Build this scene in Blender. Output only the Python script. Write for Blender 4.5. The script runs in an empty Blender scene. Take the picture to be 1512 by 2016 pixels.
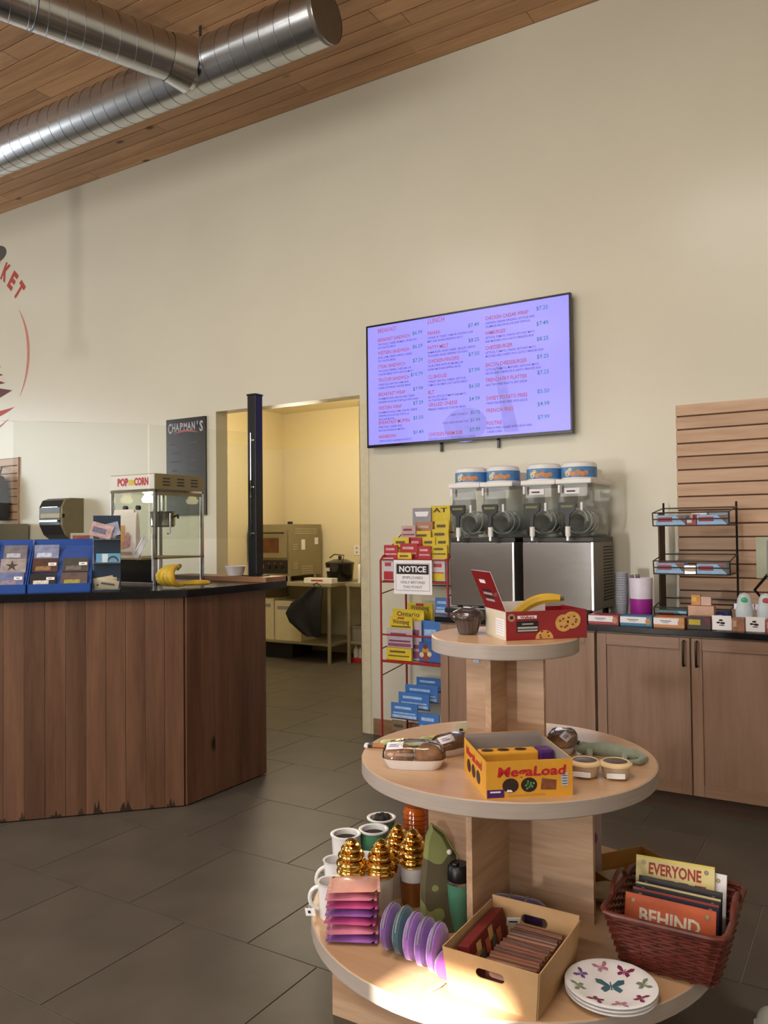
import bpy, bmesh, math, random
from mathutils import Vector, Matrix

random.seed(11)
S = bpy.context.scene
COL = S.collection
PI = math.pi

# ------------------------------------------------------------------ camera
cam_d = bpy.data.cameras.new('camera')
cam_d.sensor_fit = 'VERTICAL'
cam_d.sensor_height = 36.0
cam_d.lens = 1580.0 / 2016.0 * 36.0
cam_d.clip_start = 0.05
cam = bpy.data.objects.new('camera', cam_d)
COL.objects.link(cam)
_yaw, _pit, _rol = math.radians(31.48544), math.radians(1.38902), math.radians(-0.57828)
_f = Vector((-math.sin(_yaw) * math.cos(_pit), math.cos(_yaw) * math.cos(_pit), math.sin(_pit)))
_r = Vector((math.cos(_yaw), math.sin(_yaw), 0.0))
_u = _r.cross(_f)
_r2 = math.cos(_rol) * _r + math.sin(_rol) * _u
_u2 = -math.sin(_rol) * _r + math.cos(_rol) * _u
_m = Matrix((_r2, _u2, -_f)).transposed().to_4x4()
_m.translation = Vector((0, 0, 1.45))
cam.matrix_world = _m
S.camera = cam

# ------------------------------------------------------------------ colour management
S.view_settings.view_transform = 'Standard'
S.view_settings.look = 'None'
S.view_settings.gamma = 1.0
S.view_settings.use_curve_mapping = False
S.view_settings.exposure = 0.0

# ------------------------------------------------------------------ world and daylight
W = bpy.data.worlds.new('world')
S.world = W
W.use_nodes = True
W.node_tree.nodes['Background'].inputs[0].default_value = (0.75, 0.85, 1.0, 1)
W.node_tree.nodes['Background'].inputs[1].default_value = 1.0


def area_light(name, loc, direction, sx, sy, power, col):
    d = bpy.data.lights.new(name, 'AREA')
    d.shape = 'RECTANGLE'
    d.size, d.size_y, d.energy, d.color = sx, sy, power, col
    o = bpy.data.objects.new(name, d)
    o.location = loc
    o.rotation_euler = Vector(direction).to_track_quat('-Z', 'Y').to_euler()
    COL.objects.link(o)
    return o


# daylight entering through the glazing: tall panes behind the camera, glazing at the far left
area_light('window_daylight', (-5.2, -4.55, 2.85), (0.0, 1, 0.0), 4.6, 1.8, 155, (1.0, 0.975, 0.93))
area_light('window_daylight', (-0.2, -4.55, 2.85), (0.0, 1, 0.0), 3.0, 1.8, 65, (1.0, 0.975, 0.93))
area_light('window_daylight', (-11.3, 1.2, 2.1), (1, 0.05, 0.0), 4.2, 2.6, 200, (0.93, 0.97, 1.0))
# added unseen low light, standing in for sun glare that rises into the room
area_light('added_low_glare', (-2.9, -4.5, 0.95), (-0.25, 1, 0.22), 0.22, 0.35, 115, (1.0, 0.95, 0.85))
# low sun that reaches the front of the display table through a slot shaped for it in the rear wall
sun_d = bpy.data.lights.new('sun', 'SUN')
sun_d.energy = 48.0
sun_d.angle = math.radians(0.8)
sun_d.color = (1.0, 0.93, 0.82)
sun = bpy.data.objects.new('sun', sun_d)
SUN_DIR = Vector((0.18, 1.0, -0.44)).normalized()
sun.rotation_euler = SUN_DIR.to_track_quat('-Z', 'Y').to_euler()
COL.objects.link(sun)


# ------------------------------------------------------------------ helpers: materials
def lin(c):
    if isinstance(c, str):
        c = [int(c[i:i + 2], 16) / 255 for i in (0, 2, 4)]
    return tuple((v / 12.92 if v <= 0.04045 else ((v + 0.055) / 1.055) ** 2.4) for v in c[:3]) + (1.0,)


MATS = {}


def _new(name):
    m = bpy.data.materials.new(name)
    m.use_nodes = True
    nt = m.node_tree
    b = nt.nodes['Principled BSDF']
    return m, nt, b


def M(name, col='808080', rough=0.5, metal=0.0, var=0.06, scale=18.0, bump=0.0, bscale=60.0, spec=0.5,
      emit=0.0, trans=0.0, alpha=1.0, coat=0.0, sheen=0.0, stretch=(1, 1, 1), ior=1.45):
    """plain procedural material: a base colour with fine noise variation and optional fine relief"""
    if name in MATS:
        return MATS[name]
    m, nt, b = _new(name)
    N, L = nt.nodes, nt.links
    c = lin(col)
    tc = N.new('ShaderNodeTexCoord')
    mp = N.new('ShaderNodeMapping')
    mp.inputs['Scale'].default_value = stretch
    L.new(tc.outputs['Object'], mp.inputs['Vector'])
    nz = N.new('ShaderNodeTexNoise')
    nz.inputs['Scale'].default_value = scale
    nz.inputs['Detail'].default_value = 3
    L.new(mp.outputs['Vector'], nz.inputs['Vector'])
    rp = N.new('ShaderNodeValToRGB')
    rp.color_ramp.elements[0].position = 0.3
    rp.color_ramp.elements[1].position = 0.7
    rp.color_ramp.elements[0].color = tuple(v * (1 - var) for v in c[:3]) + (1,)
    rp.color_ramp.elements[1].color = tuple(min(1, v * (1 + var)) for v in c[:3]) + (1,)
    L.new(nz.outputs['Fac'], rp.inputs['Fac'])
    L.new(rp.outputs['Color'], b.inputs['Base Color'])
    b.inputs['Roughness'].default_value = rough
    b.inputs['Metallic'].default_value = metal
    b.inputs['Specular IOR Level'].default_value = spec
    b.inputs['IOR'].default_value = ior
    if trans:
        b.inputs['Transmission Weight'].default_value = trans
    if alpha < 1:
        b.inputs['Alpha'].default_value = alpha
    if coat:
        b.inputs['Coat Weight'].default_value = coat
        b.inputs['Coat Roughness'].default_value = 0.08
    if sheen:
        b.inputs['Sheen Weight'].default_value = sheen
    if emit:
        L.new(rp.outputs['Color'], b.inputs['Emission Color'])
        b.inputs['Emission Strength'].default_value = emit
    if bump:
        n2 = N.new('ShaderNodeTexNoise')
        n2.inputs['Scale'].default_value = bscale
        n2.inputs['Detail'].default_value = 4
        L.new(mp.outputs['Vector'], n2.inputs['Vector'])
        bp = N.new('ShaderNodeBump')
        bp.inputs['Strength'].default_value = bump
        bp.inputs['Distance'].default_value = 0.01
        L.new(n2.outputs['Fac'], bp.inputs['Height'])
        L.new(bp.outputs['Normal'], b.inputs['Normal'])
    MATS[name] = m
    return m


def WOOD(name, dark, light, axis='Z', scale=9.0, rough=0.45, knots=0.0, shade=0.12, spec=0.4, knot_col='3a2416', kscale=2.2, coat=0.0, contrast=0.0):
    """procedural timber: grain stretched along axis, sparse knots, a shade of its own for every board"""
    if name in MATS:
        return MATS[name]
    m, nt, b = _new(name)
    N, L = nt.nodes, nt.links
    tc = N.new('ShaderNodeTexCoord')
    oi = N.new('ShaderNodeObjectInfo')
    add = N.new('ShaderNodeVectorMath')
    add.operation = 'MULTIPLY_ADD'
    sc3 = N.new('ShaderNodeCombineXYZ')
    for i in range(3):
        L.new(oi.outputs['Random'], sc3.inputs[i])
    add.inputs[1].default_value = (37.0, 53.0, 71.0)
    L.new(sc3.outputs[0], add.inputs[0])
    L.new(tc.outputs['Object'], add.inputs[2])
    st = {'X': (0.09, 1, 1), 'Y': (1, 0.09, 1), 'Z': (1, 1, 0.09)}[axis]
    mp = N.new('ShaderNodeMapping')
    mp.inputs['Scale'].default_value = st
    L.new(add.outputs[0], mp.inputs['Vector'])
    n1 = N.new('ShaderNodeTexNoise')
    n1.inputs['Scale'].default_value = scale
    n1.inputs['Detail'].default_value = 6
    n1.inputs['Distortion'].default_value = 0.6
    L.new(mp.outputs['Vector'], n1.inputs['Vector'])
    n2 = N.new('ShaderNodeTexNoise')
    n2.inputs['Scale'].default_value = scale * 9
    n2.inputs['Detail'].default_value = 3
    L.new(mp.outputs['Vector'], n2.inputs['Vector'])
    mx = N.new('ShaderNodeMath')
    mx.operation = 'MULTIPLY_ADD'
    mx.inputs[1].default_value = 0.35
    L.new(n2.outputs['Fac'], mx.inputs[0])
    L.new(n1.outputs['Fac'], mx.inputs[2])
    rp = N.new('ShaderNodeValToRGB')
    rp.color_ramp.elements[0].position = 0.45 + contrast
    rp.color_ramp.elements[1].position = 0.92 - contrast
    rp.color_ramp.elements[0].color = lin(dark)
    rp.color_ramp.elements[1].color = lin(light)
    L.new(mx.outputs[0], rp.inputs['Fac'])
    hs = N.new('ShaderNodeHueSaturation')
    mr = N.new('ShaderNodeMapRange')
    mr.inputs['To Min'].default_value = 1 - shade
    mr.inputs['To Max'].default_value = 1 + shade
    L.new(oi.outputs['Random'], mr.inputs['Value'])
    L.new(mr.outputs[0], hs.inputs['Value'])
    L.new(rp.outputs['Color'], hs.inputs['Color'])
    out = hs.outputs['Color']
    if knots:
        mk = N.new('ShaderNodeMapping')
        mk.inputs['Scale'].default_value = {'X': (0.5, 1, 1), 'Y': (1, 0.5, 1), 'Z': (1, 1, 0.5)}[axis]
        L.new(add.outputs[0], mk.inputs['Vector'])
        vo = N.new('ShaderNodeTexVoronoi')
        vo.inputs['Scale'].default_value = kscale
        L.new(mk.outputs['Vector'], vo.inputs['Vector'])
        rk = N.new('ShaderNodeValToRGB')
        rk.color_ramp.elements[0].position = knots * 0.5
        rk.color_ramp.elements[1].position = knots
        rk.color_ramp.elements[0].color = (1, 1, 1, 1)
        rk.color_ramp.elements[1].color = (0, 0, 0, 1)
        L.new(vo.outputs['Distance'], rk.inputs['Fac'])
        mix = N.new('ShaderNodeMix')
        mix.data_type = 'RGBA'
        L.new(rk.outputs['Color'], mix.inputs['Factor'])
        L.new(out, mix.inputs[6])
        mix.inputs[7].default_value = lin(knot_col)
        out = mix.outputs[2]
    L.new(out, b.inputs['Base Color'])
    b.inputs['Roughness'].default_value = rough
    b.inputs['Specular IOR Level'].default_value = spec
    if coat:
        b.inputs['Coat Weight'].default_value = coat
    bp = N.new('ShaderNodeBump')
    bp.inputs['Strength'].default_value = 0.08
    bp.inputs['Distance'].default_value = 0.004
    L.new(mx.outputs[0], bp.inputs['Height'])
    L.new(bp.outputs['Normal'], b.inputs['Normal'])
    MATS[name] = m
    return m


def GLASS(name, col='ffffff', rough=0.02, alpha=0.18, ior=1.45):
    """thin clear sheet: mostly see-through, with a mirror-like surface"""
    if name in MATS:
        return MATS[name]
    m, nt, b = _new(name)
    N, L = nt.nodes, nt.links
    out = N['Material Output']
    tr = N.new('ShaderNodeBsdfTransparent')
    tr.inputs[0].default_value = lin(col)
    gl = N.new('ShaderNodeBsdfGlossy')
    gl.inputs['Roughness'].default_value = rough
    fr = N.new('ShaderNodeFresnel')
    fr.inputs['IOR'].default_value = ior
    nz = N.new('ShaderNodeTexNoise')
    nz.inputs['Scale'].default_value = 3.0
    ma = N.new('ShaderNodeMath')
    ma.operation = 'MULTIPLY_ADD'
    ma.inputs[1].default_value = 0.02
    L.new(nz.outputs['Fac'], ma.inputs[0])
    L.new(fr.outputs[0], ma.inputs[2])
    mx = N.new('ShaderNodeMixShader')
    L.new(ma.outputs[0], mx.inputs[0])
    L.new(tr.outputs[0], mx.inputs[1])
    L.new(gl.outputs[0], mx.inputs[2])
    df = N.new('ShaderNodeBsdfDiffuse')
    df.inputs[0].default_value = lin(col)
    m2 = N.new('ShaderNodeMixShader')
    m2.inputs[0].default_value = alpha
    L.new(mx.outputs[0], m2.inputs[1])
    L.new(df.outputs[0], m2.inputs[2])
    L.new(m2.outputs[0], out.inputs['Surface'])
    N.remove(b)
    MATS[name] = m
    return m


# ------------------------------------------------------------------ helpers: geometry
class G:
    """collects faces of one mesh part"""

    def __init__(s):
        s.v, s.f = [], []

    def add(s, verts, faces, T=None):
        k = len(s.v)
        s.v += [tuple(T @ Vector(p)) if T else tuple(p) for p in verts]
        s.f += [[i + k for i in f] for f in faces]
        return s

    def box(s, x0, x1, y0, y1, z0, z1, T=None, b=0.0):
        if b <= 0:
            return s.add([(x0, y0, z0), (x1, y0, z0), (x1, y1, z0), (x0, y1, z0), (x0, y0, z1), (x1, y0, z1), (x1, y1, z1), (x0, y1, z1)],
                         [(0, 3, 2, 1), (4, 5, 6, 7), (0, 1, 5, 4), (1, 2, 6, 5), (2, 3, 7, 6), (3, 0, 4, 7)], T)
        bm = bmesh.new()
        bmesh.ops.create_cube(bm, size=1.0)
        bmesh.ops.scale(bm, vec=(x1 - x0, y1 - y0, z1 - z0), verts=bm.verts)
        bmesh.ops.translate(bm, vec=((x0 + x1) / 2, (y0 + y1) / 2, (z0 + z1) / 2), verts=bm.verts)
        bmesh.ops.bevel(bm, geom=list(bm.edges), offset=b, segments=2, profile=0.6, affect='EDGES')
        bm.verts.index_update()
        s.add([v.co for v in bm.verts], [[v.index for v in f.verts] for f in bm.faces], T)
        bm.free()
        return s

    def cbox(s, c, d, T=None, b=0.0):
        return s.box(c[0] - d[0] / 2, c[0] + d[0] / 2, c[1] - d[1] / 2, c[1] + d[1] / 2, c[2] - d[2] / 2, c[2] + d[2] / 2, T, b)

    def lathe(s, prof, n=24, T=None, cap=(False, False), sx=1.0, sy=1.0):
        v, f = [], []
        for r, z in prof:
            for i in range(n):
                a = 2 * PI * i / n
                v.append((r * math.cos(a) * sx, r * math.sin(a) * sy, z))
        for j in range(len(prof) - 1):
            for i in range(n):
                f.append((j * n + i, j * n + (i + 1) % n, (j + 1) * n + (i + 1) % n, (j + 1) * n + i))
        if cap[0]:
            f.append(list(range(n))[::-1])
        if cap[1]:
            f.append([(len(prof) - 1) * n + i for i in range(n)])
        return s.add(v, f, T)

    def cyl(s, p0, p1, r0, r1=None, n=16):
        p0, p1 = Vector(p0), Vector(p1)
        r1 = r0 if r1 is None else r1
        d = p1 - p0
        T = Matrix.Translation(p0) @ d.to_track_quat('Z', 'Y').to_matrix().to_4x4()
        return s.lathe([(r0, 0), (r1, d.length)], n, T, (True, True))

    def tube(s, pts, r, n=8, closed=False):
        pts = [Vector(p) for p in pts]
        k = len(pts)
        rr = r if isinstance(r, (list, tuple)) else [r] * k
        v, f = [], []
        up = None
        for i in range(k):
            if closed:
                t = pts[(i + 1) % k] - pts[i - 1]
            else:
                t = pts[min(i + 1, k - 1)] - pts[max(i - 1, 0)]
            t.normalize()
            if up is None:
                up = Vector((0, 0, 1)) if abs(t.z) < 0.9 else Vector((1, 0, 0))
            a = up - t * up.dot(t)
            if a.length < 1e-4:
                a = t.orthogonal()
            a.normalize()
            up = a
            b = t.cross(a)
            for j in range(n):
                th = 2 * PI * j / n
                v.append(pts[i] + (a * math.cos(th) + b * math.sin(th)) * rr[i])
        m = k if closed else k - 1
        for i in range(m):
            for j in range(n):
                i2 = (i + 1) % k
                f.append((i * n + j, i * n + (j + 1) % n, i2 * n + (j + 1) % n, i2 * n + j))
        if not closed:
            f.append(list(range(n))[::-1])
            f.append([(k - 1) * n + j for j in range(n)])
        return s.add(v, f)

    def prism(s, poly, z0, z1, T=None):
        n = len(poly)
        v = [(p[0], p[1], z0) for p in poly] + [(p[0], p[1], z1) for p in poly]
        f = [list(range(n))[::-1], [n + i for i in range(n)]] + [(i, (i + 1) % n, n + (i + 1) % n, n + i) for i in range(n)]
        return s.add(v, f, T)

    def loft(s, rings, T=None, cap=True, closed=True):
        n = len(rings[0])
        v = [p for r in rings for p in r]
        f = []
        for j in range(len(rings) - 1):
            for i in range(n if closed else n - 1):
                f.append((j * n + i, j * n + (i + 1) % n, (j + 1) * n + (i + 1) % n, (j + 1) * n + i))
        if cap:
            f.append(list(range(n))[::-1])
            f.append([(len(rings) - 1) * n + i for i in range(n)])
        return s.add(v, f, T)

    def sphere(s, c, r, n=14, m=8, sx=1, sy=1, sz=1, T=None):
        prof = [(max(1e-4, r * math.sin(PI * i / m)), -r * math.cos(PI * i / m) * sz) for i in range(m + 1)]
        TT = Matrix.Translation(c)
        if T:
            TT = T @ TT
        return s.lathe(prof, n, TT, (True, True), sx, sy)

    def build(s, name, mat, parent=None, smooth=False, loc=None, rot=None):
        me = bpy.data.meshes.new(name)
        me.from_pydata([tuple(p) for p in s.v], [], [tuple(f) for f in s.f])
        me.materials.append(mat)
        me.update()
        if smooth:
            me.shade_smooth()
            try:
                me.set_sharp_from_angle(angle=math.radians(38))
            except Exception:
                pass
        o = bpy.data.objects.new(name, me)
        if loc is not None:
            o.location = loc
        if rot is not None:
            o.rotation_euler = rot
        if parent:
            o.parent = parent
        COL.objects.link(o)
        return o


def tag(o, label=None, cat=None, group=None, kind=None):
    if label:
        o['label'] = label
    if cat:
        o['category'] = cat
    if group:
        o['group'] = group
    if kind:
        o['kind'] = kind
    return o


def thing(name, label, cat, loc=(0, 0, 0), rz=0.0, group=None, rot=None):
    o = bpy.data.objects.new(name, None)
    o.empty_display_size = 0.05
    o.location = loc
    o.rotation_euler = rot if rot else (0, 0, rz)
    COL.objects.link(o)
    return tag(o, label, cat, group)


def struct(o):
    o['kind'] = 'structure'
    return o


def copy_tree(root, loc, rz=None, label=None, group=None, parent=None):
    c = root.copy()
    COL.objects.link(c)
    if loc is not None:
        c.location = loc
    if rz is not None:
        c.rotation_euler = (0, 0, rz)
    if label:
        c['label'] = label
    if group:
        c['group'] = group
    c.parent = parent

    def kids(a, b):
        for ch in [x for x in bpy.data.objects if x.parent == a]:
            d = ch.copy()
            COL.objects.link(d)
            d.parent = b
            d.matrix_parent_inverse = ch.matrix_parent_inverse.copy()
            kids(ch, d)
    kids(root, c)
    return c


def rframe(o, ux, uz):
    """frame on a flat face: origin o, ux runs right, uz runs up; prints lie a hair in front of it"""
    ux, uz = Vector(ux).normalized(), Vector(uz).normalized()
    n = ux.cross(uz)
    T = Matrix((ux, uz, n)).transposed().to_4x4()
    T.translation = Vector(o)
    return T


FRONT = lambda x, y, z: rframe((x, y, z), (1, 0, 0), (0, 0, 1))       # face looking towards -y


def flat_rect(g, T, x, y, w, h, lift=0.0006):
    g.add([(x, y, lift), (x + w, y, lift), (x + w, y + h, lift), (x, y + h, lift)], [(0, 1, 2, 3)], T)


def flat_disc(g, T, x, y, rx, ry=None, lift=0.0006, n=20):
    ry = ry or rx
    g.add([(x + rx * math.cos(2 * PI * i / n), y + ry * math.sin(2 * PI * i / n), lift) for i in range(n)], [tuple(range(n))], T)


def flat_poly(g, T, pts, lift=0.0006):
    g.add([(p[0], p[1], lift) for p in pts], [tuple(range(len(pts)))], T)


_TXT = {}


def text_mesh(s, bold=0.0):
    """lettering outlines as a flat mesh of unit cap height, origin at the left of the baseline"""
    k = (s, bold)
    if k in _TXT:
        return _TXT[k]
    cu = bpy.data.curves.new('t', 'FONT')
    cu.body = s
    cu.size = 1.0
    cu.resolution_u = 2
    cu.offset = bold
    o = bpy.data.objects.new('t', cu)
    COL.objects.link(o)
    dg = bpy.context.evaluated_depsgraph_get()
    me = bpy.data.meshes.new_from_object(o.evaluated_get(dg))
    vs = [tuple(v.co) for v in me.vertices]
    fs = [tuple(p.vertices) for p in me.polygons]
    bpy.data.objects.remove(o)
    bpy.data.curves.remove(cu)
    bpy.data.meshes.remove(me)
    w = max([v[0] for v in vs] or [1])
    _TXT[k] = (vs, fs, w)
    return _TXT[k]


def lettering(g, T, s, x, y, h, lift=0.0012, bold=0.0, width=None, align='L', skew=0.0):
    vs, fs, w = text_mesh(s, bold)
    k = h / 0.7
    kx = k if width is None else width / max(w, 1e-6)
    ox = x - (w * kx / 2 if align == 'C' else (w * kx if align == 'R' else 0))
    g.add([(ox + v[0] * kx + skew * v[1] * k, y + v[1] * k, lift) for v in vs], fs, T)

# ------------------------------------------------------------------ the room shell
WY = 4.887          # face of the back wall
CZ = 4.727          # ceiling height
m_wall = M('cream_wall_paint', 'd5cfbc', 0.27, var=0.02, scale=1.5, bump=0.02, bscale=120, spec=0.45)
m_wall_k = M('kitchen_wall_paint', 'e2d2a4', 0.4, var=0.02, scale=1.5, spec=0.4)
m_frp = M('washable_wall_panel', 'dcd0ae', 0.16, var=0.02, scale=2, spec=0.5, bump=0.02, bscale=5)
m_grout = M('tile_grout', '857d72', 0.85, var=0.08)
m_tile = M('dark_slate_tile', '554f47', 0.40, var=0.16, scale=3.5, bump=0.04, bscale=30, spec=0.35)
m_ceil = WOOD('ceiling_pine', 'a07650', 'c99c70', 'X', 7.0, 0.5, knots=0.105, shade=0.10, kscale=3.2, knot_col='4a2c18')
m_ceil_gap = M('ceiling_joint', '5a4029', 0.8)
m_base = WOOD('baseboard_oak', '7a5537', 'a17a54', 'X', 9, 0.5)

DX0, DX1, DZ = -4.603, -3.192, 2.447      # door opening
g = G()
g.box(-11.6, DX0, WY, WY + 0.135, 0, CZ)
g.box(DX1, 2.6, WY, WY + 0.135, 0, CZ)
g.box(DX0, DX1, WY, WY + 0.135, DZ, CZ)
wall_back = struct(g.build('wall_back', m_wall))
struct(G().box(2.6, 2.75, -4.75, WY + 0.135, 0, CZ).build('wall_right', m_wall))
# left wall with the glazing of the far side
g = G()
g.box(-11.6, -11.45, -4.75, -1.1, 0, CZ)
g.box(-11.6, -11.45, 3.4, WY, 0, CZ)
g.box(-11.6, -11.45, -1.1, 3.4, 0, 0.7)
g.box(-11.6, -11.45, -1.1, 3.4, 3.5, CZ)
struct(g.build('wall_left', m_wall))
m_pane = GLASS('window_pane', 'eef6ff', 0.01, 0.03)
m_alu = M('window_frame_bronze', '4a433b', 0.4, metal=0.6)


def window(name, axis, at, a0, a1, z0, z1, n):
    root = bpy.data.objects.new(name, None)
    COL.objects.link(root)
    struct(root)
    w = (a1 - a0) / n
    for i in range(n + 1):
        p = a0 + w * i
        g = G()
        if axis == 'X':
            g.box(at - 0.05, at + 0.05, p - 0.03, p + 0.03, z0, z1)
        else:
            g.box(p - 0.03, p + 0.03, at - 0.05, at + 0.05, z0, z1)
        g.build('mullion', m_alu, root)
    for z in (z0, z1):
        g = G()
        if axis == 'X':
            g.box(at - 0.05, at + 0.05, a0, a1, z - 0.03, z + 0.03)
        else:
            g.box(a0, a1, at - 0.05, at + 0.05, z - 0.03, z + 0.03)
        g.build('window_rail', m_alu, root)
    for i in range(n):
        p = a0 + w * i + 0.03
        q = a0 + w * (i + 1) - 0.03
        g = G()
        if axis == 'X':
            g.box(at - 0.004, at + 0.004, p, q, z0 + 0.03, z1 - 0.03)
        else:
            g.box(p, q, at - 0.004, at + 0.004, z0 + 0.03, z1 - 0.03)
        g.build('pane', m_pane, root)
    return root


window('window_1', 'X', -11.52, -1.1, 3.4, 0.7, 3.5, 4)
# rear wall behind the camera: solid but for one slot, added to shape the sun patch
SX0, SX1, SZ0, SZ1 = -2.29, -1.975, 3.09, 3.275
g = G()
g.box(-11.6, SX0, -4.9, -4.75, 0, CZ)
g.box(SX1, 2.75, -4.9, -4.75, 0, CZ)
g.box(SX0, SX1, -4.9, -4.75, 0, SZ0)
g.box(SX0, SX1, -4.9, -4.75, SZ1, CZ)
struct(g.build('wall_rear', M('rear_wall_timber', '8a7868', 0.7, var=0.4, scale=3, stretch=(1, 1, 4))))

# floor: slab with the joints, then one object per tile
floor = struct(G().box(-11.6, 2.75, -4.9, 8.2, -0.12, -0.004).build('floor', m_grout))
TS = 0.61
tm = G().box(-TS / 2 + 0.002, TS / 2 - 0.002, -TS / 2 + 0.002, TS / 2 - 0.002, -0.012, 0.0, b=0.0012)
tile0 = tm.build('tile', m_tile, floor)
far = G()
first = True
for j in range(-11, 8):
    y0 = 4.02 + TS * j
    for i in range(-15, 10):
        x0 = -2.84 + TS * i + (0.305 if j % 2 else 0.0)
        cx, cy = x0 + TS / 2, y0 + TS / 2
        if cx < -11.3 or cx > 2.5 or cy > 7.95 or cy < -4.4:
            continue
        if -8.0 < cx < 0.9 and cy > 0.6 and not (cy > 4.8 and (cx < -6.2 or cx > -3.0)):
            if first:
                o = tile0
                first = False
            else:
                o = tile0.copy()
                COL.objects.link(o)
            o.location = (cx, cy, random.uniform(-0.0006, 0.0))
        else:
            far.box(x0 + 0.002, x0 + TS - 0.002, y0 + 0.002, y0 + TS - 0.002, -0.012, 0.0)
tag(far.build('tile', m_tile, floor), kind='stuff')

# ceiling: boards laid side by side along the back wall, beyond the view in one piece
ceiling = struct(G().box(-11.6, 2.75, -4.9, WY + 0.3, CZ + 0.02, CZ + 0.12).build('ceiling', m_ceil_gap))
PW = 0.138
protos = {}
fr = G()
for j in range(0, 70):
    y1 = WY - j * PW
    y0 = y1 - PW + 0.005
    if y0 < -4.7:
        break
    if j < 24:
        x = -11.4 + random.uniform(-2.2, 0)
        while x < 2.6:
            ln = random.choice((3.0, 3.6, 4.2))
            xa, xb = max(x, -11.45), min(x + ln - 0.003, 2.58)
            if xb - xa > 0.2:
                key = round(xb - xa, 3)
                if key not in protos:
                    protos[key] = G().box(-key / 2, key / 2, -PW / 2 + 0.004, PW / 2 - 0.004, 0, 0.02, b=0.0025).build('plank', m_ceil, ceiling)
                    o = protos[key]
                else:
                    o = protos[key].copy()
                    COL.objects.link(o)
                o.location = ((xa + xb) / 2, (y0 + y1) / 2, CZ + random.uniform(0, 0.0015))
            x += ln
    else:
        fr.box(-11.4, 2.6, y0, y1 - 0.003, CZ, CZ + 0.02)
tag(fr.build('plank', m_ceil, ceiling), kind='stuff')

# baseboards
struct(G().box(DX1 + 0.10, -2.26, WY - 0.015, WY, 0, 0.115, b=0.003).build('baseboard_back', m_base))
struct(G().box(-11.4, DX0, WY - 0.015, WY, 0, 0.115, b=0.003).build('baseboard_left', m_base))

# corner guard on the right edge of the doorway
g = G()
g.box(DX1 - 0.004, DX1 + 0.075, WY - 0.004, WY - 0.0002, 0.0, 2.4)
g.box(DX1 - 0.004, DX1 - 0.0002, WY - 0.004, WY + 0.075, 0.0, 2.4)
tag(g.build('corner_guard', M('ivory_vinyl', 'd2c6a6', 0.35)), 'ivory corner guard strip on the right edge of the kitchen doorway', 'corner guard')

# ------------------------------------------------------------------ the kitchen behind the doorway
KY, KX0, KX1, KZ = 8.0, -6.39, -2.9, 2.95
struct(G().box(KX0 - 0.1, KX1 + 0.1, KY, KY + 0.1, 0, KZ).build('wall_kitchen_back', m_wall_k))
struct(G().box(KX0 - 0.1, KX0, WY + 0.135, KY, 0, KZ).build('wall_kitchen_left', m_wall_k))
struct(G().box(KX1, KX1 + 0.1, WY + 0.135, KY, 0, KZ).build('wall_kitchen_right', m_wall_k))
struct(G().box(KX0 - 0.1, KX1 + 0.1, WY + 0.135, KY + 0.1, KZ, KZ + 0.1).build('ceiling_kitchen', m_wall_k))
struct(G().box(KX0, KX1, KY - 0.004, KY - 0.0005, 0.0, 2.5).build('trim_1', m_frp))
struct(G().box(KX0 + 0.0005, KX0 + 0.004, WY + 0.14, KY - 0.006, 0.0, 2.5).build('trim_2', m_frp))
kl = thing('kitchen_ceiling_lamp', 'long white ceiling lamp inside the kitchen', 'lamp', (-5.0, 6.6, KZ))
G().box(-0.6, 0.6, -0.15, 0.15, -0.07, 0, b=0.01).build('housing', M('lamp_white', 'eeeeea', 0.5), kl)
G().box(-0.57, 0.57, -0.13, 0.13, -0.085, -0.0705).build('diffuser', M('warm_diffuser', 'ffe2ac', 0.5, emit=9.0), kl)
kld = bpy.data.lights.new('kitchen_lamp_light', 'POINT')
kld.energy, kld.color, kld.shadow_soft_size = 50, (1.0, 0.90, 0.72), 0.3
klo = bpy.data.objects.new('kitchen_lamp_light', kld)
klo.location = (-5.0, 6.5, KZ - 0.45)
COL.objects.link(klo)
# long ceiling lamps of the shop, above the view
for (lx, ly, lab) in ((-1.0, 1.0, 'long white ceiling lamp right above the round display'), (-4.4, 0.6, 'long white ceiling lamp above the service counter'), (-1.0, -2.2, 'long white ceiling lamp behind the viewer on the right'), (-4.6, -2.2, 'long white ceiling lamp behind the viewer on the left')):
    cl = thing('ceiling_lamp', lab, 'lamp', (lx, ly, CZ), 0, 'long ceiling lamps of the shop')
    G().box(-0.7, 0.7, -0.09, 0.09, -0.12, -0.04, b=0.01).build('housing', M('lamp_white'), cl)
    for xx in (-0.5, 0.5):
        G().cyl((xx, 0, -0.04), (xx, 0, 0), 0.012, n=8).build('hanger', M('lamp_white'), cl)
    G().box(-0.66, 0.66, -0.07, 0.07, -0.126, -0.1205).build('diffuser', M('cool_diffuser', 'fff4e2', 0.5, emit=3.0), cl)
    area_light('ceiling_lamp_light', (lx, ly, CZ - 0.14), (0, 0, -1), 1.3, 0.14, 62, (1.0, 0.93, 0.82))

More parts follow.
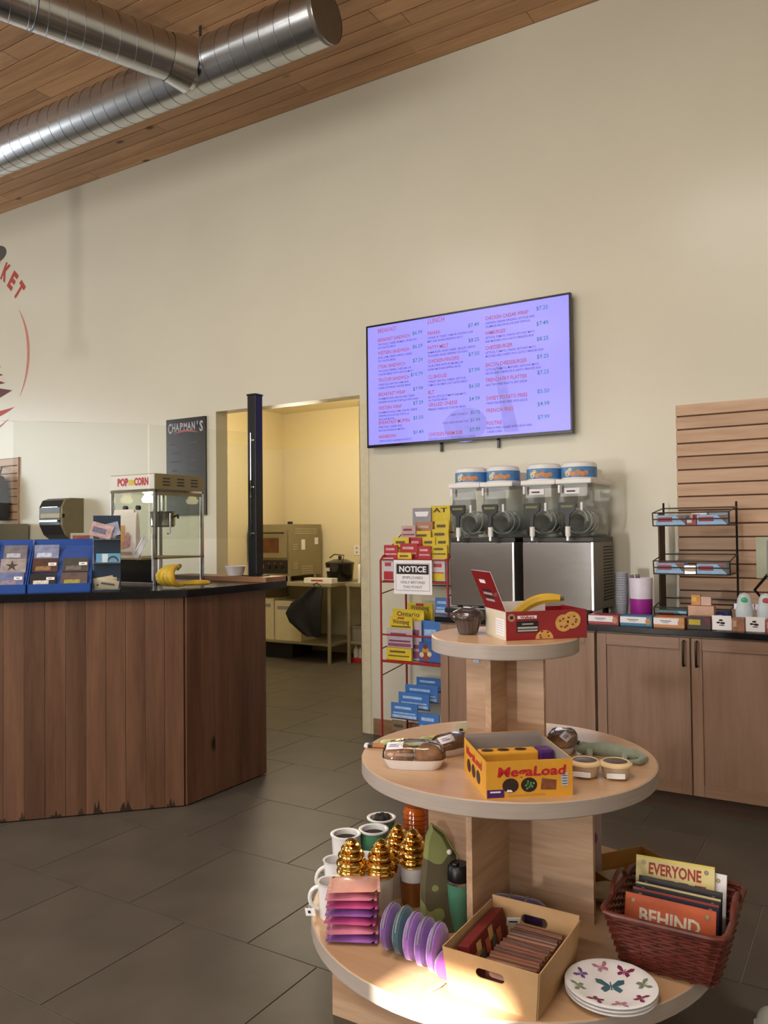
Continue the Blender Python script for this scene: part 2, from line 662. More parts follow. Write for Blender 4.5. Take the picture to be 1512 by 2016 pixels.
# ------------------------------------------------------------------ round ducts under the ceiling
m_duct = M('galvanised_duct', 'c2c5c8', 0.26, metal=1.0, var=0.10, scale=5, bump=0.03, bscale=9)
m_seam = M('duct_seam', '6c7076', 0.35, metal=1.0)
m_ductcap = M('duct_end_cap', '7c7468', 0.45, metal=0.6)
DR, DYC, DZC = 0.158, 3.75, 4.45
DXE = -2.65
duct = thing('spiral_duct', 'wide silver spiral duct with a narrower branch under the wooden ceiling', 'duct', (DXE, DYC, DZC))
T = Matrix.Rotation(PI / 2, 4, 'Y')
g = G()
g.lathe([(DR, -6.6), (DR, 0.0)], 40, T)
g.build('duct_pipe', m_duct, duct, smooth=True)
g = G()
g.lathe([(0.001, 0.0), (DR * 0.96, 0.0), (DR * 1.004, -0.006), (DR * 1.004, -0.03)], 40, T)
g.build('end_cap', m_ductcap, duct, smooth=True)
k = 0
x = -0.10
while x > -6.5:
    pts = []
    for i in range(28):
        a = 2 * PI * i / 28
        pts.append((x - 0.115 * (i / 28.0), DR * math.cos(a), DR * math.sin(a)))
    pts.append((x - 0.115, DR, 0.0))
    G().tube(pts, 0.0022, 5).build('seam', m_seam, duct, smooth=True)
    x -= 0.115
for xx in (-1.0, -3.4, -5.6):
    g = G()
    g.box(xx - 0.012, xx + 0.012, -0.001, 0.001, DR, CZ - DZC)
    g.build('hanger_strap', m_seam, duct)
# branch running towards the windows
b0 = Vector((-3.66, 3.68, 4.43))
bd = Vector((-0.40, -1.0, 0.03)).normalized()
br = duct
OFF = Matrix.Translation(b0 - Vector((DXE, DYC, DZC)))
BR = 0.138
q = OFF @ bd.to_track_quat('Z', 'Y').to_matrix().to_4x4()
G().lathe([(BR, -0.02), (BR, 4.6)], 36, q).build('branch_pipe', m_duct, br, smooth=True)
G().lathe([(BR + 0.03, 0.02), (BR + 0.012, 0.12), (BR + 0.004, 0.16)], 36, q).build('joint_collar', m_duct, br, smooth=True)
z = 0.2
while z < 4.5:
    pts = [q @ Vector((BR * math.cos(2 * PI * i / 24), BR * math.sin(2 * PI * i / 24), z + 0.1 * i / 24)) for i in range(25)]
    G().tube(pts, 0.002, 5).build('seam', m_seam, br, smooth=True)
    z += 0.1
pts = [q @ Vector(((BR + 0.003) * math.cos(2 * PI * i / 24), (BR + 0.003) * math.sin(2 * PI * i / 24), 0.95)) for i in range(24)]
G().tube(pts, 0.005, 6, closed=True).build('clamp_ring', m_seam, br, smooth=True)

# ------------------------------------------------------------------ left service counter with upright boards
m_cboard = WOOD('counter_cedar', '503424', '755440', 'Z', 7, 0.40, knots=0.075, shade=0.16, kscale=2.6, knot_col='24140c', contrast=0.02)
m_ctop = M('black_stone_top', '121216', 0.2, var=0.3, scale=90, spec=0.35)
CB = Vector((-3.164, 3.11))
CD = Vector((-0.696, -0.718))
CN = Vector((-0.718, 0.696))
CA = CB + CD * 1.95


def on_counter(s, t):
    p = CB + CD * s + CN * t
    return (p.x, p.y)


counter = thing('service_counter', 'long wooden service counter with upright brown boards and black top', 'counter', (CB.x, CB.y, 0))
poly = [(CA.x, CA.y), (CB.x, CB.y), (-3.152, 3.77), (-4.25, 3.77)]
q2 = CA + CN * 1.0
poly.append((q2.x, q2.y))
loc = lambda p: (p[0] - CB.x, p[1] - CB.y)
cx, cy = sum(p[0] for p in poly) / 5, sum(p[1] for p in poly) / 5
inn = []
for p in poly:
    d = Vector((cx - p[0], cy - p[1])).normalized()
    inn.append((p[0] + d.x * 0.03 - CB.x, p[1] + d.y * 0.03 - CB.y))
G().prism(inn, 0.0, 1.105).build('carcass', M('carcass_brown', '4a3122', 0.7), counter)
topp = [(CA.x + 0.02, CA.y - 0.03), (CB.x + 0.035, CB.y - 0.012), (-3.118, 3.93), (-4.28, 3.93), (q2.x - 0.02, q2.y)]
G().prism([loc(p) for p in topp], 1.11, 1.15).build('counter_top', m_ctop, counter)
# boards
ang = math.atan2(-CD.y, -CD.x)
bw = 0.0985
pl = None
for i in range(20):
    s = 0.004 + bw * i
    w = bw - 0.0012
    c = CB + CD * (s + w / 2)
    if pl is None:
        pl = G().box(-w / 2, w / 2, -0.004, 0.016, 0.006, 1.108, b=0.0018).build('board', m_cboard, counter)
        o = pl
    else:
        o = pl.copy()
        COL.objects.link(o)
    o.location = (c.x - CB.x - CN.x * random.uniform(0.0, 0.001), c.y - CB.y - CN.y * random.uniform(0.0, 0.001), 0)
    o.rotation_euler = (0, 0, ang)
for i in range(6):
    o = pl.copy()
    COL.objects.link(o)
    o.scale = (1.118, 1, 1)
    o.location = (0.006 + 0.0, 0.06 + 0.109 * i, 0)
    o.rotation_euler = (0, 0, PI / 2)
m_dirt = M('scuffed_dirt', '2a1c12', 0.9, var=0.4)
for i, (s, w_, h_) in enumerate(((0.07, 0.05, 0.06), (0.17, 0.03, 0.035), (0.30, 0.08, 0.07), (0.44, 0.05, 0.09), (0.52, 0.03, 0.05), (0.64, 0.06, 0.04), (0.80, 0.03, 0.06), (0.90, 0.07, 0.03))):
    c = CB + CD * s - CN * 0.0052
    n = 9
    pts = [(w_ * (k / (n - 1) - 0.5), h_ * (0.55 + 0.45 * math.sin(k * 2.3 + i)) * math.sin(PI * k / (n - 1)) + 0.004) for k in range(n)]
    pts = [(-w_ / 2, 0.006)] + pts[1:-1][::1] + [(w_ / 2, 0.006)]
    g = G()
    T_ = rframe((c.x - CB.x, c.y - CB.y, 0), (-CD.x, -CD.y, 0), (0, 0, 1))
    flat_poly(g, T_, pts[::-1], lift=0.0003)
    g.build('scuff_mark', m_dirt, counter)
# ledge board and post on the counter
lb = G().box(-3.93, -3.12, 3.73, 3.925, 1.1505, 1.182, b=0.003).build('ledge_board', WOOD('ledge_pine', '7d563a', 'a87c57', 'X', 8, 0.45))
tag(lb, 'brown wooden ledge board lying along the far end of the service counter', 'board')
post = thing('square_post', 'tall black square metal post standing on the counter ledge', 'post', (-3.285, 3.835, 1.1825))
m_blk = M('black_powder_coat', '0c0c0e', 0.35, spec=0.5)
G().box(-0.033, 0.033, -0.033, 0.033, 0.006, 1.12, b=0.003).build('post_tube', m_blk, post)
G().box(-0.07, 0.07, -0.05, 0.05, 0.0, 0.006, b=0.002).build('base_plate', m_blk, post)
G().box(-0.037, 0.037, -0.037, 0.037, 1.12, 1.13, b=0.002).build('post_cap', m_blk, post)
for zz in (0.84, 0.55, 0.265):
    G().box(0.0, 0.022, -0.041, -0.033, zz - 0.006, zz + 0.006, b=0.001).build('glass_clip', M('clip_chrome', 'd8d8dc', 0.2, metal=1.0), post)
# clear guard panels above the counter
m_guard = GLASS('clear_guard', 'fbfcfa', 0.01, 0.004, ior=1.16)
gpts = [Vector((-3.285, 3.795)), Vector((-3.50, 3.165)), Vector((-4.60, 2.015))]
for i, lab in enumerate(('clear guard pane beside the black post above the counter', 'clear guard pane at the left above the blue trays')):
    a, b = gpts[i], gpts[i + 1]
    d = (b - a)
    ln = d.length - 0.006
    an = math.atan2(d.y, d.x)
    t = thing('guard_pane', lab, 'glass pane', (a.x, a.y, 1.1505 if i else 1.183), an, 'clear panes above the service counter')
    zb = 0.27 if i else 0.235
    G().box(0.003, ln, -0.003, 0.003, zb, zb + 0.65).build('pane', m_guard, t)
    for xx in ((ln - 0.02,) if i == 0 else (ln * 0.5, ln - 0.1)):
        G().cyl((xx, 0, 0), (xx, 0, zb + 0.03), 0.004).build('standoff', M('clip_chrome'), t, smooth=True)

# ------------------------------------------------------------------ right counter and its cabinets
m_cab = WOOD('cabinet_maple', '7a5d48', '967866', 'Z', 6, 0.42, shade=0.05)
m_cabx = WOOD('cabinet_maple_cross', '7a5d48', '967866', 'X', 6, 0.42, shade=0.05)
m_hand = M('dark_bronze', '33291f', 0.35, metal=0.8)
CF = 4.28


def cabinet(x0, x1, lab, handed):
    t = thing('base_cabinet', lab, 'cabinet', ((x0 + x1) / 2, CF, 0), 0, 'maple base cabinets along the back wall')
    w = (x1 - x0) / 2
    G().box(-w + 0.001, w - 0.001, 0.02, 0.60, 0.10, 0.905).build('body', m_cab, t)
    G().box(-w + 0.001, w - 0.001, 0.068, 0.085, 0.0, 0.10).build('toe_kick', M('toe_brown', '4b382b', 0.6), t)
    n = len(handed)
    dw = 2 * w / n
    for i, hd in enumerate(handed):
        a, b = -w + dw * i + 0.004, -w + dw * (i + 1) - 0.004
        dd = G().box(a, a + 0.05, 0.0, 0.0195, 0.105, 0.895, b=0.002).build('door', m_cab, t)
        G().box(b - 0.05, b, 0.0, 0.0195, 0.105, 0.895, b=0.002).build('stile', m_cab, dd)
        G().box(a + 0.0505, b - 0.0505, 0.0, 0.0195, 0.105, 0.165, b=0.002).build('rail', m_cabx, dd)
        G().box(a + 0.0505, b - 0.0505, 0.0, 0.0195, 0.835, 0.895, b=0.002).build('rail', m_cabx, dd)
        G().box(a + 0.0505, b - 0.0505, 0.009, 0.0145, 0.1655, 0.8345).build('door_panel', m_cab, dd)
        hx = (b - 0.027) if hd == 'R' else (a + 0.027)
        h = G()
        h.tube([(hx, 0.002, 0.755), (hx, -0.028, 0.757), (hx, -0.03, 0.765), (hx, -0.03, 0.870), (hx, -0.028, 0.878), (hx, 0.002, 0.880)], 0.006, 8)
        h.build('handle', m_hand, dd, smooth=True)
    return t


cabinet(-2.24, -1.30, 'maple base cabinet behind the round display, under the drink machines', 'RL')
cabinet(-1.295, -0.33, 'maple base cabinet with two bar handles, under the candy rack', 'RL')
cabinet(-0.325, 0.64, 'maple base cabinet at the right end of the counter', 'RL')
wt = G().box(-2.265, 0.66, 4.265, WY - 0.001, 0.906, 0.938, b=0.003).build('worktop', m_ctop)
tag(wt, 'long black worktop over the maple cabinets', 'worktop')

# ------------------------------------------------------------------ three-tier round display
m_lam = WOOD('display_maple_top', 'ac8664', 'c6a27e', 'X', 5, 0.30, shade=0.02, spec=0.5)
m_edge = M('pale_edge_band', 'a89c94', 0.4, var=0.05, scale=8, stretch=(1, 1, 20))
m_pan = WOOD('display_panel', 'a78468', 'd0b093', 'X', 9, 0.42, shade=0.03, contrast=0.04)
m_pan_y = WOOD('display_panel_side', 'a78468', 'd0b093', 'Y', 9, 0.42, shade=0.03, contrast=0.04)
TX, TY = -1.005, 2.36
tbl = thing('tiered_display', 'three-tier round maple display table', 'display table', (TX, TY, 0))
Z1, Z2, Z3 = 0.286, 0.748, 1.121
R1, R2, R3 = 0.614, 0.4536, 0.2295
TH = 0.046


def tier(z, r, nm):
    n = 72
    g = G()
    g.lathe([(r - 0.002, z - 0.0015), (r - 0.004, z)], n, None, (False, True))
    o = g.build(nm, m_lam, tbl)
    e = G()
    e.lathe([(0.001, z - TH), (r - 0.003, z - TH), (r, z - TH + 0.003), (r, z - 0.003), (r - 0.002, z - 0.0015)], n)
    e.build('edge_band', m_edge, o, smooth=True)


tier(Z1, R1, 'bottom_shelf')
tier(Z2, R2, 'middle_shelf')
tier(Z3, R3, 'top_shelf')
for (z0, z1, h) in ((Z1, Z2 - TH, 0.275), (Z2, Z3 - TH, 0.130)):
    G().box(-h, h, -0.009, 0.009, z0, z1).build('cross_panel', m_pan, tbl)
    G().box(-0.009, 0.009, -h, -0.0092, z0, z1).build('fin_panel', m_pan_y, tbl)
    G().box(-0.009, 0.009, 0.0092, h, z0, z1).build('fin_panel', m_pan_y, tbl)
g = G()
bx, by = -1.424 - TX, 2.0 - TY
g.box(bx, -bx, by, by + 0.018, 0, Z1 - TH)
g.build('plinth_panel', m_pan, tbl)
G().box(bx, -bx, -by - 0.018, -by, 0, Z1 - TH).build('plinth_panel', m_pan, tbl)
G().box(bx, bx + 0.018, by + 0.0185, -by - 0.0185, 0, Z1 - TH).build('plinth_panel', m_pan_y, tbl)
G().box(-bx - 0.018, -bx, by + 0.0185, -by - 0.0185, 0, Z1 - TH).build('plinth_panel', m_pan_y, tbl)
g = G()
g.box(-0.103, -0.082, -0.0125, -0.0095, 1.028, 1.055)
tg = g.build('price_clip', M('clear_blue_plastic', 'b9cfe8', 0.2), tbl)
G().box(-0.096, -0.088, -0.0135, -0.0126, 1.038, 1.044).build('clip_mark', m_blk, tg)
# pendant lamp hanging left of the view; the added low light throws its shadow on the back wall
pe = thing('pendant_lamp', 'white disc pendant lamp hanging on a thick rod left of the view', 'lamp', (-5.30, 2.0, CZ))
G().cyl((0, 0, -2.2), (0, 0, 0), 0.062, n=20).build('rod', M('lamp_white'), pe, smooth=True)
G().lathe([(0.001, -2.26), (0.13, -2.26), (0.145, -2.245), (0.13, -2.215), (0.06, -2.19)], 32).build('disc_shade', M('lamp_white'), pe, smooth=True)

# ------------------------------------------------------------------ menu screen on the back wall
tv = thing('menu_screen', 'large wall screen showing the breakfast and lunch menu', 'television', (-2.332, WY - 0.07, 2.482))
m_bez = M('tv_bezel_black', '08080a', 0.22, spec=0.5)
m_scr = M('lavender_screen', '8f8cf0', 0.2, var=0.02, scale=3, emit=0.6, spec=0.3)
HW, HH = 0.752, 0.437
g = G()
g.box(-HW, HW, -0.004, 0.03, -HH, -HH + 0.02, b=0.002)
g.box(-HW, HW, -0.004, 0.03, HH - 0.012, HH, b=0.002)
g.box(-HW, -HW + 0.012, -0.004, 0.03, -HH + 0.0205, HH - 0.0125, b=0.002)
g.box(HW - 0.012, HW, -0.004, 0.03, -HH + 0.0205, HH - 0.0125, b=0.002)
g.build('bezel', m_bez, tv)
G().box(-HW + 0.02, HW - 0.02, 0.005, 0.045, -HH + 0.02, HH - 0.02).build('back_shell', m_bez, tv)
scr = G().box(-HW + 0.0125, HW - 0.0125, 0.0, 0.0048, -HH + 0.0205, HH - 0.0125).build('screen', m_scr, tv)
G().box(-0.25, 0.25, 0.0455, 0.0695, -0.2, 0.2).build('wall_bracket', m_bez, tv)
for x in (-0.185, 0.235):
    G().box(x - 0.008, x + 0.008, 0.046, 0.06, -HH - 0.055, -HH + 0.1).build('mount_strap', m_bez, tv)
F = FRONT(0, 0.0, 0)
red, blk, grn, gry = G(), G(), G(), G()
L1 = -0.665
C1, C2, C3 = -0.655, -0.255, 0.175


def item(col, wcol, y, head, price, lines, hw=None):
    lettering(red, F, head, col, y, 0.025, bold=0.012, width=hw or min(len(head) * 0.0158, wcol * 0.72))
    if price:
        lettering(grn, F, price, col + wcol, y + 0.012, 0.025, bold=0.004, align='R')
    for i, s in enumerate(lines):
        lettering(blk, F, s, col, y - 0.027 - 0.024 * i, 0.0145, bold=0.006, width=min(wcol * 0.98, len(s) * 0.0092))


lettering(red, F, 'BREAKFAST', C1, 0.375, 0.03, bold=0.006, width=0.155)
it = [('BREAKFAST SANDWICH', '$6.99', ['TWO EGGS, CHEESE, PEAMEAL OR BACON', 'ON TOASTED BREAD']),
      ('WESTERN SANDWICH', '$6.29', ['EGGS, HAM, GREEN ONION, CHEESE', 'ON TOASTED BREAD']),
      ('BTEK9 SANDWICH', '$7.29', ['TWO EGGS, PEPPERS, CHEDDAR ON', 'TOASTED BREAD WITH LETTUCE MAYO']),
      ('TRUCKER SANDWICH', '$10.79', ['THREE EGGS, BACON, HAM, AND', 'CHEESE ON WHOLE TOASTED BREAD']),
      ('BREAKFAST WRAP', '$7.99', ['SCRAMBLED EGGS, BACON AND CHEESE', 'WRAPPED IN FLOUR TORTILLA WITH HASH']),
      ('WESTERN WRAP', '$7.29', ['SCRAMBLED EGGS, HAM, ONION, CHEESE', 'WRAPPED IN A FLOUR TORTILLA', 'WITH HASHBROWN']),
      ('BREAKFAST MUFFIN', '$5.50', ['FRIED EGG, CHEESE AND', 'BACON ON ENGLISH MUFFIN']),
      ('HASHBROWN', '$1.49', ['CRISPY POTATO HASHBROWN PATTY'])]
it[2] = ('STEAK SANDWICH', '$7.29', it[2][2])
ys = [0.312, 0.218, 0.122, 0.026, -0.075, -0.172, -0.275, -0.375]
for (h, p, ln), y in zip(it, ys):
    item(C1, 0.36, y, h, p, ln)
lettering(red, F, 'LUNCH', C2, 0.384, 0.034, bold=0.006, width=0.13)
it = [('PANINI', '$7.49', ['CHOICE OF TURKEY, HAM OR CHICKEN CLUB', 'MAY SUB VEGGIE DRESSING ON IT'], 0.305),
      ('PATTY MELT', '$8.25', ['HAMBURGER, SWISS CHEESE, GRILLED ONION,', 'THOUSAND ISLAND DRESSING ON TOAST'], 0.205),
      ('CHICKEN FINGERS', '$7.50', ['FOUR STRIPS WITH PLUM, BBQ OR', 'HONEY MUSTARD DIPPING SAUCE'], 0.112),
      ('CLUBHOUSE', '$7.99', ['TURKEY, BACON, CHEESE, LETTUCE,', 'TOMATO AND MAYO ON TOASTED BREAD'], 0.005),
      ('BLT', '$6.50', ['BACON, LETTUCE, TOMATO AND MAYO', 'ON TOASTED BREAD'], -0.1),
      ('GRILLED CHEESE', '$4.99', ['PRESSED CHEESE ON TOASTED BREAD'], -0.185)]
for h, p, ln, y in it:
    item(C2, 0.385, y, h, p, ln)
for s, p, y in (('ADD TOMATO', '$0.75', -0.262), ('ADD HAM OR BACON', '$1.99', -0.312)):
    lettering(blk, F, s, C2 + 0.30, y, 0.0135, align='R')
    lettering(grn, F, p, C2 + 0.385, y, 0.022, bold=0.004, align='R')
item(C2, 0.385, -0.388, 'CHICKEN PARM SUB', '$7.99', [])
for i, s in enumerate(('BREADED CHICKEN, MOZZARELLA CHEESE,',)):
    lettering(blk, F, s, C2, -0.413, 0.0125, width=0.35)
it = [('CHICKEN CAESAR WRAP', '$7.25', ['CHICKEN, CAESAR DRESSING, LETTUCE AND', 'CRUMBLED BACON IN A FLOUR TORTILLA'], 0.345),
      ('HAMBURGER', '$7.49', ['LETTUCE, TOMATO, ONION, KETCHUP, MAYO', 'AND MUSTARD ON A LIGHTLY BREADED BUN'], 0.248),
      ('CHEESEBURGER', '$8.25', ['LETTUCE, TOMATO, ONION, KETCHUP, MAYO,', 'MUSTARD AND CHEESE ON A LIGHTLY BREADED BUN'], 0.15),
      ('BACON CHEESEBURGER', '$9.25', ['LETTUCE, TOMATO, MUSTARD, KETCHUP, MAYO,', 'BACON AND CHEESE ON A LIGHTLY BREADED BUN'], 0.038),
      ('FRENCH FRY PLATTER', '$7.25', ['ADD TWO FRIED EGGS TO ANY ORDER'], -0.062),
      ('SWEET POTATO FRIES', '$5.50', ['TANGY SEASONED FRIES WITH SAUCE'], -0.182),
      ('FRENCH FRIES', '$4.99', [], -0.262),
      ('POUTINE', '$7.99', ['FRENCH FRIES LOADED WITH GRAVY AND', 'CHEESE CURDS'], -0.345)]
for h, p, ln, y in it:
    item(C3, 0.43, y, h, p, ln)
flat_disc(gry, F, 0.02, -0.33, 0.16, 0.115, lift=0.0003)
flat_poly(gry, F, [(0.30, -0.40), (0.40, -0.40), (0.28, 0.06), (0.235, 0.02)], lift=0.0003)
tag(red.build('menu_headings', M('menu_red', 'b85a60', 0.5, emit=0.2), scr), kind='stuff')
tag(blk.build('menu_lines', M('menu_violet', '5b5298', 0.5, emit=0.18), scr), kind='stuff')
tag(grn.build('menu_prices', M('menu_green', '2f7f8a', 0.5, emit=0.2), scr), kind='stuff')
tag(gry.build('menu_emblem', M('menu_shade', '8582dc', 0.5, emit=0.52), scr), kind='stuff')

# ------------------------------------------------------------------ goods on the bottom shelf of the display
m_white = M('white_ceramic', 'e6e4e6', 0.18, var=0.02, spec=0.5)
m_dark = M('dark_inside', '2a2520', 0.8, var=0.2)
m_green = M('mint_enamel', '4f8a6c', 0.25, var=0.04)
m_gold = M('mirror_gold', 'e8c06a', 0.12, metal=1.0, var=0.05)
m_card = M('kraft_card', 'b8946a', 0.75, var=0.05, scale=30)
m_paper = M('white_paper', 'e9e6ea', 0.7, var=0.02)
m_ink = M('black_ink', '1c1a1c', 0.6)
m_clear = GLASS('clear_wrap', 'ffffff', 0.10, 0.015)


def mug_body(g, r, h, th=0.004):
    g.lathe([(0.001, 0), (r * 0.86, 0), (r * 0.9, 0.004), (r * 0.97, h * 0.6), (r, h - 0.003), (r + 0.003, h), (r - th, h - 0.001), (r - th - 0.003, h * 0.5), (r - th - 0.004, 0.008), (0.001, 0.008)], 28)


def planted_mug(loc, lab, mat, clump):
    t = thing('planter_mug', lab, 'mug', loc, 0, 'white-rimmed mugs with dark filling')
    r, h = 0.050, 0.135
    g = G()
    g.lathe([(0.001, 0), (r * 0.8, 0), (r * 0.84, 0.004), (r * 0.95, h * 0.8), (r * 0.96, h - 0.008)], 28)
    g.build('cup', mat, t, smooth=True)
    g = G()
    g.lathe([(r * 0.96, h - 0.008), (r * 1.04, h - 0.006), (r * 1.05, h - 0.001), (r * 0.98, h), (r * 0.82, h - 0.002), (r * 0.80, h - 0.02)], 28)
    g.build('rim', m_white, t, smooth=True)
    g = G()
    g.lathe([(0.001, h - 0.012), (r * 0.5, h - 0.013), (r * 0.8, h - 0.018)], 28)
    g.build('filling', m_dark, t, smooth=True)
    if clump:
        g = G()
        for i in range(6):
            a = i * 1.05
            g.sphere((0.018 * math.cos(a), 0.018 * math.sin(a) + 0.006, h - 0.006), 0.014, 8, 5)
        g.build('lump', m_dark, t, smooth=True)
    return t


planted_mug((-1.545, 2.483, Z1), 'green mug with white rim and a dark lump, farthest back on the left edge', m_green, True)
planted_mug((-1.508, 2.372, Z1), 'green mug with white rim and dark filling, between two other dark-filled mugs', m_green, False)
planted_mug((-1.568, 2.288, Z1), 'white mug with dark filling, left of the green mugs', m_white, False)


def white_mug(loc, lab, rz, r=0.042, h=0.105, handle=True, tagged=False, band=None):
    t = thing('white_mug', lab, 'mug', loc, rz, 'white mugs on the bottom shelf')
    g = G()
    mug_body(g, r, h)
    g.build('cup', m_white, t, smooth=True)
    if handle:
        g = G()
        g.tube([(-r + 0.004 - 0.030 * math.sin(a), 0, h * 0.5 + 0.034 * math.cos(a)) for a in [PI * i / 12 for i in range(13)]], 0.0065, 8)
        g.build('handle', m_white, t, smooth=True)
    if band:
        g = G()
        g.lathe([(r * 0.945, h * 0.2), (r * 0.985, h * 0.6)], 28)
        g.build('printed_band', band, t, smooth=True)
    if tagged:
        T = rframe((-r - 0.034, -0.018, 0.006), (0.75, -0.5, 0.25), (-0.2, 0.15, 0.9))
        k = G()
        k.box(0, 0.042, 0, 0.022, -0.0006, 0, T)
        kt = k.build('price_tag', m_paper, t)
        k = G()
        flat_rect(k, T, 0.012, 0.007, 0.012, 0.008)
        k.build('tag_print', m_ink, kt)
        g = G()
        g.tube([(-r - 0.022, -0.008, 0.045), (-r - 0.026, -0.015, 0.035), (-r - 0.022, -0.024, 0.024)], 0.0008, 5)
        g.build('tag_string', m_paper, t)
    return t


white_mug((-1.432, 2.012, Z1), 'white mug with handle and hanging price tag at the left shelf edge', 0.45, tagged=True)
white_mug((-1.345, 2.035, Z1), 'white mug right behind the pink packet stack', 1.2, handle=False)
white_mug((-1.510, 2.150, Z1), 'white mug with blue and red band behind the tagged mug', 0.9, band=M('blue_red_band', '4f6f9a', 0.4, var=0.5, scale=12))
white_mug((-1.452, 2.215, Z1), 'white mug between the dark-filled mugs and the gold lids', 1.5, handle=False)


def swirl_mug(loc, lab, hh, body, rz):
    t = thing('gold_swirl_mug', lab, 'mug', loc, rz, 'mugs with golden swirl lids')
    g = G()
    mug_body(g, 0.040, hh)
    g.build('cup', body, t, smooth=True)
    pr = [(0.001, hh - 0.002), (0.041, hh - 0.002)]
    rs = [0.047, 0.0475, 0.042, 0.032, 0.019]
    z = hh
    hs = [0.024, 0.024, 0.023, 0.021, 0.018]
    for r, q in zip(rs, hs):
        for k in range(0, 7):
            a = PI * (k / 6.0)
            pr.append((r - 0.008 + 0.008 * math.sin(a), z + q * (k / 6.0)))
        z += q * 0.97
    pr.append((0.001, z + 0.004))
    g = G()
    g.lathe(pr, 28)
    g.build('swirl_lid', m_gold, t, smooth=True)
    g = G()
    g.tube([(0.036 + 0.016 * math.sin(a), 0, hh + 0.03 + 0.018 * math.cos(a)) for a in [PI * i / 8 for i in range(9)]], 0.005, 6)
    g.build('lid_loop', m_gold, t, smooth=True)
    return t


m_copper = M('copper_sleeve', '9a6436', 0.3, metal=0.5, var=0.2)
s1 = swirl_mug((-1.412, 2.090, Z1), 'mug with golden swirl lid, leftmost of the four gold lids', 0.102, m_white, 0.3)
swirl_mug((-1.328, 2.130, Z1), 'mug with golden swirl lid, second from the left of the gold lids', 0.102, m_white, 0.2)
swirl_mug((-1.335, 2.245, Z1), 'mug with golden swirl lid, standing behind the others', 0.110, m_white, 0.4)
s4 = swirl_mug((-1.262, 2.215, Z1), 'tall mug with copper sleeve and golden swirl lid beside the camouflage bag', 0.118, m_white, 2.6)
g = G()
g.lathe([(0.0385, 0.002), (0.0418, 0.075)], 28)
g.build('copper_sleeve', m_copper, s4, smooth=True)

# stack of pink and purple wrapped packets
m_pk = [M('packet_pink', 'c77a92', 0.3, var=0.25, scale=14, coat=0.6), M('packet_violet', '8e5aa6', 0.3, var=0.3, scale=14, coat=0.6),
        M('packet_rose', 'c04f86', 0.3, var=0.25, scale=14, coat=0.6), M('packet_peach', 'd79a8c', 0.3, var=0.2, scale=9, coat=0.6)]


def pillow_pack(name, lab, loc, rz, w, d, h, mat, cat, group, tilt=(0, 0), label_print=None):
    """soft wrapped packet: puffed body, crimped ends"""
    t = thing(name, lab, cat, loc, rz, group, rot=(tilt[0], tilt[1], rz))
    n, m = 12, 8
    top, bot = [], []
    v, f = [], []
    for side in (1, -1):
        for j in range(m + 1):
            for i in range(n + 1):
                u, q = i / n, j / m
                e = (math.sin(PI * u) ** 0.45) * (math.sin(PI * q) ** 0.45) if 0 < i < n and 0 < j < m else 0.0
                wob = 0.12 * h * math.sin(7 * u + 3 * q + rz * 5)
                v.append(((u - 0.5) * w, (q - 0.5) * d, h / 2 + side * e * (h / 2 - 0.001) + e * wob * (1 if side > 0 else 0)))
    K = (n + 1) * (m + 1)
    for j in range(m):
        for i in range(n):
            a = j * (n + 1) + i
            f.append((a, a + 1, a + n + 2, a + n + 1))
            f.append((K + a, K + a + n + 1, K + a + n + 2, K + a + 1))
    G().add(v, f).build('wrapper', mat, t, smooth=True)
    g = G()
    for sx in (-1, 1):
        pts = []
        for k in range(9):
            y = (k / 8 - 0.5) * d
            pts.append((y, 0.0015 * (k % 2)))
        for a, b in zip(pts[:-1], pts[1:]):
            x0 = sx * w / 2
            x1 = sx * (w / 2 + 0.008)
            g.add([(x0, a[0], h / 2 + a[1]), (x0, b[0], h / 2 + b[1]), (x1, b[0], h / 2 + b[1]), (x1, a[0], h / 2 + a[1])], [(0, 1, 2, 3)])
    tag(g.build('crimped_end', mat, t), kind='stuff')
    if label_print:
        g = G()
        g.box(-w * 0.22, w * 0.22, -d * 0.22, d * 0.22, h * 1.0, h * 1.0 + 0.0012)
        g.build('printed_label', label_print, t)
    return t


z = Z1
names = ['lowest', 'second from the bottom', 'third from the bottom', 'fourth from the bottom', 'fifth from the bottom', 'sixth from the bottom', 'topmost']
for i in range(7):
    h = 0.0215
    pillow_pack('wrapped_packet', 'shiny %s packet, %s in the stack at the left shelf edge' % (['violet', 'pink', 'rose', 'violet', 'rose', 'pink', 'peach pink'][i], names[i]),
                (-1.308 + random.uniform(-0.006, 0.006) - 0.002 * i, 1.943 + random.uniform(-0.006, 0.006) + 0.004 * i, z), math.radians(28 + random.uniform(-7, 7)), 0.132, 0.108, h,
                m_pk[[1, 0, 2, 1, 2, 0, 3][i]], 'packet', 'pink and purple packets stacked at the left')
    z += h - 0.0005

# round zipped pouches standing in a row
m_pur = M('purple_plush', '6d4590', 0.75, var=0.18, scale=40, sheen=0.5, bump=0.2, bscale=200)
m_pur2 = M('violet_plush', '8a5bb0', 0.7, var=0.2, scale=40, sheen=0.5, bump=0.2, bscale=200)
m_teal = M('teal_plush', '2d5560', 0.75, var=0.15, scale=40, sheen=0.4)
m_pkp = M('bright_pink_plush', 'b060cc', 0.6, var=0.1, scale=40, sheen=0.4)


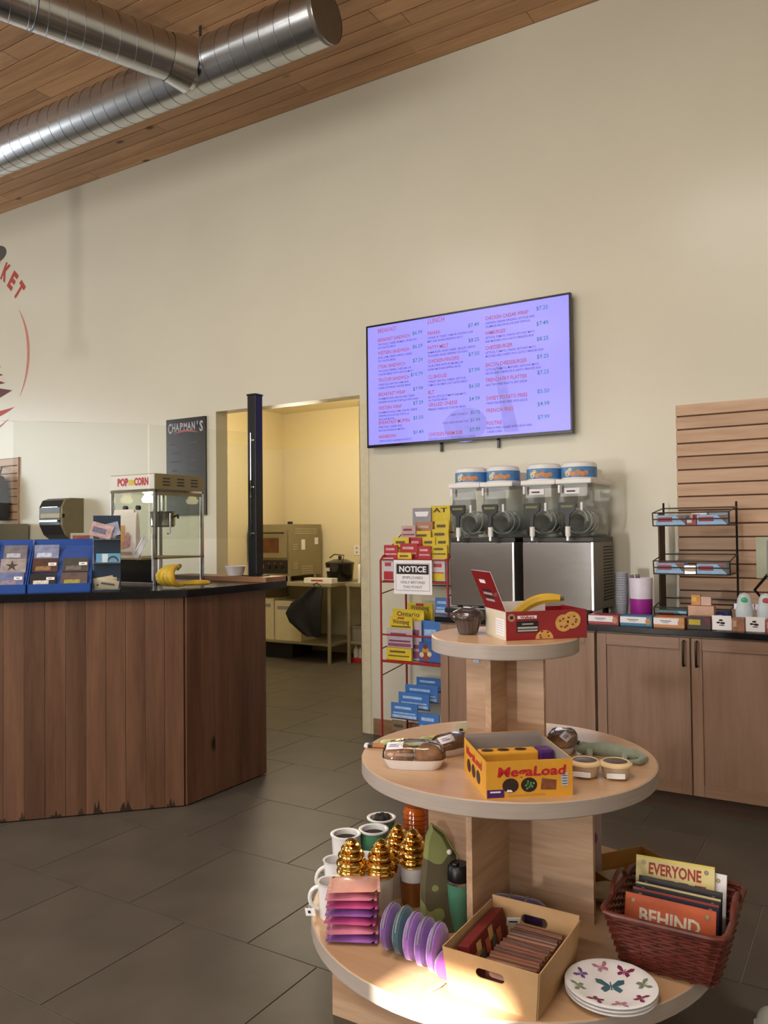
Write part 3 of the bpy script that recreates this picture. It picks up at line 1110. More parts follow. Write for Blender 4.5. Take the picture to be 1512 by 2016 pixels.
def pouch(loc, lab, rz, mat, r=0.064, th=0.040, tail=None, zip_=True):
    t = thing('round_pouch', lab, 'pouch', loc, rz, 'purple round pouches standing in a row')
    T = Matrix.Translation((0, 0, r * 0.94)) @ Matrix.Rotation(PI / 2, 4, 'X')
    pr = [(0.001, -th / 2), (r * 0.5, -th / 2 + 0.001), (r * 0.8, -th / 2 + 0.006), (r * 0.97, -th * 0.18), (r * 0.97, th * 0.18), (r * 0.85, th / 2 - 0.006), (r * 0.55, th / 2 - 0.001), (0.001, th / 2)]
    g = G()
    g.lathe(pr, 28, T, sy=0.96)
    g.build('pouch_body', mat, t, smooth=True)
    g = G()
    g.tube([(r * 0.985 * math.cos(a), 0, r * 0.94 + r * 0.945 * math.sin(a)) for a in [PI * (0.1 + 0.8 * i / 16) for i in range(17)]], 0.0028, 6)
    g.build('zip', M('zip_dark', '3a2a52', 0.5), t, smooth=True)
    if tail:
        g = G()
        g.tube([(0.0, -th / 2 - 0.002, r * 0.3), (-0.004, -th / 2 - 0.02, 0.012), (-0.02, -th / 2 - 0.045, 0.004), (-0.035, -th / 2 - 0.06, 0.003)], [0.004, 0.006, 0.006, 0.003], 6)
        g.build('strap', tail, t, smooth=True)
    return t


po = [(-1.180, 1.945, 'deep purple round pouch at the left end of the row', m_pur, M('zip_dark')),
      (-1.139, 1.942, 'dark teal round pouch between purple pouches', m_teal, None),
      (-1.098, 1.928, 'violet round pouch just right of the teal pouch', m_pur2, None),
      (-1.057, 1.918, 'purple round pouch, fourth in the row', m_pur, None),
      (-1.016, 1.908, 'violet round pouch next to the last in the row', m_pur2, None)]
for x, y, lab, mt, tl in po:
    pouch((x, y, Z1), lab, math.radians(98), mt, tail=tl)
pk = pouch((-0.975, 1.885, Z1), 'bright pink-violet small pouch with silver clip touching the cardboard box', math.radians(62), m_pkp, r=0.04, th=0.022)
g = G()
g.tube([(0.0, 0.0, 0.078), (0.004, -0.004, 0.088), (0.0, -0.008, 0.094), (-0.005, -0.004, 0.088)], 0.002, 6, closed=True)
g.build('metal_clip', M('clip_chrome'), pk, smooth=True)
g = G()
g.tube([(-0.97, 1.853, Z1 + 0.003), (-0.972, 1.835, Z1 + 0.004), (-0.982, 1.81, Z1 + 0.0035), (-0.992, 1.79, Z1 + 0.003)], 0.0028, 6)
tag(g.build('ribbon', m_paper, smooth=True), 'thin white ribbon lying on the shelf in front of the pink pouch', 'ribbon')

# camouflage pouch standing upright like a folded sail
m_camo = None


def CAMO(name, c1, c2, c3):
    m, nt, b = _new(name)
    N, L = nt.nodes, nt.links
    tc = N.new('ShaderNodeTexCoord')
    nz = N.new('ShaderNodeTexNoise')
    nz.inputs['Scale'].default_value = 6.0
    nz.inputs['Detail'].default_value = 1.5
    L.new(tc.outputs['Object'], nz.inputs['Vector'])
    rp = N.new('ShaderNodeValToRGB')
    rp.color_ramp.interpolation = 'CONSTANT'
    rp.color_ramp.elements[0].color = lin(c1)
    rp.color_ramp.elements[1].position = 0.47
    rp.color_ramp.elements[1].color = lin(c2)
    e = rp.color_ramp.elements.new(0.60)
    e.color = lin(c3)
    L.new(nz.outputs['Fac'], rp.inputs['Fac'])
    L.new(rp.outputs['Color'], b.inputs['Base Color'])
    b.inputs['Roughness'].default_value = 0.8
    return m


m_camo = CAMO('camouflage_cloth', '7f8650', '544c36', '5b5638')
cb = thing('camouflage_bag', 'tall green and brown camouflage cloth bag leaning beside the column', 'bag', (-1.112, 2.10, Z1), math.radians(35))
prof = [(-0.055, 0.0), (0.05, 0.0), (0.062, 0.09), (0.058, 0.20), (0.02, 0.262), (-0.012, 0.285), (-0.03, 0.25), (-0.05, 0.13)]
rings = []
for y, k in ((-0.022, 0.75), (-0.010, 1.0), (0.010, 1.0), (0.022, 0.75)):
    rings.append([(px * k, y + 0.06 * (pz / 0.285), pz * (0.97 if k < 1 else 1)) for px, pz in prof])
G().loft(rings).build('cloth_body', m_camo, cb, smooth=True)
g = G()
g.tube([(0.062, 0.01, 0.09), (0.06, 0.035, 0.2), (0.02, 0.05, 0.262), (-0.012, 0.055, 0.285)], 0.004, 6)
g.build('seam_piping', M('olive_piping', '8f9a5c', 0.7), cb, smooth=True)
g = G()
g.sphere((0.036, 0.022, 0.215), 0.008, 8, 6)
g.build('white_toggle', m_paper, cb, smooth=True)

# green tumbler with black lid
tb = thing('tumbler', 'green tumbler with black lid standing by the display column', 'tumbler', (-1.062, 2.135, Z1))
G().lathe([(0.001, 0), (0.026, 0), (0.029, 0.004), (0.034, 0.105), (0.035, 0.135)], 28).build('cup', M('green_metal', '57937a', 0.3, metal=0.3), tb, smooth=True)
G().lathe([(0.035, 0.135), (0.0365, 0.137), (0.0365, 0.142), (0.034, 0.144)], 28).build('steel_rim', M('clip_chrome'), tb, smooth=True)
G().lathe([(0.034, 0.143), (0.035, 0.150), (0.033, 0.182), (0.026, 0.190), (0.001, 0.190)], 28).build('lid', m_blk, tb, smooth=True)
G().box(-0.008, 0.008, -0.032, -0.012, 0.19, 0.2, b=0.003).build('sip_tab', m_blk, tb)

# amber ribbed jar
oj = thing('amber_jar', 'orange ribbed glass jar behind the gold lids', 'jar', (-1.458, 2.585, Z1))
pr = [(0.001, 0)]
for i in range(9):
    pr += [(0.044, 0.004 + i * 0.016), (0.050, 0.010 + i * 0.016)]
pr += [(0.042, 0.152), (0.036, 0.16)]
G().lathe(pr, 28).build('jar', M('amber_glass', 'b5561c', 0.12, var=0.3, scale=20, coat=0.8), oj, smooth=True)
G().lathe([(0.001, 0.18), (0.036, 0.18), (0.040, 0.176), (0.040, 0.16)], 28).build('lid', M('amber_lid', '8a3d14', 0.35), oj, smooth=True)

# deep purple plush bag behind the cardboard box
pb = thing('plush_roll', 'dark purple velvet roll lying between the column and the cardboard box', 'plush', (-0.925, 2.235, Z1), math.radians(8))
pr = [(0.001, -0.085), (0.03, -0.082), (0.043, -0.06), (0.046, 0.0), (0.043, 0.06), (0.03, 0.082), (0.001, 0.085)]
T = Matrix.Translation((0, 0, 0.043)) @ Matrix.Rotation(PI / 2, 4, 'Y')
G().lathe(pr, 20, T, sx=0.94).build('roll', M('dark_purple_velvet', '452a66', 0.8, var=0.3, scale=25, sheen=0.6), pb, smooth=True)
for x in (-0.02, 0.03):
    G().lathe([(0.0465, x - 0.004), (0.048, x), (0.0465, x + 0.004)], 20, T, sx=0.94).build('band', M('zip_dark'), pb, smooth=True)
G().sphere((0.105, -0.01, 0.014), 0.014, 10, 6).build('tassel', M('zip_dark'), pb, smooth=True)

# ------------------------------------------------------------------ cardboard box with hand holes
bxo = thing('cardboard_box', 'open kraft cardboard box with oval hand holes', 'box', (-0.826, 1.972, Z1), 0.0)
hw, hd, ht, tp = 0.1265, 0.152, 0.118, 0.012


def wall_panel(w0, w1, h, hole, T, th=0.003):
    """tapered card wall with an optional rounded slot"""
    g = G()
    out = [(-w0, 0), (w0, 0), (w1, h), (-w1, h)]
    if not hole:
        g.prism(out, 0, th, T)
        return g
    hw_, hh_, hz = 0.038, 0.0125, h * 0.66
    n = 8
    ring = []
    for i in range(n + 1):
        a = -PI / 2 + PI * i / n
        ring.append((hw_ - hh_ + hh_ * math.cos(a), hz + hh_ * math.sin(a)))
    for i in range(n + 1):
        a = PI / 2 + PI * i / n
        ring.append((-hw_ + hh_ + hh_ * math.cos(a), hz + hh_ * math.sin(a)))
    m = len(ring)
    outer = []
    for (x, y) in ring:
        dx, dy = x, y - hz
        k = 1e9
        wmid = w0 + (w1 - w0) * 0.66
        if dx:
            k = min(k, wmid / abs(dx))
        if dy > 1e-9:
            k = min(k, (h - hz) / dy)
        elif dy < -1e-9:
            k = min(k, hz / -dy)
        ex, ey = dx * k, hz + dy * k
        wl = w0 + (w1 - w0) * (ey / h)
        if abs(abs(dx * k) - wmid) < 1e-6:
            ex = math.copysign(wl, dx)
        outer.append((ex, ey))
    # corners
    for cx_, cy_ in ((w0, 0), (w1, h), (-w1, h), (-w0, 0)):
        j = min(range(m), key=lambda q: (outer[q][0] - cx_) ** 2 + (outer[q][1] - cy_) ** 2)
        outer[j] = (cx_, cy_)
    v, f = [], []
    for zz in (0, th):
        v += [(p[0], p[1], zz) for p in ring] + [(p[0], p[1], zz) for p in outer]
    for i in range(m):
        j = (i + 1) % m
        f.append((i, m + i, m + j, j))
        f.append((2 * m + i, 2 * m + j, 3 * m + j, 3 * m + i))
        f.append((i, j, 2 * m + j, 2 * m + i))
        f.append((m + i, 3 * m + i, 3 * m + j, m + j))
    return g.add(v, f, T)


for (nm, hole, o, ux, uz, w0, w1, h) in (
        ('front_wall', True, (0, -hd + tp, 0), (1, 0, 0), (0, -tp, ht), hw - tp, hw, ht),
        ('back_wall', True, (0, hd - tp, 0), (-1, 0, 0), (0, tp, ht + 0.012), hw - tp, hw, ht + 0.012),
        ('side_wall', False, (hw - tp, 0, 0), (0, 1, 0), (tp, 0, ht), hd - tp, hd, ht),
        ('side_wall', False, (-hw + tp, 0, 0), (0, -1, 0), (-tp, 0, ht), hd - tp, hd, ht)):
    T = rframe(o, ux, uz)
    wall_panel(w0, w1, h, hole, T).build(nm, m_card, bxo)
G().box(-hw + tp, hw - tp, -hd + tp, hd - tp, 0.0, 0.003).build('bottom', m_card, bxo)

# goods inside it
gb_ = thing('gift_box', 'dark red patterned box standing at the left side of the cardboard box', 'box', (-0.905, 1.985, Z1 + 0.0035), math.radians(3), rot=(0, math.radians(-10), math.radians(2)))
G().box(-0.016, 0.016, -0.12, 0.12, 0.0, 0.105, b=0.002).build('carton', M('dark_red_card', '6e1f20', 0.5, var=0.15), gb_)
T = rframe((0.0165, -0.12, 0.0), (0, 1, 0), (0, 0, 1))
for nm, c, rs in (('printed_patch', 'b9633c', [(0.02, 0.06), (0.095, 0.065), (0.17, 0.06)]), ('printed_patch', '6a665a', [(0.055, 0.055), (0.135, 0.055)]), ('printed_patch', 'cda566', [(0.12, 0.085), (0.04, 0.08)])):
    for (a, b) in rs:
        g = G()
        flat_rect(g, T, a, b - 0.02, 0.03, 0.034)
        g.build(nm, M('patch_' + c, c, 0.6, var=0.15), gb_)
for i in range(11):
    y = 1.872 + i * 0.0185
    lab_i = 'brown striped packet in the cardboard box, %s of its row' % (['frontmost', 'second from the front', 'third from the front', 'fourth from the front', 'fifth from the front', 'in the very middle', 'fifth from the back', 'fourth from the back', 'third from the back', 'second from the back', 'rearmost'][i])
    p = thing('striped_packet', lab_i, 'packet', (-0.797, y, Z1 + 0.0035), math.radians(random.uniform(-3, 3)), 'striped packets inside the cardboard box', rot=(math.radians(-16), 0, math.radians(random.uniform(-3, 3))))
    G().box(-0.066, 0.066, -0.0065, 0.0065, 0.0, 0.084 + random.uniform(-0.004, 0.006), b=0.002).build('wrapper', M('rust_wrapper_%d' % (i % 3), ['6b4232', '7d4a36', '5a3a30'][i % 3], 0.5, var=0.35, scale=60, stretch=(0.3, 1, 1)), p)
    G().box(-0.0661, 0.0661, -0.0068, 0.0068, 0.078, 0.081).build('pale_stripe', M('pale_stripe', '9c7560', 0.5), p)
pt = thing('price_card', 'small white price card tucked at the back of the cardboard box', 'card', (-0.868, 2.072, Z1 + 0.095), 0.3, rot=(0.7, 0, 0.5))
G().box(-0.018, 0.018, -0.0008, 0.0, -0.022, 0.022).build('card', m_paper, pt)
G().box(-0.012, 0.012, -0.0012, -0.0009, -0.004, 0.004).build('card_print', m_ink, pt)

# ------------------------------------------------------------------ stacked butterfly plates
PX, PY_ = -0.588, 2.022
m_but = {k: M('print_' + k, v, 0.4, var=0.25, scale=60) for k, v in dict(teal='3c6170', plum='7d2a52', rose='b87a92', violet='6a4d86', sage='7d8a70', dark='4a2340').items()}


def wing(c, a, s):
    ca, sa = math.cos(a), math.sin(a)
    pts = []
    for sx in (1,):
        pass
    shp = [[(0.05, 0.05), (0.55, 0.75), (1.0, 0.85), (0.95, 0.35), (0.45, 0.02)], [(0.05, 0.0), (0.5, -0.05), (0.75, -0.4), (0.5, -0.8), (0.15, -0.45)]]
    res = []
    for sg in (1, -1):
        for sh_ in shp:
            q = [(sg * x * s, y * s) for x, y in sh_]
            if sg < 0:
                q = q[::-1]
            res.append([(c[0] + x * ca - y * sa, c[1] + x * sa + y * ca) for x, y in q])
    res.append([(c[0] + x * ca - y * sa, c[1] + x * sa + y * ca) for x, y in [(-0.05 * s, -0.5 * s), (0.05 * s, -0.5 * s), (0.05 * s, 0.5 * s), (-0.05 * s, 0.5 * s)]])
    return res


for i in range(3):
    z = Z1 + 0.0005 + i * 0.0085
    t = thing('butterfly_plate', ['white plate at the bottom of the plate stack', 'white plate in the middle of the plate stack', 'white plate with a teal butterfly print on top of the plate stack'][i], 'plate', (PX, PY_, z), 0.3, 'white butterfly plates stacked at the front')
    G().lathe([(0.001, 0.0), (0.06, 0.0), (0.064, 0.0022), (0.090, 0.0075), (0.1115, 0.0128), (0.113, 0.0155), (0.110, 0.0165), (0.088, 0.0112), (0.064, 0.0062), (0.001, 0.0055)], 48).build('dish', m_white, t, smooth=True)
    if i == 2:
        T = Matrix.Identity(4)
        for k, (col_, c, a, s) in enumerate([('teal', (0.0, 0.0), 0.1, 0.036), ('plum', (0.035, 0.068), -0.3, 0.022), ('rose', (-0.022, 0.077), 0.5, 0.02), ('violet', (-0.072, 0.035), 1.2, 0.019), ('sage', (0.078, 0.018), -1.3, 0.021), ('plum', (0.068, -0.045), -2.0, 0.02), ('rose', (0.02, -0.08), 3.0, 0.02), ('plum', (-0.035, -0.072), 2.6, 0.02), ('sage', (-0.077, -0.022), 1.9, 0.02)]):
            g = G()
            for poly_ in wing(c, a, s):
                vs = []
                for (x, y) in poly_:
                    r = math.hypot(x, y)
                    zz = 0.0060 if r < 0.064 else 0.0062 + (r - 0.064) / 0.024 * 0.005 if r < 0.088 else 0.0112 + (r - 0.088) / 0.022 * 0.0053
                    vs.append((x, y, zz + 0.0008))
                g.add(vs, [tuple(range(len(vs)))])
            g.build('butterfly_print', m_but[col_], t)

# ------------------------------------------------------------------ wicker basket with wooden signs
m_wick = M('red_brown_wicker', '5f2a20', 0.35, var=0.35, scale=30, spec=0.5)
bk = thing('wicker_basket', 'dark red-brown wicker basket holding wooden signs', 'basket', (-0.492, 2.315, Z1 + 0.001))


def rrect(w, d, r, n=6, wob=0.0, ph=0, cnt=48):
    pts = []
    for (cx_, cy_, a0) in ((w - r, d - r, 0), (-w + r, d - r, PI / 2), (-w + r, -d + r, PI), (w - r, -d + r, 1.5 * PI)):
        for i in range(n + 1):
            a = a0 + PI / 2 * i / n
            pts.append((cx_ + r * math.cos(a), cy_ + r * math.sin(a)))
    # resample evenly
    ln = [0]
    P = pts + [pts[0]]
    for a, b in zip(P[:-1], P[1:]):
        ln.append(ln[-1] + math.hypot(b[0] - a[0], b[1] - a[1]))
    out = []
    for k in range(cnt):
        s = ln[-1] * k / cnt
        j = max(i for i in range(len(ln)) if ln[i] <= s + 1e-9)
        j = min(j, len(P) - 2)
        u = (s - ln[j]) / max(1e-9, ln[j + 1] - ln[j])
        x, y = P[j][0] + (P[j + 1][0] - P[j][0]) * u, P[j][1] + (P[j + 1][1] - P[j][1]) * u
        l = math.hypot(x, y)
        w_ = 1 + wob * math.cos(PI * k + ph) / l
        out.append((x * w_, y * w_))
    return out


nr = 15
BH = 0.132
for i in range(nr):
    u = i / (nr - 1)
    w, d = 0.122 + 0.03 * u, 0.135 + 0.042 * u
    pts = [(x, y, 0.006 + BH * u) for x, y in rrect(w, d, 0.03, wob=0.0035, ph=PI * (i % 2))]
    G().tube(pts, 0.0052, 6, closed=True).build('strand', m_wick, bk, smooth=True)
cs0, cs1 = rrect(0.122, 0.135, 0.03, cnt=24), rrect(0.152, 0.177, 0.03, cnt=24)
for a, b in zip(cs0, cs1):
    G().cyl((a[0], a[1], 0.0), (b[0], b[1], BH + 0.008), 0.0035, n=6).build('stake', m_wick, bk, smooth=True)
G().tube([(x, y, BH + 0.014) for x, y in rrect(0.155, 0.18, 0.03)], 0.008, 8, closed=True).build('rim', m_wick, bk, smooth=True)
G().box(-0.118, 0.118, -0.131, 0.131, 0.001, 0.005).build('base', m_wick, bk)
for sx in (-1, 1):
    G().tube([(sx * 0.155, 0.07 * math.cos(a), BH + 0.014 + 0.04 * math.sin(a)) for a in [PI * i / 12 for i in range(13)]], 0.007, 8).build('handle', m_wick, bk, smooth=True)


def sign(lab, y, top, w, mat, tilt, x=-0.495, rz_=-1, words=(), edge=None, screws='8a7f60'):
    h = top
    t = thing('wooden_sign', lab, 'sign', (x, y, Z1 + 0.0075), 0, 'wooden signs inside the wicker basket', rot=(math.radians(-tilt), 0, math.radians(rz_)))
    b = G().box(-w / 2, w / 2, 0.0, 0.009, 0.0, h, b=0.001).build('board', mat, t)
    if edge:
        g = G()
        g.box(-w / 2 + 0.001, w / 2 - 0.001, -0.0005, 0.0, h - 0.006, h - 0.0005)
        g.build('edge_stripe', edge, t)
    for sx in (-1, 1):
        G().lathe([(0.001, 0), (0.0055, 0.0), (0.006, 0.001)], 12, rframe((sx * (w / 2 - 0.022), -0.0008, h - 0.018), (1, 0, 0), (0, 0, 1))).build('screw', M('screw_' + screws, screws, 0.4, metal=0.4), b)
    for (s, zz, hh, wid, mt) in words:
        g = G()
        lettering(g, rframe((0, 0, 0), (1, 0, 0), (0, 0, 1)), s, 0, h - zz, hh, bold=0.03, width=wid, align='C')
        g.build('lettering', mt, b)
    return t


m_cream = M('cream_board', 'd9c98f', 0.6, var=0.12, scale=7)
m_redl = M('worn_red_letter', '9c3a33', 0.7, var=0.3, scale=60)
m_orab = M('orange_board', 'b2512a', 0.6, var=0.25, scale=9)
m_offw = M('worn_white_letter', 'cdbfae', 0.7, var=0.2, scale=60)
sign('cream wooden sign reading EVERYONE in red at the back of the basket', 2.375, 0.205, 0.215, m_cream, 16, x=-0.512, rz_=4, words=[('EVERYONE', 0.046, 0.030, 0.145, m_redl)], edge=M('yellow_edge', 'd8c85a', 0.6))
_es = [o for o in bpy.data.objects if o.name.startswith('wooden_sign')][0]
g = G()
for k, (x_, w_) in enumerate(((-0.06, 0.022), (-0.03, 0.03), (0.01, 0.028), (0.055, 0.03))):
    flat_rect(g, rframe((0, 0, 0), (1, 0, 0), (0, 0, 1)), x_, 0.205 - 0.072, w_, 0.016)
tag(g.build('worn_print', m_redl, _es), kind='stuff')
sign('white-edged wooden sign standing behind the cream sign', 2.398, 0.185, 0.215, m_paper, 16, x=-0.487)
sign('black wooden sign directly in front of the cream sign', 2.340, 0.160, 0.226, M('black_board', '1d1a1c', 0.5, var=0.2), 16)
sign('black and cream striped sign in the middle of the basket', 2.312, 0.154, 0.230, M('dark_board', '2a2522', 0.5, var=0.2), 16, edge=M('cream_edge', 'c9b58a', 0.6), screws='b5a079')
sign('navy wooden sign just behind the orange sign', 2.282, 0.150, 0.230, M('navy_board', '23243c', 0.5, var=0.2), 16, edge=M('red_edge', '9a3a2c', 0.6), screws='b5a079')
sign('orange wooden sign reading BEHIND in white at the front of the basket', 2.215, 0.160, 0.236, m_orab, 16, words=[('BEHIND', 0.066, 0.034, 0.160, m_offw)])

# brown tray box behind the basket
tr = thing('tray_box', 'shallow brown card tray behind the wicker basket', 'box', (-0.70, 2.695, Z1), math.radians(-36))
m_kr2 = M('golden_kraft', '9a6c2e', 0.7, var=0.1)
G().box(-0.13, 0.13, -0.14, -0.137, 0, 0.055).build('side_wall', m_kr2, tr)
G().box(-0.13, 0.13, 0.137, 0.14, 0, 0.055).build('side_wall', m_kr2, tr)
G().box(-0.13, -0.127, -0.1365, 0.1365, 0, 0.055).build('side_wall', m_kr2, tr)
G().box(0.127, 0.13, -0.1365, 0.1365, 0, 0.055).build('side_wall', m_kr2, tr)
G().box(-0.1265, 0.1265, -0.1365, 0.1365, 0, 0.003).build('bottom', m_kr2, tr)
pillow_pack('cream_packet', 'cream packet lying in the brown card tray', (-0.735, 2.66, Z1 + 0.004), 0.5, 0.15, 0.11, 0.035, M('cream_wrap', 'b6a581', 0.5, var=0.1), 'packet', None)
pillow_pack('cream_packet', 'pale cream bundle on the shelf in front of the brown tray, beside the column', (-0.745, 2.53, Z1 + 0.0005), 0.3, 0.13, 0.10, 0.05, M('cream_wrap'), 'packet', None)
# tall pale pink card pack behind the column
pp = thing('pink_card_pack', 'tall pale pink patterned card pack behind the display column', 'pack', (-0.868, 2.70, Z1), math.radians(28))
G().box(-0.055, 0.055, -0.012, 0.012, 0, 0.40, b=0.002).build('card', M('pale_pink_card', 'c3abb0', 0.5, var=0.08), pp)
for (x, z_) in ((0.02, 0.33), (-0.02, 0.2), (0.03, 0.12)):
    g = G()
    flat_disc(g, FRONT(0, -0.0122, 0), x, z_, 0.012, 0.02)
    g.build('printed_flower', M('plum_print', '8f5f80', 0.6), pp)

# ------------------------------------------------------------------ goods on the middle shelf
m_yel = M('orange_yellow_card', 'd79a32', 0.45, var=0.06)
m_gin = M('grey_card_inside', '8f8682', 0.75, var=0.05)
mg = thing('snack_cake_box', 'open yellow snack cake carton with red lettering on the middle shelf', 'box', (-0.88, 1.933, Z2), math.radians(38.6))
w, d, h = 0.234, 0.255, 0.098
fr_ = G().box(0, w, 0, 0.0015, 0, h).build('front_wall', m_yel, mg)
G().box(0, 0.0015, 0.0016, d, 0, h).build('side_wall', m_yel, mg)
G().box(w - 0.0015, w, 0.0016, d, 0, h).build('side_wall', m_yel, mg)
G().box(0.0016, w - 0.0016, d - 0.0015, d, 0, h + 0.012).build('back_wall', m_yel, mg)
for nm, bb in (('inner_lining', (0.0017, w - 0.0017, 0.0016, 0.0026, 0.002, h - 0.001)), ('inner_lining', (0.0016, 0.0026, 0.003, d - 0.003, 0.002, h - 0.001)), ('inner_lining', (w - 0.0026, w - 0.0016, 0.003, d - 0.003, 0.002, h - 0.001)), ('inner_lining', (0.003, w - 0.003, d - 0.0026, d - 0.0016, 0.002, h + 0.011)), ('bottom', (0.002, w - 0.002, 0.003, d - 0.003, 0.0, 0.002))):
    G().box(*bb).build(nm, m_gin, mg)
F = FRONT(0, 0.0, 0)
g = G()
lettering(g, F, 'MegaLoad', 0.028, 0.058, 0.024, bold=0.03, width=0.185, skew=0.15)
g.build('lettering', M('carton_red', 'b8202c', 0.4), fr_)
for x, c, nm in ((0.065, '33201c', 'printed_cake'), (0.115, '2b1d1c', 'printed_cake'), (0.168, '7d4a2e', 'printed_cake')):
    g = G()
    if c == '7d4a2e':
        flat_poly(g, F, [(x - 0.022, 0.02), (x + 0.02, 0.018), (x + 0.022, 0.044), (x - 0.018, 0.05)])
    else:
        flat_disc(g, F, x, 0.034, 0.022, 0.019)
    ck = g.build(nm, M('cake_' + c, c, 0.5, var=0.25, scale=80), fr_)
    g = G()
    if c == '2b1d1c':
        for k in range(9):
            flat_disc(g, F, x + 0.014 * math.cos(k * 2.4) * (0.3 + 0.08 * k), 0.034 + 0.012 * math.sin(k * 2.4) * (0.3 + 0.08 * k), 0.003, lift=0.0012, n=8)
        tag(g.build('candy_dots', M('candy_dots', '5a8f52', 0.5, var=0.5, scale=90), ck), kind='stuff')
    elif c == '33201c':
        flat_poly(g, F, [(x - 0.012, 0.018), (x + 0.006, 0.017), (x + 0.002, 0.023), (x - 0.008, 0.024)], lift=0.0012)
        g.build('cream_bite', m_paper, ck)
g = G()
flat_rect(g, F, 0.002, 0.004, 0.046, 0.021)
pl_ = g.build('purple_panel', M('carton_purple', '4b2168', 0.4), fr_)
g = G()
flat_rect(g, F, 0.010, 0.017, 0.028, 0.004, lift=0.0013)
g.build('panel_print', m_paper, pl_)
g = G()
flat_rect(g, F, 0.203, 0.028, 0.018, 0.034)
fp = g.build('facts_panel', M('facts_blue', 'b8c0d0', 0.5), fr_)
g = G()
for k in range(4):
    flat_rect(g, F, 0.205, 0.032 + 0.007 * k, 0.014, 0.002, lift=0.0012)
tag(g.build('facts_print', m_ink, fp), kind='stuff')
g = G()
flat_rect(g, F, 0.06, 0.006, 0.10, 0.004)
g.build('small_print', M('tan_print', 'b08a4a', 0.5), fr_)
Fs = rframe((0, d, 0), (0, -1, 0), (0, 0, 1))
g = G()
lettering(g, Fs, 'MegaLoad', 0.03, 0.062, 0.022, bold=0.03, width=0.18)
g.build('side_lettering', M('carton_red'), mg)
for x in (0.06, 0.115, 0.17):
    g = G()
    flat_disc(g, Fs, x, 0.034, 0.022, 0.018)
    g.build('printed_cake', M('cake_33201c'), mg)
# packs inside the carton
cp = []
mgr = math.radians(38.6)
for i, (lx, ly) in enumerate(((0.117, 0.09), (0.117, 0.148), (0.117, 0.206))):
    wx = -0.88 + lx * math.cos(mgr) - ly * math.sin(mgr)
    wy = 1.933 + lx * math.sin(mgr) + ly * math.cos(mgr)
    t = thing('cake_pack', ['yellow cake pack nearest the front inside the yellow carton', 'yellow cake pack in the middle of the yellow carton', 'yellow cake pack at the back inside the yellow carton'][i], 'packet', (wx, wy, Z2 + 0.0025), mgr, 'cake packs inside the yellow carton')
    hp_ = (0.045, 0.084, 0.05)[i]
    G().box(-0.10, 0.065, -0.026, 0.026, 0, hp_, b=0.006).build('wrapper', m_yel, t)
    G().box(0.0655, 0.108, -0.0262, 0.0262, 0, hp_ + 0.001, b=0.007).build('purple_end', M('carton_purple'), t)
    for x in (-0.075, -0.03, 0.02):
        g = G()
        flat_disc(g, rframe((0, 0, hp_ + 0.0003), (1, 0, 0), (0, 1, 0)), x, 0.0, 0.017, 0.014)
        g.build('printed_cake', M('cake_33201c'), t)


def loaf_tray(loc, rz, lab, n=2, label=True, k=1.0):
    t = thing('loaf_tray', lab, 'bread tray', loc, rz, 'wrapped loaves on white trays')
    L_, W_ = 0.095 * k, 0.055 * k

    def ring(a, b, z):
        return [(a * math.copysign(abs(math.cos(q)) ** 0.6, math.cos(q)), b * math.copysign(abs(math.sin(q)) ** 0.6, math.sin(q)), z) for q in [2 * PI * i / 28 for i in range(28)]]
    G().loft([ring(L_ * 0.80, W_ * 0.78, 0.0), ring(L_ * 0.84, W_ * 0.82, 0.003), ring(L_ * 0.97, W_ * 0.97, 0.026 * k), ring(L_, W_, 0.03 * k), ring(L_ * 0.95, W_ * 0.93, 0.028 * k), ring(L_ * 0.82, W_ * 0.8, 0.008)]).build('foam_tray', m_white, t, smooth=True)
    m_br = M('brown_crust', '9a6c46', 0.5, var=0.3, scale=30, bump=0.4, bscale=70)
    for i in range(n):
        x = (i - (n - 1) / 2) * L_ * 0.95
        g = G()
        g.sphere((x, 0, 0.034 * k), 0.046 * k, 16, 10, sx=1.0, sy=0.95, sz=0.72)
        g.build('bun', m_br, t, smooth=True)
    rings = []
    for a, z in ((1.0, 0.031), (0.97, 0.05), (0.8, 0.066), (0.45, 0.074)):
        rings.append([(p[0], p[1], z * k + 0.002 * math.sin(9 * i)) for i, p in enumerate(ring(L_ * a, W_ * a, 0))])
    G().loft(rings).build('clear_wrap', m_clear, t, smooth=True)
    if label:
        T = rframe((-L_ * 0.62, -W_ * 0.45, 0.063 * k), (0.93, -0.2, 0.12), (0.12, 0.75, 0.5))
        g = G()
        g.box(-0.022, 0.030, -0.012, 0.016, 0.001, 0.0016, T)
        lb_ = g.build('price_label', m_paper, t)
        g = G()
        flat_rect(g, T, -0.012, -0.002, 0.028, 0.003, lift=0.0022)
        flat_rect(g, T, -0.012, 0.005, 0.02, 0.003, lift=0.0022)
        tag(g.build('label_print', M('violet_print', '8a80b8', 0.6), lb_), kind='stuff')
    return t


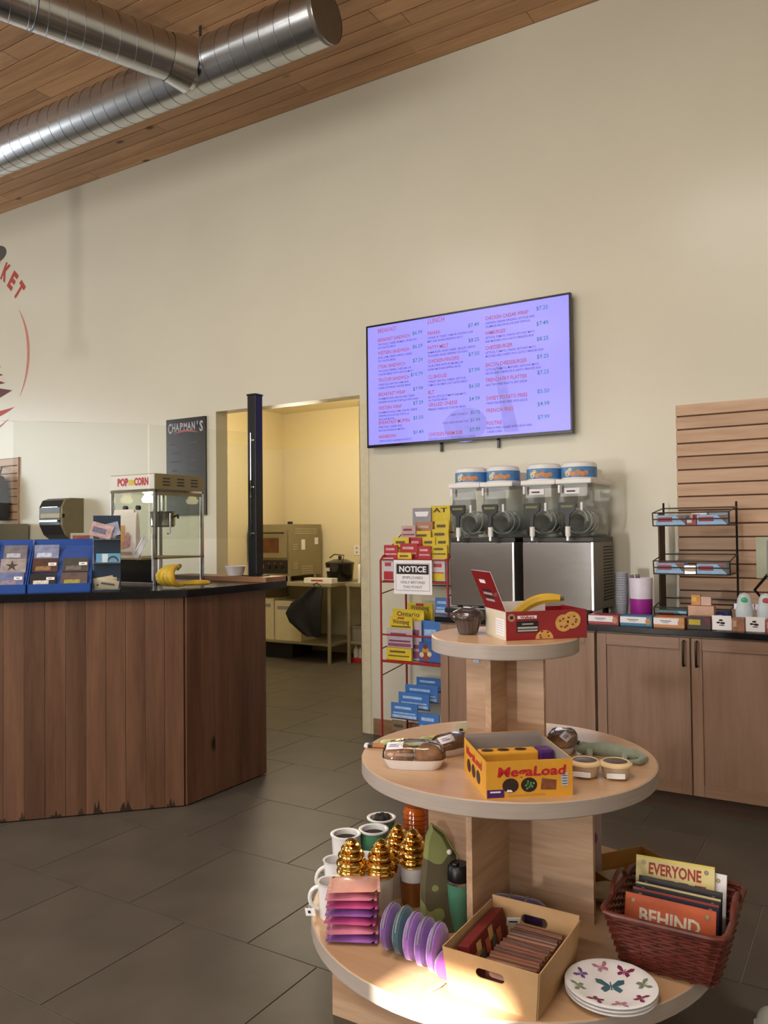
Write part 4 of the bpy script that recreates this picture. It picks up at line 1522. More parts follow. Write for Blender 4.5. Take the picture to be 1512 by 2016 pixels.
loaf_tray((-1.192, 2.105, Z2), math.radians(24), 'wrapped brown buns on a white tray with price label, left of the yellow carton')
loaf_tray((-1.158, 2.29, Z2), math.radians(70), 'second wrapped loaf tray with label tucked behind the yellow carton', n=2, k=0.8)
loaf_tray((-0.868, 2.488, Z2), math.radians(100), 'wrapped dark loaf tray right of the column', n=2, k=0.85)
for (x, y, rz, lab, w_, d_) in ((-1.352, 2.29, 30, 'yellow and green snack bag lying at the left edge of the middle shelf', 0.125, 0.085), (-1.268, 2.385, 28, 'yellow and green snack bag lying next to the column', 0.10, 0.075)):
    t = pillow_pack('snack_bag', lab, (x, y, Z2), math.radians(rz), w_, d_, 0.016, M('green_yellow_foil', '9aa05a', 0.35, var=0.45, scale=22, coat=0.4), 'snack bag', 'snack bags lying on the middle shelf', label_print=M('yellow_patch', 'cdb85a', 0.4, var=0.2, scale=30))
g = thing('dark_bar_pack', 'dark striped bar lying at the left edge in front of the snack bag', 'bar', (-1.385, 2.235, Z2), math.radians(22))
G().box(-0.045, 0.045, -0.014, 0.014, 0.0, 0.01, b=0.002).build('wrapper', M('dark_wrap', '29211d', 0.4), g)
G().box(-0.058, -0.0455, -0.014, 0.014, 0.0, 0.01, b=0.002).build('white_end', m_paper, g)
G().box(-0.03, 0.01, -0.0142, 0.0142, 0.003, 0.0102).build('orange_band', M('orange_band', 'b87a4a', 0.5), g)
t = thing('folded_card', 'small cream folded card standing left of the column on the middle shelf', 'card', (-1.235, 2.515, Z2), math.radians(30))
G().box(-0.021, 0.021, -0.001, 0.001, 0, 0.036, rframe((0, 0, 0), (1, 0, 0), (0, 1, 0)) @ Matrix.Rotation(0.2, 4, 'X')).build('front_leaf', M('cream_paper', 'cfc8a8', 0.6), t)
G().box(-0.021, 0.021, 0.012, 0.0135, 0, 0.036).build('back_leaf', M('cream_paper'), t)
G().box(-0.008, 0.004, -0.0075, -0.0066, 0.012, 0.02).build('printed_mark', m_ink, t)

# two clear pots and a grey-green soft toy on the right
for (x, y, lab, rz) in ((-0.722, 2.262, 'clear tub with a dark oval topping, next to the yellow carton', 0.2), (-0.643, 2.292, 'clear tub with a dark oval topping, on the right of the middle shelf', 0.4)):
    t = thing('dessert_tub', lab, 'tub', (x, y, Z2), rz, 'clear dessert tubs')
    G().lathe([(0.001, 0), (0.030, 0), (0.034, 0.003), (0.041, 0.030), (0.043, 0.034)], 26).build('tub', M('milky_plastic', 'c9b59c', 0.3, var=0.1), t, smooth=True)
    G().lathe([(0.043, 0.034), (0.047, 0.036), (0.046, 0.041), (0.036, 0.047), (0.033, 0.045)], 26).build('lid_rim', M('cream_lid', 'd6bc92', 0.25), t, smooth=True)
    G().lathe([(0.001, 0.046), (0.02, 0.0465), (0.034, 0.044)], 26).build('topping', M('dark_topping', '4b3328', 0.4, var=0.3), t, smooth=True)
    G().box(-0.03, 0.02, -0.046, -0.043, 0.008, 0.022, b=0.001).build('side_label', m_paper, t)
sv = thing('soft_toy', 'grey-green soft lizard toy lying on the right edge of the middle shelf', 'toy', (-0.722, 2.48, Z2), math.radians(8))
m_sage = M('sage_plush', '7f8676', 0.9, var=0.15, scale=30, sheen=0.4, bump=0.2, bscale=150)
pts, rr = [], []
for i in range(16):
    u = i / 15
    pts.append((-0.10 + 0.20 * u, 0.018 * math.sin(4 * u), 0.020 - 0.006 * u))
    rr.append([0.006, 0.016, 0.020, 0.017, 0.018, 0.021, 0.023, 0.024, 0.024, 0.023, 0.022, 0.021, 0.02, 0.018, 0.014, 0.006][i])
G().tube(pts, rr, 12).build('body', m_sage, sv, smooth=True)
for (x, y, a) in ((-0.055, 0.022, 1.2), (-0.05, -0.022, -1.2), (0.05, 0.024, 1.4), (0.055, -0.02, -1.4)):
    G().tube([(x, y * 0.5, 0.016), (x + 0.012 * math.cos(a), y + 0.014 * math.sin(a), 0.012), (x + 0.026 * math.cos(a), y + 0.03 * math.sin(a), 0.007)], [0.010, 0.008, 0.006], 8).build('limb', m_sage, sv, smooth=True)
G().tube([(0.08, 0.0, 0.02), (0.115, -0.03, 0.014), (0.10, -0.06, 0.011), (0.065, -0.058, 0.009)], [0.016, 0.012, 0.009, 0.004], 8).build('tail', m_sage, sv, smooth=True)
for s_ in (-1, 1):
    G().sphere((-0.086, 0.010 * s_, 0.036), 0.004, 8, 6).build('eye', m_ink, sv, smooth=True)

# ------------------------------------------------------------------ goods on the top shelf
mf = thing('muffin', 'chocolate muffin in clear wrap on the top shelf', 'muffin', (-1.115, 2.325, Z3))
pr = []
m_cup = M('muffin_wrap', '6b5f60', 0.2, var=0.2, scale=25, coat=0.8)
v = []
for j, (r, z_) in enumerate(((0.024, 0.0), (0.026, 0.004), (0.036, 0.045))):
    v.append([((r + 0.0015 * (-1) ** i) * math.cos(2 * PI * i / 36), (r + 0.0015 * (-1) ** i) * math.sin(2 * PI * i / 36), z_) for i in range(36)])
G().loft(v).build('paper_cup', m_cup, mf, smooth=False)
G().lathe([(0.034, 0.044), (0.047, 0.048), (0.050, 0.056), (0.044, 0.068), (0.026, 0.077), (0.001, 0.080)], 26).build('muffin_top', M('chocolate', '3b241b', 0.25, var=0.3, scale=40, bump=0.3, bscale=90, coat=0.5), mf, smooth=True)
G().lathe([(0.030, 0.002), (0.042, 0.040), (0.053, 0.050), (0.054, 0.058), (0.046, 0.072), (0.02, 0.084)], 20).build('clear_wrap', m_clear, mf, smooth=True)
G().box(-0.012, 0.014, -0.008, 0.01, 0.083, 0.0845, b=0.0004).build('sticker', m_paper, mf)

ck = thing('cookie_box', 'open red cookie carton with raised lid on the top shelf', 'box', (-0.943, 2.228, Z3), math.radians(44.7))
m_redc = M('deep_red_card', '8a1620', 0.3, var=0.12, scale=12, coat=0.3)
m_tanp = M('cream_side_panel', 'd6cdb8', 0.5, var=0.04)
w, d, h = 0.262, 0.172, 0.086
fr_ = G().box(0, w, 0, 0.0015, 0, h).build('front_wall', m_redc, ck)
G().box(0, 0.0015, 0.0016, d, 0, h).build('side_wall', m_tanp, ck)
G().box(w - 0.0015, w, 0.0016, d, 0, h).build('side_wall', m_redc, ck)
G().box(0.0016, w - 0.0016, d - 0.0015, d, 0, h - 0.004).build('back_wall', m_redc, ck)
G().box(0.0016, w - 0.0016, 0.0016, d - 0.0016, 0, 0.002).build('bottom', m_tanp, ck)
G().box(0.02, 0.20, d - 0.010, d - 0.0085, 0.03, h + 0.016, b=0.0006).build('inner_flap', m_paper, ck)
lt = Matrix.Translation((0.0, 0.004, h)) @ Matrix.Rotation(math.radians(-22), 4, 'Y')
lid = G().box(-0.0008, 0.0008, 0.0, d - 0.006, 0.0, 0.128, lt).build('lid', m_redc, ck)
G().box(0.0009, 0.0022, 0.0, d - 0.006, 0.0, 0.128, lt).build('lid_lining', m_paper, ck)
F = FRONT(0, 0.0, 0)
for (x, y, rx) in ((0.185, 0.047, 0.027), (0.212, 0.055, 0.029), (0.122, 0.013, 0.029)):
    g = G()
    if y < 0.02:
        n = 16
        flat_poly(g, F, [(x + rx * math.cos(PI * i / n), 0.002 + 0.026 * math.sin(PI * i / n)) for i in range(n + 1)])
    else:
        flat_disc(g, F, x, y, rx, 0.026, lift=0.0006 + 0.0004 * (rx > 0.028))
    c_ = g.build('printed_cookie', M('cookie_tan', 'd0a05a', 0.5, var=0.15, scale=60), fr_)
    g = G()
    for k in range(6):
        a = k * 2.4 + x * 30
        yy = y + 0.013 * math.sin(a)
        if yy > 0.006:
            flat_disc(g, F, x + 0.014 * math.cos(a), yy, 0.004, 0.003, lift=0.0016, n=8)
    tag(g.build('chips', M('chip_brown', '7a3f20', 0.5), c_), kind='stuff')
g = G()
flat_rect(g, F, 0.033, 0.023, 0.07, 0.034)
bp_ = g.build('black_panel', m_ink, fr_)
g = G()
flat_rect(g, F, 0.05, 0.046, 0.036, 0.004, lift=0.0013)
flat_rect(g, F, 0.036, 0.034, 0.064, 0.006, lift=0.0013)
flat_rect(g, F, 0.036, 0.026, 0.064, 0.005, lift=0.0013)
tag(g.build('panel_lines', M('silver_print', 'a9a9a9', 0.5), bp_), kind='stuff')
g = G()
flat_rect(g, F, 0.036, 0.064, 0.062, 0.009)
wp = g.build('white_panel', m_paper, fr_)
g = G()
lettering(g, F, 'Walkers', 0.067, 0.0655, 0.0065, lift=0.0013, width=0.045, align='C', bold=0.03)
g.build('panel_lettering', m_redc, wp)
g = G()
flat_disc(g, F, 0.017, 0.068, 0.012, 0.012)
bd_ = g.build('round_badge', M('badge_tan', 'a9806a', 0.4), fr_)
g = G()
flat_rect(g, F, 0.012, 0.064, 0.010, 0.009, lift=0.0013)
g.build('badge_mark', m_ink, bd_)
Fl = rframe(lt @ Vector((-0.0009, d - 0.006, 0.0)), lt.to_3x3() @ Vector((0, -1, 0)), lt.to_3x3() @ Vector((0, 0, 1)))
g = G()
flat_rect(g, Fl, 0.045, 0.088, 0.05, 0.012)
g.build('white_panel', m_paper, lid)
for k in range(4):
    g = G()
    flat_rect(g, Fl, 0.04, 0.028 + 0.011 * k, 0.075, 0.007)
    g.build('printed_bar', m_ink if k % 2 else M('silver_print'), lid)
Fs = rframe((0, d, 0), (0, -1, 0), (0, 0, 1))
g = G()
flat_rect(g, Fs, 0.09, 0.012, 0.07, 0.05)
sp_ = g.build('facts_panel', m_paper, ck)
g = G()
for k in range(6):
    flat_rect(g, Fs, 0.095, 0.018 + 0.007 * k, 0.058, 0.0015, lift=0.0012)
tag(g.build('facts_print', M('silver_print'), sp_), kind='stuff')


def banana(root, pts, r, m, tipm):
    n = len(pts)
    rr = [r * (0.35 + 0.65 * math.sin(PI * min(1, max(0, (i / (n - 1)) * 0.86 + 0.07))) ** 0.45) for i in range(n)]
    b = G().tube(pts, rr, 7).build('banana', m, root, smooth=True)
    e = Vector(pts[-1])
    dd = (e - Vector(pts[-2])).normalized()
    G().cyl(e - dd * 0.004, e + dd * 0.012, r * 0.42, r * 0.34, 7).build('tip', tipm, b, smooth=True)
    s = Vector(pts[0])
    dd = (s - Vector(pts[1])).normalized()
    G().cyl(s - dd * 0.004, s + dd * 0.02, r * 0.4, r * 0.28, 7).build('stem', tipm, b, smooth=True)
    return b


m_ban = M('banana_yellow', 'c9a12c', 0.5, var=0.12, scale=14)
m_bantip = M('banana_tip', '5a4a20', 0.7)
bn = thing('single_banana', 'single yellow banana sticking out of the red cookie carton', 'banana', (-0.95, 2.395, Z3 + 0.003), math.radians(18))
banana(bn, [(-0.06 + 0.17 * u, 0, 0.026 + 0.085 * u + 0.03 * math.sin(PI * u)) for u in [i / 9 for i in range(10)]], 0.017, m_ban, m_bantip)

# ------------------------------------------------------------------ frozen drink machines on the right worktop
WT = 0.938
m_ss = M('brushed_steel', 'b4b5b8', 0.14, metal=1.0, var=0.06, scale=6, stretch=(1, 1, 6))
m_ssd = M('steel_side', '8d867c', 0.45, metal=0.7, var=0.05)
m_bowl = GLASS('clear_bowl', 'f8fafa', 0.03, 0.02)
m_lidw = M('white_plastic', 'e4e2e0', 0.35, var=0.02)
m_band = [M('band_blue', '4f83bd', 0.35, var=0.15, scale=25), M('band_peach', 'c98a5e', 0.4, var=0.3, scale=40), M('band_pale', 'd6c6a4', 0.4, var=0.25, scale=60), M('band_green', '5f7a58', 0.4)]
m_hlab = M('handle_label', '76713f', 0.5, var=0.1)


def drink_machine(x0, x1, lab, notes):
    xc = (x0 + x1) / 2
    t = thing('drink_machine', lab, 'drink machine', (xc, 4.42, WT), 0, 'frozen drink machines')
    w = (x1 - x0) / 2
    b = G().box(-w, w, 0.012, 0.40, 0.055, 0.44, b=0.004).build('housing', m_ssd, t)
    G().box(-w + 0.004, w - 0.012, 0.0, 0.0115, 0.06, 0.44, b=0.003).build('front_panel', m_ss, t)
    G().box(w - 0.0115, w + 0.0005, -0.001, 0.0115, 0.06, 0.44).build('corner_strip', M('bright_steel', 'dfe3e8', 0.3, metal=0.9), t)
    G().box(-w - 0.002, w - 0.0, 0.02, 0.40, 0.4405, 0.468, b=0.003).build('black_deck', m_blk, t)
    for k in range(18):
        z = 0.10 + k * 0.018
        G().box(w + 0.0002, w + 0.003, 0.20, 0.38, z, z + 0.007).build('vent_slot', m_ink, b)
    G().box(-w + 0.01, w - 0.02, -0.10, 0.0, 0.02, 0.05, b=0.004).build('drip_tray', m_blk, t)
    for sx in (-1, 1):
        for y in (0.05, 0.36):
            G().cyl((sx * (w - 0.04), y, 0), (sx * (w - 0.04), y, 0.055), 0.018, n=12).build('foot', m_blk, t, smooth=True)
    for i, sx in enumerate((-1, 1)):
        cx = sx * w * 0.5
        hw = w * 0.47
        # clear tank with rounded lower front
        rings = []
        for (z, yf, k) in ((0.47, 0.03, 0.80), (0.50, 0.005, 0.92), (0.58, -0.03, 0.96), (0.66, -0.02, 0.96), (0.70, 0.0, 0.97), (0.77, 0.0, 1.0)):
            rings.append([(cx - hw * k, yf + 0.03, z), (cx - hw * k * 0.8, yf, z), (cx + hw * k * 0.8, yf, z), (cx + hw * k, yf + 0.03, z), (cx + hw * k, 0.37, z), (cx - hw * k, 0.37, z)])
        tk = G().loft(rings, cap=False).build('clear_tank', m_bowl, t, smooth=False)
        G().lathe([(0.048, 0.0), (0.052, 0.30)], 20, Matrix.Translation((cx, 0.05, 0.555)) @ Matrix.Rotation(-PI / 2, 4, 'X')).build('cooling_drum', M('drum_grey', 'd0d2ce', 0.3, var=0.1), tk, smooth=True)
        pts = [(cx + 0.07 * math.cos(a * 3.6), 0.02 + 0.30 * a / (2 * PI), 0.56 + 0.07 * math.sin(a * 3.6)) for a in [2 * PI * q / 70 for q in range(71)]]
        G().tube(pts, 0.0045, 6).build('auger', M('auger_white', 'b4b8b6', 0.3), tk, smooth=True)
        G().box(cx - hw - 0.006, cx + hw + 0.006, -0.012, 0.385, 0.7705, 0.80, b=0.008).build('tank_cover', m_lidw, t)
        TT = Matrix.Translation((cx - 0.0, 0.10, 0.0))
        ls = G().lathe([(hw * 1.02, 0.8005), (hw * 1.02, 0.875), (hw * 0.97, 0.89), (hw * 0.85, 0.897), (0.001, 0.90)], 32, TT, sy=0.95).build('light_dome', m_lidw, t, smooth=True)
        g = G()
        g.lathe([(hw * 1.035, 0.808), (hw * 1.035, 0.868)], 32, TT, sy=0.95)
        bd = g.build('printed_band', m_band[0], ls, smooth=True)
        for k, (a, z, r, mi) in enumerate(((-1.95, 0.832, 0.018, 2), (-1.62, 0.826, 0.015, 1), (-1.35, 0.834, 0.017, 1), (-1.1, 0.826, 0.015, 1), (-2.2, 0.823, 0.012, 3), (-1.8, 0.850, 0.012, 2), (-0.9, 0.832, 0.014, 1), (-1.48, 0.850, 0.010, 3))):
            vs = []
            for q in range(12):
                aa = a + (r / hw) * math.cos(2 * PI * q / 12)
                vs.append((cx + hw * 1.045 * math.cos(aa), 0.10 + hw * 0.99 * 1.0 * math.sin(aa), z + r * math.sin(2 * PI * q / 12)))
            G().add(vs, [tuple(range(12))]).build('printed_fruit', m_band[mi], bd)
        G().box(cx - hw * 0.5, cx + hw * 0.6, 0.24, 0.36, 0.8005, 0.87, b=0.01).build('rear_cover', m_lidw, t)
        # tap handle
        g = G()
        g.prism([(-0.052, 0.118), (-0.046, 0.130), (0.046, 0.130), (0.052, 0.118), (0.044, 0.084), (0.014, 0.062), (0.010, 0.0), (-0.010, 0.0), (-0.014, 0.062), (-0.044, 0.084)], -0.006, 0.006, rframe((cx - 0.02, -0.055, 0.535), (1, 0, 0), (0, 0, 1)))
        h = g.build('tap_handle', m_blk, t)
        g = G()
        g.prism([(-0.033, 0.101), (0.033, 0.101), (0.036, 0.114), (-0.036, 0.114)], 0.0065, 0.0075, rframe((cx - 0.02, -0.055, 0.535), (1, 0, 0), (0, 0, 1)))
        g.build('handle_label', m_hlab, h)
        G().cyl((cx - 0.02, -0.05, 0.53), (cx - 0.02, -0.05, 0.475), 0.015, n=14).build('tap_valve', m_lidw, t, smooth=True)
        G().cyl((cx - 0.02, -0.05, 0.475), (cx - 0.02, -0.05, 0.45), 0.010, n=12).build('tap_spout', M('bright_steel'), t, smooth=True)
        for (zx, zz) in ((hw * 0.55, 0.62), (-hw * 0.75, 0.72)):
            G().box(cx + zx - 0.006, cx + zx + 0.006, -0.036, -0.034, zz, zz + 0.045).build('level_mark', m_paper, tk)
        if notes and i == 0 or notes and i == 1:
            s = notes[i]
            if s:
                G().box(cx - 0.055, cx + 0.035, -0.003, -0.0015, 0.715, 0.748).build('paper_note', m_paper, tk)
                g = G()
                flat_rect(g, FRONT(cx - 0.01, -0.0032, 0.726), -0.03, 0.0, 0.05, 0.008)
                g.build('note_print', m_ink, tk)
    return t


drink_machine(-2.235, -1.815, 'left frozen drink machine with two clear tanks and mirror steel front', None)
drink_machine(-1.765, -1.345, 'right frozen drink machine with two clear tanks and paper notes', ('note', 'note'))

# ------------------------------------------------------------------ cups, tub and candy rack
cs = thing('cup_stack', 'tall stack of clear plastic cups right of the drink machines', 'cups', (-1.238, 4.60, WT))
m_cupc = M('frosted_cup', 'b7b9c6', 0.15, var=0.05, spec=0.7, alpha=0.75)
for k in range(14):
    z = 0.0 + k * 0.0135
    G().lathe([(0.026, z), (0.034, z + 0.085), (0.0365, z + 0.088), (0.0365, z + 0.092), (0.033, z + 0.090), (0.025, z + 0.004), (0.001, z + 0.002)], 20).build('cup', m_cupc, cs, smooth=True)
pt_ = thing('purple_tub', 'white and magenta cardboard tub between the cups and the candy rack', 'tub', (-1.124, 4.57, WT))
G().lathe([(0.001, 0), (0.056, 0), (0.058, 0.003), (0.061, 0.125)], 28).build('lower_band', M('magenta_card', '9a2a92', 0.4, var=0.1), pt_, smooth=True)
G().lathe([(0.061, 0.125), (0.064, 0.236), (0.062, 0.24), (0.060, 0.236), (0.057, 0.14)], 28).build('upper_band', M('lilac_white_card', 'd9d3e4', 0.4), pt_, smooth=True)
for a in (2.2, 3.4, 4.6):
    G().tube([(0.03 * math.cos(a), 0.03 * math.sin(a), 0.15), (0.05 * math.cos(a), 0.05 * math.sin(a), 0.255)], [0.009, 0.012], 8).build('spoon_end', M('spoon_grey', '77777c', 0.3), pt_, smooth=True)

rk = thing('candy_rack', 'black wire candy rack with three sloping baskets on the worktop', 'wire rack', (-0.852, 4.66, WT))
m_wire = M('black_wire', '1c1512', 0.4, metal=0.3)
HWk = 0.195
for sx in (-1, 1):
    g = G()
    g.tube([(sx * HWk, 0.15, 0.0), (sx * HWk, 0.15, 0.66)], 0.006, 8)
    g.build('upright', m_wire, rk, smooth=True)
    g = G()
    g.box(sx * HWk - 0.004, sx * HWk + 0.004, 0.02, 0.146, 0.0, 0.60)
    g.build('side_plate', M('rack_brown', '5a4638', 0.6), rk) if sx < 0 else None
    G().tube([(sx * HWk, -0.15, 0.005), (sx * HWk, 0.15, 0.005)], 0.006, 8).build('foot_bar', m_wire, rk, smooth=True)
shelves = (0.525, 0.262, 0.01)
for zi, z in enumerate(shelves):
    bkt = G().box(-HWk + 0.004, HWk - 0.004, -0.11, 0.145, z, z + 0.004, Matrix.Translation((0, 0, 0)) ).build('basket_floor', m_wire, rk)
    for (y, zz, nm) in ((-0.112, 0.0, 'front_wire'), (-0.118, 0.035, 'front_wire'), (-0.122, 0.07, 'front_wire'), (0.148, 0.10, 'back_wire')):
        G().tube([(-HWk, y, z + zz + 0.003), (HWk, y, z + zz + 0.003)], 0.0035, 6).build(nm, m_wire, bkt, smooth=True)
    for sx in (-1, 1):
        G().tube([(sx * HWk, -0.112, z + 0.003), (sx * HWk, -0.122, z + 0.073), (sx * HWk, 0.148, z + 0.105)], 0.0035, 6).build('side_wire', m_wire, bkt, smooth=True)
        G().tube([(sx * HWk, -0.112, z + 0.003), (sx * HWk, 0.148, z + 0.003)], 0.0035, 6).build('side_wire', m_wire, bkt, smooth=True)

m_skyb = M('sky_blue_card', '8db4dc', 0.4, var=0.12)
m_redb = M('candy_red', 'a02430', 0.4, var=0.12)
m_brnb = M('candy_brown', '7a5848', 0.5, var=0.15)


def candy_box(name, lab, x, y, z, w, d, h, main, accent, tri=None, rz=0.0, letters=None, cat='box', group=None, top=None, accw=0.5):
    t = thing(name, lab, cat, (x, y, z), rz, group)
    c = G().box(-w / 2, w / 2, -d / 2, d / 2, 0, h, b=0.0015).build('carton', main, t)
    F_ = FRONT(-w / 2, -d / 2 - 0.0002, 0)
    if accent:
        g = G()
        flat_rect(g, F_, w * 0.06, h * 0.35, w * accw, h * 0.45)
        a_ = g.build('printed_panel', accent, c)
        if letters:
            g = G()
            lettering(g, F_, letters, w * (0.06 + accw / 2), h * 0.47, h * 0.22, lift=0.0014, width=w * accw * 0.8, align='C')
            g.build('lettering', m_ink if accent is m_paper else m_paper, a_)
    if tri:
        g = G()
        flat_poly(g, F_, [(w * 0.68, h * 0.95), (w * 0.99, h * 0.1), (w * 0.99, h * 0.95)], lift=0.0008)
        g.build('printed_corner', tri, c)
    if top:
        g = G()
        g.box(-w / 2 + 0.004, w / 2 - 0.004, -d / 2 + 0.004, d / 2 - 0.004, h, h + 0.0015)
        g.build('top_panel', top, c)
    return t


z3 = WT + shelves[0] + 0.0045
z2 = WT + shelves[1] + 0.0045
z1 = WT + shelves[2] + 0.0045
grp = 'candy cartons in the wire rack'
candy_box('candy_carton', 'blue candy carton on the left of the top rack basket', -0.955, 4.61, z3, 0.155, 0.11, 0.056, m_skyb, m_redb, m_brnb, group=grp)
candy_box('candy_carton', 'blue candy carton on the right of the top rack basket', -0.744, 4.61, z3, 0.150, 0.11, 0.055, m_skyb, m_redb, m_brnb, group=grp)
candy_box('candy_packet', 'small red candy packet between the top basket cartons', -0.849, 4.585, z3, 0.052, 0.05, 0.036, m_redb, m_paper, cat='packet', group=grp)
candy_box('candy_packet', 'white and red candy packet at the back of the top rack basket', -0.83, 4.72, z3, 0.08, 0.07, 0.075, m_paper, m_redb, cat='packet', group=grp)
candy_box('candy_packet', 'pale blue candy packet at the back right of the top rack basket', -0.73, 4.735, z3, 0.09, 0.07, 0.065, m_skyb, m_ink, cat='packet', group=grp)
candy_box('candy_carton', 'blue and red candy carton on the left of the middle rack basket', -0.964, 4.61, z2, 0.148, 0.11, 0.058, m_skyb, m_redb, m_brnb, group=grp, top=m_redb)
candy_box('candy_carton', 'blue candy carton on the right of the middle rack basket', -0.750, 4.61, z2, 0.150, 0.11, 0.056, m_skyb, m_redb, m_brnb, group=grp, top=M('copper_top', '9a5a48', 0.5))
for k in range(3):
    candy_box('chocolate_bar', ['silver bar lying lowest between the middle basket cartons', 'cream bar in the middle between the middle basket cartons', 'silver bar on top between the middle basket cartons'][k], -0.857, 4.60, z2 + k * 0.0155, 0.058, 0.11, 0.015, [M('foil_silver', 'c8c6c8', 0.2, metal=0.6), M('foil_cream', 'b89a78', 0.4), M('foil_silver')][k], None, cat='bar', group=grp)
candy_box('candy_carton', 'blue-green candy carton on the left of the bottom rack basket', -0.955, 4.60, z1, 0.152, 0.10, 0.052, M('teal_card', '4a7a80', 0.4, var=0.2), m_redb, m_skyb, group=grp)
candy_box('candy_carton', 'dark blue candy carton on the right of the bottom rack basket', -0.708, 4.62, z1, 0.075, 0.12, 0.05, M('dark_blue_card', '2a3a80', 0.4, var=0.2), m_skyb, group=grp)
candy_box('peach_carton', 'pale peach carton standing before the candy rack', -0.790, 4.49, WT, 0.128, 0.07, 0.105, M('peach_card', 'c9a08a', 0.5, var=0.1), None)
candy_box('peach_packet', 'orange packet standing on the peach carton', -0.818, 4.49, WT + 0.107, 0.046, 0.03, 0.055, M('soft_orange', 'c88d58', 0.5, var=0.15), M('soft_yellow', 'd6b04a', 0.5), cat='packet')
candy_box('peach_packet', 'pale pink packet standing on the peach carton', -0.768, 4.49, WT + 0.107, 0.05, 0.03, 0.045, M('soft_pink', 'c9aa9e', 0.5, var=0.1), None, cat='packet')


def gum_tub(x, lab, capc):
    t = thing('gum_tub', lab, 'bottle', (x, 4.46, WT), 0, 'white gum tubs on the worktop')
    G().lathe([(0.001, 0), (0.040, 0), (0.043, 0.004), (0.043, 0.085), (0.040, 0.105), (0.036, 0.118), (0.036, 0.122)], 28).build('tub', M('pale_blue_plastic', 'c3cfd8', 0.3), t, smooth=True)
    G().lathe([(0.0434, 0.012), (0.0434, 0.052)], 28).build('wrap_label', M('label_' + capc, {'3fae7f': '8aa09a', 'b5454f': 'b88a90'}[capc], 0.4, var=0.25, scale=50), t, smooth=True)
    G().lathe([(0.037, 0.122), (0.037, 0.128), (0.034, 0.150), (0.024, 0.172), (0.001, 0.182)], 28).build('dome_cap', M('pale_cap', 'c8d6dc', 0.25), t, smooth=True)
    G().sphere((0.002, -0.026, 0.142), 0.019, 14, 8, sy=0.6).build('cap_spot', M('spot_' + capc, capc, 0.3), t, smooth=True)
    G().box(-0.05, 0.045, -0.005, 0.005, 0.095, 0.125, b=0.004).build('shoulder_card', M('lilac_white_card'), t)


gum_tub(-0.580, 'white gum tub with green cap spot right of the candy rack', '3fae7f')
gum_tub(-0.480, 'white gum tub with red cap spot at the right edge', 'b5454f')

# row of boxes along the front of the worktop
row = [('bar_carton', 'long white and red bar carton at the left of the worktop edge', -1.262, 0.164, M('raspberry_card', '9a3a48', 0.4), 0.050),
       ('bar_carton', 'long white and blue bar carton at the worktop edge', -1.089, 0.166, M('blue_card', '2f6f98', 0.4), 0.052),
       ('bar_carton', 'long white and orange bar carton at the worktop edge', -0.922, 0.154, M('orange_card', 'c27f4a', 0.4), 0.053)]
for nm, lab, x, w, mt, h in row:
    t = thing(nm, lab, 'box', (x, 4.36, WT), 0, 'bar cartons along the worktop edge')
    c = G().box(-w / 2, w / 2, -0.05, 0.05, 0, h, b=0.0015).build('carton', mt, t)
    G().box(-w / 2 + 0.003, w / 2 - 0.003, -0.045, 0.045, h, h + 0.0012).build('top_panel', mt, c)
    F_ = FRONT(-w / 2, -0.0503, 0)
    g = G()
    flat_rect(g, F_, 0.0, h * 0.30, w * 0.82, h * 0.62)
    a_ = g.build('white_panel', m_paper, c)
    g = G()
    flat_rect(g, F_, w * 0.22, h * 0.60, w * 0.36, h * 0.10, lift=0.0014)
    flat_rect(g, F_, w * 0.28, h * 0.46, w * 0.22, h * 0.06, lift=0.0014)
    tag(g.build('print_lines', M('grey_print', '8a8090', 0.6), a_), kind='stuff')
    g = G()
    flat_disc(g, F_, w * 0.88, h * 0.5, h * 0.28, h * 0.32, lift=0.0012)
    g.build('printed_bar', M('bar_tan', 'b58a5c', 0.5, var=0.2, scale=60), c)
t = candy_box('chocolate_carton', 'black and yellow chocolate carton at the worktop edge', -0.775, 4.35, WT, 0.112, 0.08, 0.062, M('black_card', '2a211e', 0.4, var=0.2), M('mustard_print', 'b8a02c', 0.5, var=0.15), tri=M('wine_print', '6a2430', 0.5), accw=0.5)
for k, (x, w) in enumerate(((-0.666, 0.090), (-0.513, 0.086))):
    t = thing('price_holder', ['white price card with black script beside the chocolate carton', 'white price card with black script below the gum tubs'][k], 'price card', (x, 4.305, WT), 0, 'white price cards along the worktop edge')
    G().box(-w / 2, w / 2, -0.001, 0.001, 0.004, 0.075, rframe((0, 0, 0), (1, 0, 0), (0, 1, 0)) @ Matrix.Rotation(0.0, 4, 'X')).build('card', m_paper, t)
    G().box(-w / 2, w / 2, -0.004, 0.02, 0.0, 0.004).build('holder_foot', m_clear, t)
    g = G()
    F_ = FRONT(0, -0.0012, 0)
    for (xx, yy, rr1, rr2) in ((-0.004, 0.052, 0.010, 0.005), (-0.016, 0.040, 0.009, 0.005), (0.004, 0.038, 0.012, 0.006), (0.0, 0.027, 0.014, 0.0025)):
        flat_disc(g, F_, xx, yy, rr1, rr2)
    tag(g.build('script_print', m_ink, t), kind='stuff')
    candy_box('nut_bag', ['tan snack bag between the two white price cards', 'red-brown snack bag at the right end of the worktop edge'][k], x + 0.076, 4.335, WT, 0.056, 0.06, 0.066, [M('tan_bag', '9a6a50', 0.4, var=0.3, scale=30), M('redtan_bag', 'a8454a', 0.4, var=0.3, scale=30)][k], M('bag_pale', 'c0a08c', 0.5), cat='snack bag', accw=0.3)
candy_box('white_carton', 'low white carton lying behind the price cards', -0.60, 4.405, WT, 0.20, 0.06, 0.048, m_paper, m_redb, accw=0.2)
